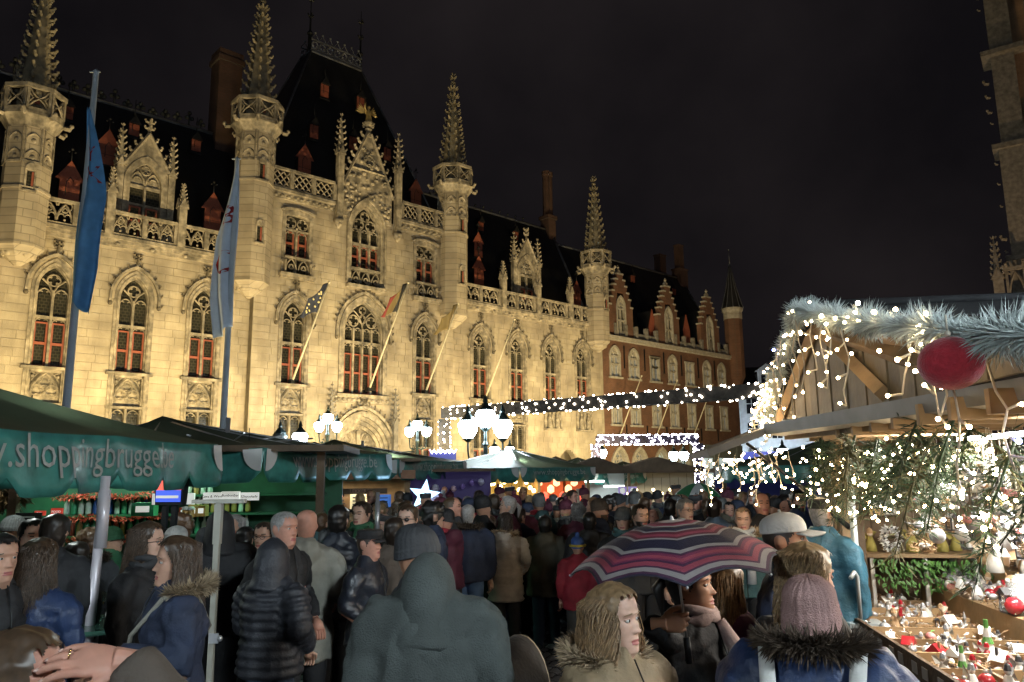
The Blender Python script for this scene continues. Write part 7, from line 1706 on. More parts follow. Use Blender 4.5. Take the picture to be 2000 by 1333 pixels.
    def locks(n, L, r0, spread=1.0, wavy=.012, a0=.9, name='long_hair'):
        f = MB()
        for k in range(n):
            a = rr.choice((-1, 1))*rr.uniform(a0, math.pi); z = rr.uniform(.10, .228) if not covered else rr.uniform(.03, .125); wx = float(np.interp(z, TW[:, 0], TW[:, 1])); yb = float(np.interp(z, TW[:, 0], TW[:, 3 if math.cos(a) < 0 else 2]))
            p = Vector((wx*math.sin(a), -yb*math.cos(a), z))*1.02; pts = [hx(p)]; out = Vector((math.sin(a), -math.cos(a), 0)); w0 = rr.uniform(0, 6); ll = L*rr.uniform(.8, 1.1); n_ = 9; hw = np.interp(.10, TW[:, 0], TW[:, 1]) + .022
            for q in range(1, n_ + 1):
                s_ = q/n_; zz = z - s_*ll; rad = (.095 + .035*min(1, max(0, .1 - zz)/.25)*spread) + rr.uniform(-.003, .003)
                tgt = Vector((out.x*(rad - .012), out.y*(rad + .012) + .012, zz)); tgt += Vector((math.sin(w0 + s_*9)*wavy, math.cos(w0*1.3 + s_*9)*wavy, 0))
                pts.append((hx(tgt) if zz > -.05 else Vector((tgt.x, tgt.y, tgt.z + HB)) if abs(yaw) < 1 else hx(Vector((tgt.x, tgt.y, -.05))) + Vector((0, 0, zz + .05))))
            f.tube(pts, [r0*(1 - .5*q/n_) for q in range(n_ + 1)], 3 if n > 150 else 4, cap=False)
        return f.build(name, hm, o)
    covered = hat in ('beanie', 'cap', 'flatcap') or hood == 'up'
    if style == 'short': shell(.012 if not covered else .006, .185 if not covered else .9, .01, .006) if not covered else shell(.005, .3, .02, .003)
    elif style == 'balding': shell(.007, .26, .02, .003)
    elif style == 'shaved': shell(.0025, .19, .015, .0006)
    elif style == 'curly': shell(.03, .175, -.02, .02)
    elif style in ('long', 'bob'):
        if not covered: shell(.016, .192, .03, .006)
        n = 1500 if hi else (380 if Y < 7 else 90); locks(n, hairlen, .0024 if hi else (.005 if Y < 7 else .011), a0=a0, wavy=wavy or (.014 if hi else .01))
    elif style == 'bun': shell(.012, .19, .02, .004); f = MB(); f.ball(hx((0, .13, .19)), .04, nu=9, nv=7); f.build('hair_bun', hm, o)
    elif style == 'tail': shell(.012, .19, .02, .004); f = MB(); f.tube([hx((0, .11, .15)), hx((0, .16, .1)), hx((0, .15, -.02))], [.025, .03, .008], 7); f.build('pony_tail', hm, o)
    if beard: pass
    # ---- hats
    if hat in ('beanie', 'pom'):
        zz = np.linspace(hatlow, .2315, 20); Ph, PHH = head_pts(72, zz, 0, False, False); Vh = Ph.reshape(-1, 3).copy(); zq = Vh[:, 2].copy(); nrm = Vh - np.array([0, .01, .08]); nrm /= np.linalg.norm(nrm, axis=1)[:, None]
        slouch = .012 + .02*np.clip((zq - .15)/.07, 0, 1); band = (zq < .155)*.006
        Vh = Vh + nrm*(slouch + band + .0042*np.cos(PHH.ravel()*24) + .004*vnoise(Vh, 30, seed % 5))[:, None]; Vh[:, 1] += .012*np.clip((zq - .15)/.08, 0, 1)
        Vh[:, 2] -= .028*np.clip((np.abs(PHH.ravel()) - 1.0)/1.6, 0, 1)*(zq < .17)*(hatlow > .1)
        Vh = headrot(Vh, R(yaw), R(pitch), R(roll)); Vh[:, 2] += HB; Fh = quads(72, 20); ho = link('knit_hat', npmesh('knit_hat', Vh, Fh, np.zeros(len(Fh), int), [CL[hatc]]), o); s_ = ho.modifiers.new('s', 'SOLIDIFY'); s_.thickness = .006
        if hat == 'pom': f = MB(); f.ball(hx((0, .02, .285)), .035, nu=9, nv=7); f.build('bobble', CL[hatc], ho)
    if hat in ('cap', 'flatcap'):
        zz = np.linspace(.142, .2315, 14); Ph, PHH = head_pts(40, zz, 0, False, False); Vh = Ph.reshape(-1, 3).copy(); nrm = Vh - np.array([0, .01, .06]); nrm /= np.linalg.norm(nrm, axis=1)[:, None]; flat_ = hat == 'flatcap'
        Vh = Vh + nrm*(.012 + ((.02 if flat_ else .006)*np.exp(-((Vh[:, 2] - .19)/.03)**2)))[:, None]
        if flat_: Vh[:, 2] = np.minimum(Vh[:, 2], .222); Vh[:, 1] -= .012*(Vh[:, 2] > .17)
        Vh = headrot(Vh, R(yaw), R(pitch), R(roll)); Vh[:, 2] += HB; Fh = quads(40, 14); ho = link('cap', npmesh('cap', Vh, Fh, np.zeros(len(Fh), int), [CL[hatc]]), o); s_ = ho.modifiers.new('s', 'SOLIDIFY'); s_.thickness = .005
        f = MB(); L_ = .055 if flat_ else .085
        g_ = [[hx((.076*math.sin(a)*(1 - .10*q), -.093*math.cos(a) - L_*q*math.cos(a)**.5, .150 - .02*q - .012*abs(math.sin(a)))) for a in np.linspace(-.95, .95, 13)] for q in (0, .5, 1)]
        f.grid(lambda i, j: g_[j][i], 13, 3); bo_ = f.build('brim', CL[hatc], ho); s_ = bo_.modifiers.new('s', 'SOLIDIFY'); s_.thickness = .007
        f = MB(); f.ball(hx((0, .01, .248)), .008, nu=6, nv=4); f.build('button', CL[hatc], ho)
    if hat == 'cowl': pass
    if glasses:
        f = MB()
        for sg in (-1, 1):
            f.tube([hx((sg*.034 + .021*math.cos(a), -.098, .115 + .016*math.sin(a))) for a in np.linspace(0, 6.28, 12, endpoint=False)], .0022, 4, closed=True); f.tube([hx((sg*.055, -.097, .12)), hx((sg*.078, -.06, .118)), hx((sg*.082, .02, .11))], .0022, 4)
        f.tube([hx((-.013, -.099, .117)), hx((.013, -.099, .117))], .0022, 4); go = f.build('glasses', M_IRON, o)
        if glasses == 'sun':
            f = MB()
            for sg in (-1, 1): f.ball(hx((sg*.034, -.097, .115)), (.02, .004, .016), nu=9, nv=5)
            f.build('dark_lens', M_EYE, go)
    if hi:
        for sg in (-1, 1): f = MB(); f.tube([hx((sg*(.034 + .021*q), -.0865 + .016*abs(q)**1.5*(1 if q > 0 else .2), .1375 + .004*(1 - q*q) - .003*q)) for q in np.linspace(-1, 1, 8)], [.0016, .0028, .0032, .003, .0028, .0024, .0018, .0008], 5); f.build('eyebrow', hm, o)
        for sg in (-1, 1): f = MB(); f.ball(hx((sg*.033, -.0712, .1165)), (.0135, .0105, .0088), nu=12, nv=8); e_ = f.build('eyeball', M_EYW, o); f = MB(); f.ball(hx((sg*.033, -.0795, .1163)), (.0056, .0028, .0058), nu=10, nv=6); f.build('iris', M_EYE, e_); f = MB(); f.tube([hx((sg*.033 + .0155*math.cos(a), -.0795 + .010*abs(math.cos(a)), .1165 + .0072*math.sin(a))) for a in np.linspace(.1, math.pi - .1, 8)], .0028, 5); f.build('eyelid', SKIN[skin], e_)
    if bag == 'pack':
        f = MB(); f.ball((0, .26 + b, 1.15), (.15, .09, .2), nu=14, nv=10)
        f.build('rucksack', CL['dkgrey'], o)
    if strap:
        f = MB(); f.tube([(.13, -.07, 1.43), (.02, -.17 - b, 1.25), (-.14, -.17 - b, 1.05), (-.2 - b, -.06, .93)], .012, 5); f.tube([(.13, -.07, 1.43), (.12, .1, 1.42), (0, .17 + b, 1.25), (-.19 - b, .08, .95)], .012, 5); f.build('bag_strap', CL[strap], o)
    for ch in o.children:                                   # collars sit up against the head
        if ch.name.split('.')[0] in ('coat', 'fur_collar', 'bag_strap', 'rucksack'): ch.location.z = hunch
        elif ch.name.startswith('scarf'): ch.location.z = hunch*.6
    return o
# ================================================================ the crowd, one by one
G = 'people in the market crowd'
PEOPLE = [
 # ---- near
 dict(u=838, v=1086, Y=3.15, az=172, label='person seen from behind in a grey fleece hooded top, hood pulled up', coat='hood', hood='up', style='bald', pose='down', legs='dkgrey', hi=True, length=.74, bulk=.035, hunch=.15),
 dict(u=818, v=1037, Y=3.9, az=110, label='person in a dark grey beanie peering over the grey hood, nose showing', coat='dkgrey', hat='beanie', hatc='dkgrey', style='bald', skin='tan', yaw=-12),
 dict(u=1198, v=1146, Y=2.9, az=48, label='girl with very long wavy light brown hair and a tan fur coat', coat='tanf', style='long', hair='lightb', hairlen=.62, fem=True, hi=True, skin='pale', a0=1.12, wavy=.026, bulk=.03, fur='furlt', yaw=12, pose='cross'),
 dict(u=1352, v=1092, Y=3.5, az=62, label='woman in a black coat and rose scarf holding the striped umbrella', coat='black', style='tail', hair='black', fem=True, hi=True, skin='tan', scarf='rose', yaw=14, pitch=-4, pose='down', nohand=True),
 dict(u=1418, v=1104, Y=4.1, az=150, label='person with long straight light hair and a purple sleeve behind the umbrella holder', coat='purple', style='long', hair='lightb', hairlen=.42, fem=True, skin='pale'),
 dict(u=1540, v=1006, Y=3.9, az=82, label='man in a pale baseball cap and navy coat looking right', coat='navy', hat='cap', hatc='stone', style='shaved', hair='dark', skin='tan', hi=True, pose='pockets', bulk=.015, pitch=-6),
 dict(u=1572, v=1067, Y=3.1, az=140, label='woman with a short blond bob and a black coat', coat='black', style='bob', hair='blond', hairlen=.17, fem=True, skin='pale', hi=True, scarf='maroon', pose='cross', yaw=-16),
 dict(u=1580, v=1140, Y=2.6, az=176, label='person in a ribbed dusty pink beanie and navy coat with pale straps', coat='navyb', hat='beanie', hatc='pink', style='shaved', hair='brown', fem=True, hi=True, fur='furdk', quilt=0, bulk=.05, hunch=.11, hatlow=.03, pitch=-6),
 dict(u=1603, v=972, Y=6.2, az=150, label='man in a black cap and blue rain jacket at the stall post', coat='blue', hat='flatcap', hatc='black', style='shaved', skin='pale', hair='grey', bulk=.02),
 dict(u=345, v=1052, Y=4.15, az=-80, label='woman in a navy parka with a pale fur collar, looking left', coat='navy', style='long', hair='brown', hairlen=.3, fem=True, hi=True, fur='furlt', strap='beige', arms=('down', 'hold'), bulk=.02),
 dict(u=292, v=1023, Y=5.2, az=60, label='woman with thin framed glasses and straight brown hair facing the parka woman', coat='black', style='long', hair='brown', hairlen=.3, glasses=True, fem=True, skin='pale', hi=True, scarf='dkgrey', yaw=8),
 dict(u=538, v=1057, Y=5.3, az=140, label='person in a black quilted puffer jacket, hood up, holding red and white cups', coat='puff', hood='up', quilt=.062, style='bald', arms=('pockets', [(.27, -.02, 1.12), (.22, -.26, 1.22)]), legs='denimd', hi=True, bulk=.035, length=.80),
 dict(u=557, v=1000, Y=5.8, az=42, label='balding man in a black coat with a stern three quarter face', coat='black', style='shaved', hair='grey', skin='red', hi=True, pose='pockets', yaw=4),
 dict(u=600, v=996, Y=6.2, az=172, label='bald man from behind in a long beige raincoat with its hood down', coat='beige', style='bald', skin='red', hood='down', length=.62, pose='pockets', bulk=.015),
 dict(u=662, v=989, Y=6.8, az=165, label='dark haired man from behind in a shiny blue black leather jacket', coat='leather', style='short', hair='black', pose='pockets', legs='dkgrey'),
 dict(u=706, v=981, Y=7.9, az=-35, label='young man with a dark fringe in a dark green scarf, face to the left', coat='black', style='short', hair='dark', skin='pale', scarf='green'),
 dict(u=722, v=1033, Y=6.1, az=62, label='man in a black flat cap and black leather coat behind the thin pole', coat='leather', hat='flatcap', hatc='black', style='shaved', skin='red', pose='pockets'),
 dict(u=770, v=1013, Y=6.6, az=170, label='person with short brown hair and a brown jacket, left of the grey beanie', coat='brown', style='short', hair='dark', pose='pockets'),
 dict(u=797, v=988, Y=7.0, az=-25, label='man in dark sunglasses and a fur trimmed hood in front of the star light', coat='black', style='short', hair='brown', glasses='sun', fur='furdk', skin='pale'),
 dict(u=848, v=984, Y=8.0, az=120, label='woman with big dark hair under a navy hood, right of the star light', coat='navy', style='long', hair='black', fem=True, hair_=1) if False else dict(u=848, v=984, Y=8.0, az=110, label='woman with big dark hair and a navy coat, right of the star light', coat='navy', style='curly', hair='black', fem=True),
 dict(u=889, v=972, Y=9.0, az=78, label='man with a high forehead looking down to the right behind the thin pole', coat='dkgrey', style='balding', hair='brown', skin='red', pitch=-8),
 dict(u=914, v=986, Y=9.0, az=172, label='grey shaven headed man from behind in a navy parka and pale jeans', coat='navy', style='shaved', hair='grey', skin='pale', fur='furdk', legs='denim', bulk=.045, length=.84, pose='down'),
 dict(u=944, v=973, Y=9.8, az=120, label='person in a tall black beanie next to the shaven headed man', coat='black', hat='beanie', hatc='black', style='bald', skin='fair'),
 dict(u=988, v=1003, Y=9.3, az=165, label='woman in a cream quilted long coat with a fur hood and dark leggings', coat='cream', style='bob', hair='dark', hairlen=.17, fem=True, fur='furlt', hood='down', quilt=.075, length=.62, bulk=.02, pose='pockets', legs='black', sleeve='stone'),
 dict(u=957, v=1010, Y=9.9, az=150, label='brown haired woman in blue jeans and white shoes half behind the cream coat', coat='navy', style='long', hair='brown', fem=True, legs='denim', shoes='white'),
 dict(u=1014, v=992, Y=10.2, az=140, label='man in a navy jacket with his elbow out right of the cream coat', coat='navy', style='short', hair='dark', pose='pockets', bulk=.03),
 dict(u=1064, v=1008, Y=9.6, az=176, label='person from behind in a long olive parka with a white collar edge', coat='olive', style='short', hair='black', hood='down', bulk=.05, length=.72, legs='denimd', shoes='brown', pose='pockets', H=1.66),
 dict(u=1128, v=1052, Y=8.6, az=170, label='child in a red coat and a blue and yellow hat', coat='red', hat='pom', hatc='cblue', style='bald', legs='grey', H=1.36, bulk=.02, length=.75),
 dict(u=1216, v=996, Y=8.2, az=-8, label='woman in a grey slouch beanie and a big teal scarf', coat='black', hat='beanie', hatc='grey', style='bob', hairlen=.14, hair='brown', fem=True, scarf='teal', skin='pale'),
 dict(u=1250, v=986, Y=8.0, az=28, label='man with a moustache and tousled dark hair beside the teal scarf', coat='dkgrey', style='short', hair='dark', beard=True, skin='pale'),
 dict(u=1172, v=979, Y=9.6, az=82, label='man in a brown beanie and short beard facing right', coat='navy', hat='beanie', hatc='brown', style='bald', beard=True, hair='brown', quilt=.08),
 dict(u=1151, v=1002, Y=9.2, az=175, label='broad person from behind in a plain black coat beside the red child', coat='black', style='short', hair='black', bulk=.06, hood='down'),
 dict(u=1097, v=972, Y=11.5, az=25, label='bearded man in a black coat and grey shirt under the fifth canopy', coat='black', style='short', hair='black', beard=True, bulk=.02),
 dict(u=1338, v=976, Y=8.8, az=42, label='grey haired man in thin glasses with a white collar above the striped umbrella', coat='white', style='short', hair='grey', glasses=True, skin='pale'),
 dict(u=1394, v=975, Y=9.4, az=160, label='man from behind in a blue denim jacket with a sheepskin collar', coat='ski', style='short', hair='dark', hood=None, bulk=.03),
 dict(u=1450, v=993, Y=7.8, az=0, label='young woman with a pale fur hood and a white scarf', coat='teal', style='tail', hair='brown', fem=True, fur='furlt', scarf='white', skin='pale'),
 dict(u=1488, v=964, Y=8.6, az=20, label='man with a bald crown in a black overcoat looking down', coat='black', style='balding', hair='dark', skin='red', pitch=-8),
 dict(u=1558, v=958, Y=9.4, az=28, label='bearded man in glasses and a navy rain jacket near the stall post', coat='navyb', style='short', hair='dark', beard=True, glasses=True, skin='pale'),
 dict(u=1423, v=982, Y=11, az=8, label='dark haired woman with a pale scarf between denim jacket and fur hood', coat='black', style='long', hair='black', fem=True, scarf='beige'),
 dict(u=1533, v=967, Y=10.4, az=60, label='person with a warmly lit cheek left of the bearded man in glasses', coat='dkgrey', style='short', hair='black', skin='tan'),
 dict(u=1240, v=966, Y=11.2, az=170, label='person in a tall patterned grey bobble hat above the moustached man', coat='dkgrey', hat='pom', hatc='grey', style='bald'),
 dict(u=1310, v=976, Y=10, az=150, label='dark haired man in a black coat left of the grey haired man', coat='black', style='short', hair='black', bulk=.04),
 # ---- left group
 dict(u=110, v=1006, Y=5.5, az=165, label='tall brown haired man from behind at the left bar', coat='black', style='short', hair='dark', hi=False, bulk=.02),
 dict(u=66, v=1016, Y=5.8, az=20, label='dark haired man facing us beside the tall man at the left bar', coat='black', style='short', hair='black', skin='fair'),
 dict(u=80, v=1056, Y=4.4, az=150, label='woman in a royal blue jacket with long brown hair near the left edge', coat='navyb', style='long', hair='brown', hairlen=.28, fem=True, hi=True, bulk=.0, pose='pockets'),
 dict(u=2, v=1046, Y=4.2, az=32, label='young man with swept dark hair cut by the left picture edge', coat='black', style='short', hair='black', skin='fair', fur='furdk', hi=True),
 dict(u=176, v=1036, Y=7.0, az=190, label='person in a brown fur hat behind the shiny pole', coat='dkgrey', style='curly', hair='auburn', fur='furdk'),
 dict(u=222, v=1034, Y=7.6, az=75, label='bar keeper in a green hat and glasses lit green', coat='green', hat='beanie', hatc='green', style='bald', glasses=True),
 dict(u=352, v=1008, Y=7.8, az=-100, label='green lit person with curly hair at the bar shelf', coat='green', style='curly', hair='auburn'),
 dict(u=345, v=1036, Y=6.2, az=170, label='person in a pale knitted hat behind the woman in glasses', coat='beige', hat='beanie', hatc='stone', style='bald'),
 dict(u=432, v=1000, Y=6.2, az=178, label='big person from behind in a black hooded coat at the frame post', coat='black', hood='up', style='bald', bulk=.07),
 dict(u=516, v=1022, Y=6.6, az=-25, label='woman in glasses and a green collar left of the balding man', coat='green', style='tail', hair='dark', glasses=True, fem=True, skin='fair'),
 dict(u=581, v=978, Y=14.6, az=30, label='snack chalet seller with grey hair leaning forward', coat='white', style='short', hair='grey', group='chalet sellers'),
 dict(u=603, v=985, Y=14.3, az=-20, label='dark haired snack chalet seller in black', coat='black', style='short', hair='black', skin='pale'),
 dict(u=480, v=1030, Y=7.2, az=160, label='dark haired person left of the woman with a green collar', coat='black', style='short', hair='black'),
 dict(u=150, v=1060, Y=6.2, az=-140, label='dark haired person leaning at the bar behind the royal blue jacket', coat='black', style='short', hair='dark'),
]
for d in PEOPLE:
    d.setdefault('group', G); person(**d)
# ---- deeper rows of the crowd
rr = random.Random(1234)
COATN = ['black', 'navy', 'dkgrey', 'olive', 'brown', 'black', 'maroon', 'leather', 'teal']
HATN = [None, None, None, None, ('beanie', 'black'), ('beanie', 'grey'), ('pom', 'maroon'), ('beanie', 'navy'), ('flatcap', 'dkgrey'), None, ('beanie', 'dkgrey')]
used = {}
slots = [(u + rr.uniform(-7, 7), rr.uniform(9.8, 12.5)) for u in range(735, 1560, 21)] + [(u + rr.uniform(-8, 8), rr.uniform(13, 16.5)) for u in range(640, 1560, 20)] + [(u, 8.3 + rr.random()) for u in (628, 690, 745, 820, 870)] + [(u, 6.6 + rr.random()*1.2) for u in (20, 400, 455, 640)]
for k, (u, Y) in enumerate(slots):
    H = rr.uniform(1.56, 1.80); t = at(u, 950, Y); dz = H - t.z; vv = 950
    for q in range(3): vv += (at(u, vv, Y).z - H)*F_PX/Y
    hat = rr.choice(HATN); coat = rr.choice(COATN); hair = rr.choice(['black', 'dark', 'brown', 'grey', 'auburn', 'blond']); fem = rr.random() < .45; st = rr.choice(['long', 'bob', 'tail', 'curly']) if fem else rr.choice(['short', 'short', 'balding', 'shaved'])
    az = rr.choice((180, 165, 195, 150, 210, 180, 60, -60, 20, -20, 90, -90)) + rr.uniform(-12, 12)
    CN = dict(dkgrey='dark grey', leather='black leather').get(coat, coat)
    what = ('woman' if fem else 'man'); back = 'from behind' if abs(((az + 180) % 360) - 180) > 120 else ('facing us' if abs(az) < 40 else 'in side view')
    hh = '%s %s' % (dict(dkgrey='dark grey').get(hat[1], hat[1]), dict(beanie='beanie', pom='bobble hat', flatcap='flat cap')[hat[0]]) if hat else ('%s %s hair' % (dict(lightb='light').get(hair, hair), dict(short='short', balding='thin', shaved='cropped', long='long', bob='bobbed', tail='tied', curly='curly')[st]))
    zone = ('left', 'left middle', 'centre', 'right middle', 'right')[min(4, int((u - 560)/200))] + ' ' + ('far' if Y > 12.6 else 'middle' if Y > 9.5 else 'near') + ' rows' if u > 560 else 'near the left bar'
    lab = '%s in %s with %s, %s, %s' % (what, CN, hh, back, zone)
    used[lab] = 1
    person(u, vv, Y, az, lab, G, skin=rr.choice(['fair', 'pale', 'tan', 'red']), hair=hair, style=st if not hat else 'bald', coat=coat, hat=hat and hat[0], hatc=hat and hat[1] or 'black', fem=fem, pose=rr.choice(['pockets', 'down', 'cross']), bulk=rr.uniform(.01, .05), beard=(not fem and rr.random() < .25), scarf=rr.choice([None, None, 'grey', 'red', 'beige']), glasses=rr.random() < .2, H=H, yaw=rr.uniform(-32, 32), pitch=rr.uniform(-14, 6), roll=rr.uniform(-6, 6), hood=rr.choice([None, 'down', None]), legs=rr.choice(['black', 'denimd', 'dkgrey']))

# ---------------------------------------------------------------- hands that matter
def hand(o, M_, curl, name='hand', skin='fair', thumb=.6, s=1.0, spread=.004, ring=None, left=False):
    """M_ places a hand whose fingers point along +y, back of the hand +z, thumb at -x"""
    f = MB(); f.M = M_ @ Matrix.Diagonal((-s if left else s, s, s, 1))
    f.ball((0, .048, 0), (.041, .054, .016), nu=14, nv=9); f.ball((-.022, .03, -.008), (.02, .036, .015), nu=10, nv=7); f.ball((.026, .034, -.006), (.015, .034, .013), nu=10, nv=7)
    f.tube([(0, -.05, 0), (0, -.02, 0), (0, .02, 0)], [.027, .026, .03], 10)
    tips = []
    for q, (x, ln, r) in enumerate(((-.033, .070, .0086), (-.011, .078, .009), (.011, .073, .0086), (.032, .057, .0076))):
        p = Vector((x, .088 - .006*abs(q - 1), 0)); a = 0; pts = [p + Vector((0, -.025, -.002)), p]; rs = [r*1.15, r*1.2]
        for j, fr in enumerate((.45, .31, .24)):
            a += curl[q]*(.75, 1.0, .7)[j]; p = p + Vector((spread*(q - 1.5)*.5, math.cos(a), -math.sin(a))).normalized()*ln*fr; pts.append(p); rs.append(r*(1.08, .98, .72)[j])
        f.tube(pts, rs, 8); tips.append((pts[-1], pts[-2], a))
    p = Vector((-.032, .02, -.008)); d = Vector((-.62, .72, -.35*thumb)).normalized(); d2 = Vector((-.25*(1 - thumb), .85, -.55*thumb)).normalized()
    f.tube([p, p + d*.036, p + d*.036 + d2*.028, p + d*.036 + d2*.05], [.015, .0125, .0105, .0075], 8)
    f.M = None
    me = voxel(f, .0031*s, 3); me.name = name; me.materials.append(SKIN[skin]); h = link(name, me, o)
    for (t_, b_, a) in tips:
        g = MB(); g.M = M_ @ Matrix.Diagonal((-s if left else s, s, s, 1)) @ Matrix.Translation(t_.lerp(b_, .22)) @ Matrix.Rotation(-a, 4, 'X'); g.ball((0, 0, .0062), (.0048, .0066, .0022), nu=8, nv=5); g.build('fingernail', mat('nail', (.55, .36, .30), .3), h)
    if ring is not None:
        g = MB(); g.M = M_ @ Matrix.Diagonal((-s if left else s, s, s, 1)); x = (-.033, -.011, .011, .032)[ring]; g.tube([(x + .0112*math.cos(t_), .105, .0112*math.sin(t_) - .003) for t_ in np.linspace(0, 6.28, 16, endpoint=False)], .0018, 6, closed=True); g.ball((x, .105, .0105), (.004, .003, .003), nu=6, nv=4); g.build('ring', mat('ring_gold', (.7, .55, .25), .2, metal=1), h)
    return h
# the man with a hand laid on his forehead, close to the lens
mt_ = person(72, 1236, 1.7, 72, 'man close to the lens with a ringed hand laid on his forehead', G, skin='red', hair='brown', style='short', coat='brown', hi=True, pose='down', arms=([(.26, -.30, 1.38), (.07, -.22, 1.62)], 'down'), pitch=-10, nohand=True)
def frame(o_, y_, z_):
    y_ = Vector(y_).normalized(); z_ = Vector(z_); z_ = (z_ - y_*z_.dot(y_)).normalized(); x_ = y_.cross(z_)
    return Matrix(((x_.x, y_.x, z_.x, o_[0]), (x_.y, y_.y, z_.y, o_[1]), (x_.z, y_.z, z_.z, o_[2]), (0, 0, 0, 1)))
hand(mt_, frame((-.052, -.185, 1.692), (-.17, .95, .16), (-.60, -.22, .78)), (.34, .30, .32, .36), skin='red', thumb=.2, s=.98, ring=2, left=False, spread=.10)
f = MB(); f.tube([(-.20, -.40, 1.40), (-.12, -.33, 1.56), (-.054, -.20, 1.69)], [.075, .062, .052], 14); cm_ = voxel(f, .012, 2); P_ = get_co(cm_); N_ = get_no(cm_); set_co(cm_, P_ + N_*(.006*vnoise(P_, 45, 3))[:, None]); cm_.materials.append(CL['brown']); link('raised_sleeve', cm_, mt_)

# ---------------------------------------------------------------- umbrellas
def brolly(c, r, rise, tilt, label, rings, mats, rot=0, shaft=.75, name='umbrella', cat='umbrella', panels=None, held=0):
    """c: top of the canopy; rings: list of (radius share, material index)"""
    o = empty(name, c, 0, label, cat); o.rotation_euler = tilt
    f = MB(); n = 8; sub = 6; prev = None; ap = f.av((0, 0, 0)); last = 0
    def P(t, k, q):
        a = rot + 2*math.pi*(k + q)/n; a0, a1 = rot + 2*math.pi*k/n, rot + 2*math.pi*(k + 1)/n
        e = Vector((math.cos(a0), math.sin(a0), 0)).lerp(Vector((math.cos(a1), math.sin(a1), 0)), q); sag = math.sin(math.pi*q)
        rr_ = r*t*(1 - .045*sag*t); z = -rise*(1 - math.cos(t*1.32))/(1 - math.cos(1.32)) + .018*sag*t*t - (.02*t**6*(1 - sag))
        return (e.x*rr_, e.y*rr_, z)
    ts = []
    for i, (t, m_) in enumerate(rings): ts.append((t, m_))
    row0 = None
    for (t, m_) in ts:
        row = [f.av(P(t, k, q/sub)) for k in range(n) for q in range(sub)]
        for j in range(n*sub):
            mm = m_ if panels is None else panels[(j // sub) % len(panels)]
            if row0 is None: f.af((ap, row[(j + 1) % (n*sub)], row[j]), mm, True)
            else: f.af((row0[j], row0[(j+1) % (n*sub)], row[(j+1) % (n*sub)], row[j]), mm, True)
        row0 = row
    co = f.build('umbrella_canopy', mats, o); s_ = co.modifiers.new('s', 'SOLIDIFY'); s_.thickness = .003
    f = MB(); f.tube([(0, 0, .01), (0, 0, -shaft)], .0055, 6); f.lathe([(.008, .0), (.006, .018), (.002, .022)], 6); f.build('shaft', M_STEEL, o)
    for k in range(n): f = MB(); f.tube([Vector(P(t, k, 0)) - Vector((0, 0, .006)) for t in (.03, .3, .6, .85, 1.0)], .0028, 4); p1 = Vector(P(.5, k, 0)); f.tube([p1 - Vector((0, 0, .008)), (0, 0, -rise*1.5)], .0022, 3); e_ = Vector(P(1, k, 0)); f.ball(e_, .006, nu=6, nv=4); f.build('rib', M_STEEL, o)
    f = MB(); f.tube([(0, 0, -shaft), (0, 0, -shaft - .10)], .014, 8); f.build('handle', M_IRON, o)
    return o
SC = [mat('stripe_' + n_, c_, .6, var=.15, vscale=9, bump=.3, bscale=240) for n_, c_ in (('ecru', (.36, .31, .26)), ('maroon', (.11, .016, .03)), ('navy', (.018, .016, .034)), ('grey', (.25, .23, .22)), ('magenta', (.15, .024, .06)), ('pink', (.25, .045, .07)), ('brown', (.05, .032, .028)), ('plum', (.055, .016, .045)))]
E_, MR, NV, GY, MG, PK, BR, PL_ = range(8)
STR = [(.10, E_), (.13, GY), (.20, MR), (.24, PK), (.27, GY), (.30, BR), (.36, NV), (.385, GY), (.43, MR), (.47, PK), (.50, MR), (.525, GY), (.56, NV), (.62, NV), (.66, NV), (.70, GY), (.725, PL_), (.755, MG), (.79, PK), (.81, MG), (.835, PL_), (.86, PK), (.885, PK), (.905, PL_), (.955, GY), (.98, PL_), (1.0, NV)]
um = brolly(at(1312, 1018, 3.2), .44, .165, (R(1.5), R(-5), 0), 'wide striped umbrella in pink, plum, grey and navy bands', STR, SC, rot=R(-98), shaft=.46)
wo_ = [o for o in bpy.data.objects if o.get('label', '').startswith('woman in a black coat and rose')][0]
bpy.context.view_layer.update()
# her fist closed round the shaft
gp = um.matrix_basis @ Vector((0, 0, -.40)); Wi = wo_.matrix_world.inverted(); gl_ = Wi @ gp
ax_ = (Wi.to_3x3() @ (um.matrix_basis.to_3x3() @ Vector((0, 0, 1)))).normalized()
toC = (Wi.to_3x3() @ Vector((-.35, -1, .1))).normalized(); zb_ = (toC - ax_*toC.dot(ax_)).normalized(); yb_ = zb_.cross(-ax_).normalized()
# thumb side (-x) points up the shaft
Mh = Matrix(((-ax_.x, yb_.x, zb_.x, 0), (-ax_.y, yb_.y, zb_.y, 0), (-ax_.z, yb_.z, zb_.z, 0), (0, 0, 0, 1)))
off_ = gl_ - (Mh.to_3x3() @ Vector((0, .088, -.022))); Mh.translation = off_
hand(wo_, Mh, (.85, 1.15, 1.2, 1.2), skin='tan', thumb=.9, s=.95)
wr_ = Mh @ Vector((0, -.045, 0)); f = MB(); el_ = Vector((.27, -.02, 1.13)); f.tube([(.2, .01, 1.36), el_, el_.lerp(wr_, .5) + Vector((.01, 0, -.02)), wr_], [.085, .075, .062, .05], 14); cm_ = voxel(f, .012, 2); P_ = get_co(cm_); N_ = get_no(cm_); set_co(cm_, P_ + N_*(.007*vnoise(P_, 42, 2))[:, None]); cm_.materials.append(CL['black']); link('raised_sleeve', cm_, wo_)
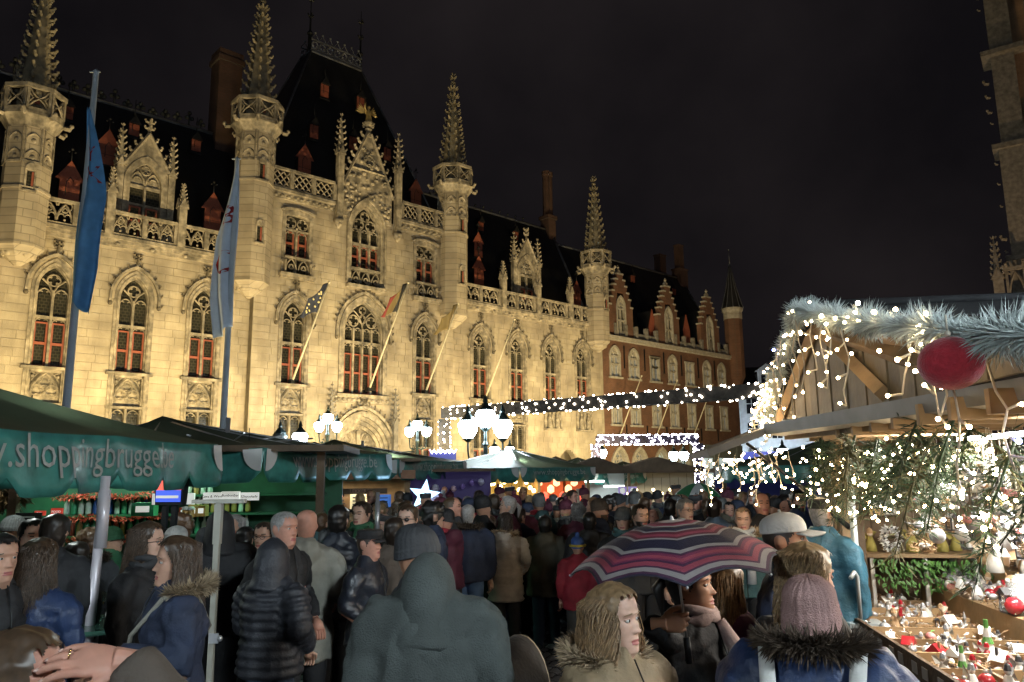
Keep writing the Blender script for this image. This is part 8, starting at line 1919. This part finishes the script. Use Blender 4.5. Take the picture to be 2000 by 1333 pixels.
brolly(at(1364, 944, 14.5), .46, .22, (R(4), R(3), 0), 'green and white panelled umbrella far in the crowd', [(t, 0) for t in (.1, .3, .5, .7, .85, 1)], [mat('umbrella_green', (.03, .17, .07), .5), mat('umbrella_white', (.45, .46, .46), .5)], rot=R(-80), panels=(0, 1), shaft=.7)
brolly(at(1442, 962, 15.5), .46, .14, (R(8), 0, 0), 'plain black umbrella right of the green and white one', [(t, 0) for t in (.1, .3, .5, .7, .85, 1)], [mat('umbrella_black', (.012, .012, .014), .4)], shaft=.7)
# cups in hands
pf = [o for o in bpy.data.objects if o.get('label', '').startswith('person in a black quilted puffer')][0]; bpy.context.view_layer.update()
q = pf.matrix_world @ Vector((.24, -.36, 1.24)); cup(q, 1.1, 'white paper cup held by the puffer jacket person', MATS['paper_white']); cup(q + Vector((0, 0, .055)), 1.15, 'red paper cup stacked in the white one', mat('paper_red', (.35, .04, .05), .6))
# pushchair hood beside the grey hooded top
q = at(958, 1262, 3.7); pc = empty('pushchair', (q.x, q.y, 0), R(150), 'black pushchair with an arched hood right of the grey hooded top', 'pushchair'); Hh = q.z
f = MB(); f.grid(lambda i, j: Vector((.16*math.cos(math.pi*i/14)*1.0, -.28 + .40*j/8, Hh - .30 + .29*math.sin(math.pi*i/14)*(1 - .35*(j/8)**2))), 15, 9); ho = f.build('pram_hood', CL['black'], pc); s_ = ho.modifiers.new('s', 'SOLIDIFY'); s_.thickness = .01
f = MB(); f.tube([(.163*math.cos(math.pi*i/14), -.28, Hh - .30 + .295*math.sin(math.pi*i/14)) for i in range(15)], .008, 6); f.build('hood_piping', mat('pale_piping', (.35, .31, .24), .5), pc)
f = MB(); f.prism([(-.25, .45), (.12, .42), (.18, Hh - .3), (.13, Hh - .28), (.06, .52), (-.25, .52)], -.19, .19, axis='x'); f.build('seat', CL['dkgrey'], pc)
for x in (-.24, .24): f = MB(); f.tube([(x, .42, .96), (x, .1, .5), (x, -.32, .12)], .012, 6); f.build('frame', M_IRON, pc)
f = MB(); f.tube([(-.24, .42, .96), (.24, .42, .96)], .015, 6); f.build('handle', M_IRON, pc)
for (x, y) in ((-.26, -.32), (.26, -.32), (-.26, .3), (.26, .3)): f = MB(); f.tube([(x, y + .11*math.cos(a), .13 + .11*math.sin(a)) for a in np.linspace(0, 6.28, 18, endpoint=False)], .018, 6, closed=True); f.tube([(x - .02, y, .13), (x + .02, y, .13)], .03, 6); f.build('wheel', M_IRON, pc)
# pale straps of the pink hat wearer
ph_ = [o for o in bpy.data.objects if o.get('label', '').startswith('person in a ribbed dusty pink')][0]
for sg in (-1, 1):
    f = MB(); f.grid(lambda i, j: Vector((sg*(.15 - .06*j/10) + (i - 1)*.024, .03 + .185*min(1, j/4) + .012*(j > 4), 1.475 - .03*min(1, j/4) - .038*max(0, j - 2))), 3, 11); so_ = f.build('rucksack_strap', CL['stone'], ph_); so_.location.z = .10; s_ = so_.modifiers.new('s', 'SOLIDIFY'); s_.thickness = .012
f = MB(); f.ball((0, .27, 1.02), (.15, .08, .17), nu=16, nv=11); f.build('rucksack', CL['navyb'], ph_)
yb2 = [o for o in bpy.data.objects if o.get('label', '').startswith('child in a red coat')][0]
f = MB(); f.tube([(.105*math.cos(a), .01 + .12*math.sin(a), HB + .135) for a in np.linspace(0, 6.28, 20, endpoint=False)], .018, 6, closed=True); f.build('hat_band', CL['gold'], yb2)
# ================================================================ fill lamps added behind the photographer to light the crowd, then the tower floodlight
def crowd_fill_lamp(x, y, H, label, s=1.25):
    o = empty('street_lamp', (x, y, 0), 0, label, 'street lamp', 'cast iron street lamps')
    f = MB(); f.lathe([(.22, 0), (.24, .3), (.14, .4), (.12, 1.1), (.16, 1.15), (.08, 1.25), (.06, H - .5), (.1, H - .45), (.045, H - .06)], 10); f.build('post', M_CAST, o); lantern(o, (0, 0, H), s, mg=M_GLOBE2)
    for (dx, dy) in ((-.55, 0), (.55, 0), (0, .55), (0, -.55)): f = MB(); f.tube([(0, 0, H - .95), (dx*.5, dy*.5, H - 1.05), (dx, dy, H - .4)], .03, 5); f.build('lamp_arm', M_CAST, o); lantern(o, (dx, dy, H - .3), s, mg=M_GLOBE2)
    return o
crowd_fill_lamp(6.5, -4.5, 6.3, 'added five lantern fill lamp behind the photographer, towards the tower side', 1.75)
crowd_fill_lamp(-7.5, -7, 4.2, 'added five lantern fill lamp behind the photographer, towards the hall side', 1.1)
p = at(1985, 570, 50) + Vector((-2, -9, 0)); o = empty('floodlight', (p.x, p.y, 0), R(-36), 'low black floodlight at the foot of the dark tower', 'floodlight', 'floodlights along the hall')
f = MB(); f.box(-.3, .3, -.12, .12, .45, .85); f.box(-.34, .34, -.2, .2, 0, .04); f.box(-.34, -.3, -.03, .03, 0, .7); f.box(.3, .34, -.03, .03, 0, .7); f.build('housing', M_IRON, o)
lampl((p.x, p.y, .95), 1500, (1, .68, .36), .5, at(1985, 100, 53) - Vector((p.x, p.y, .95)), 'flood_lamp')
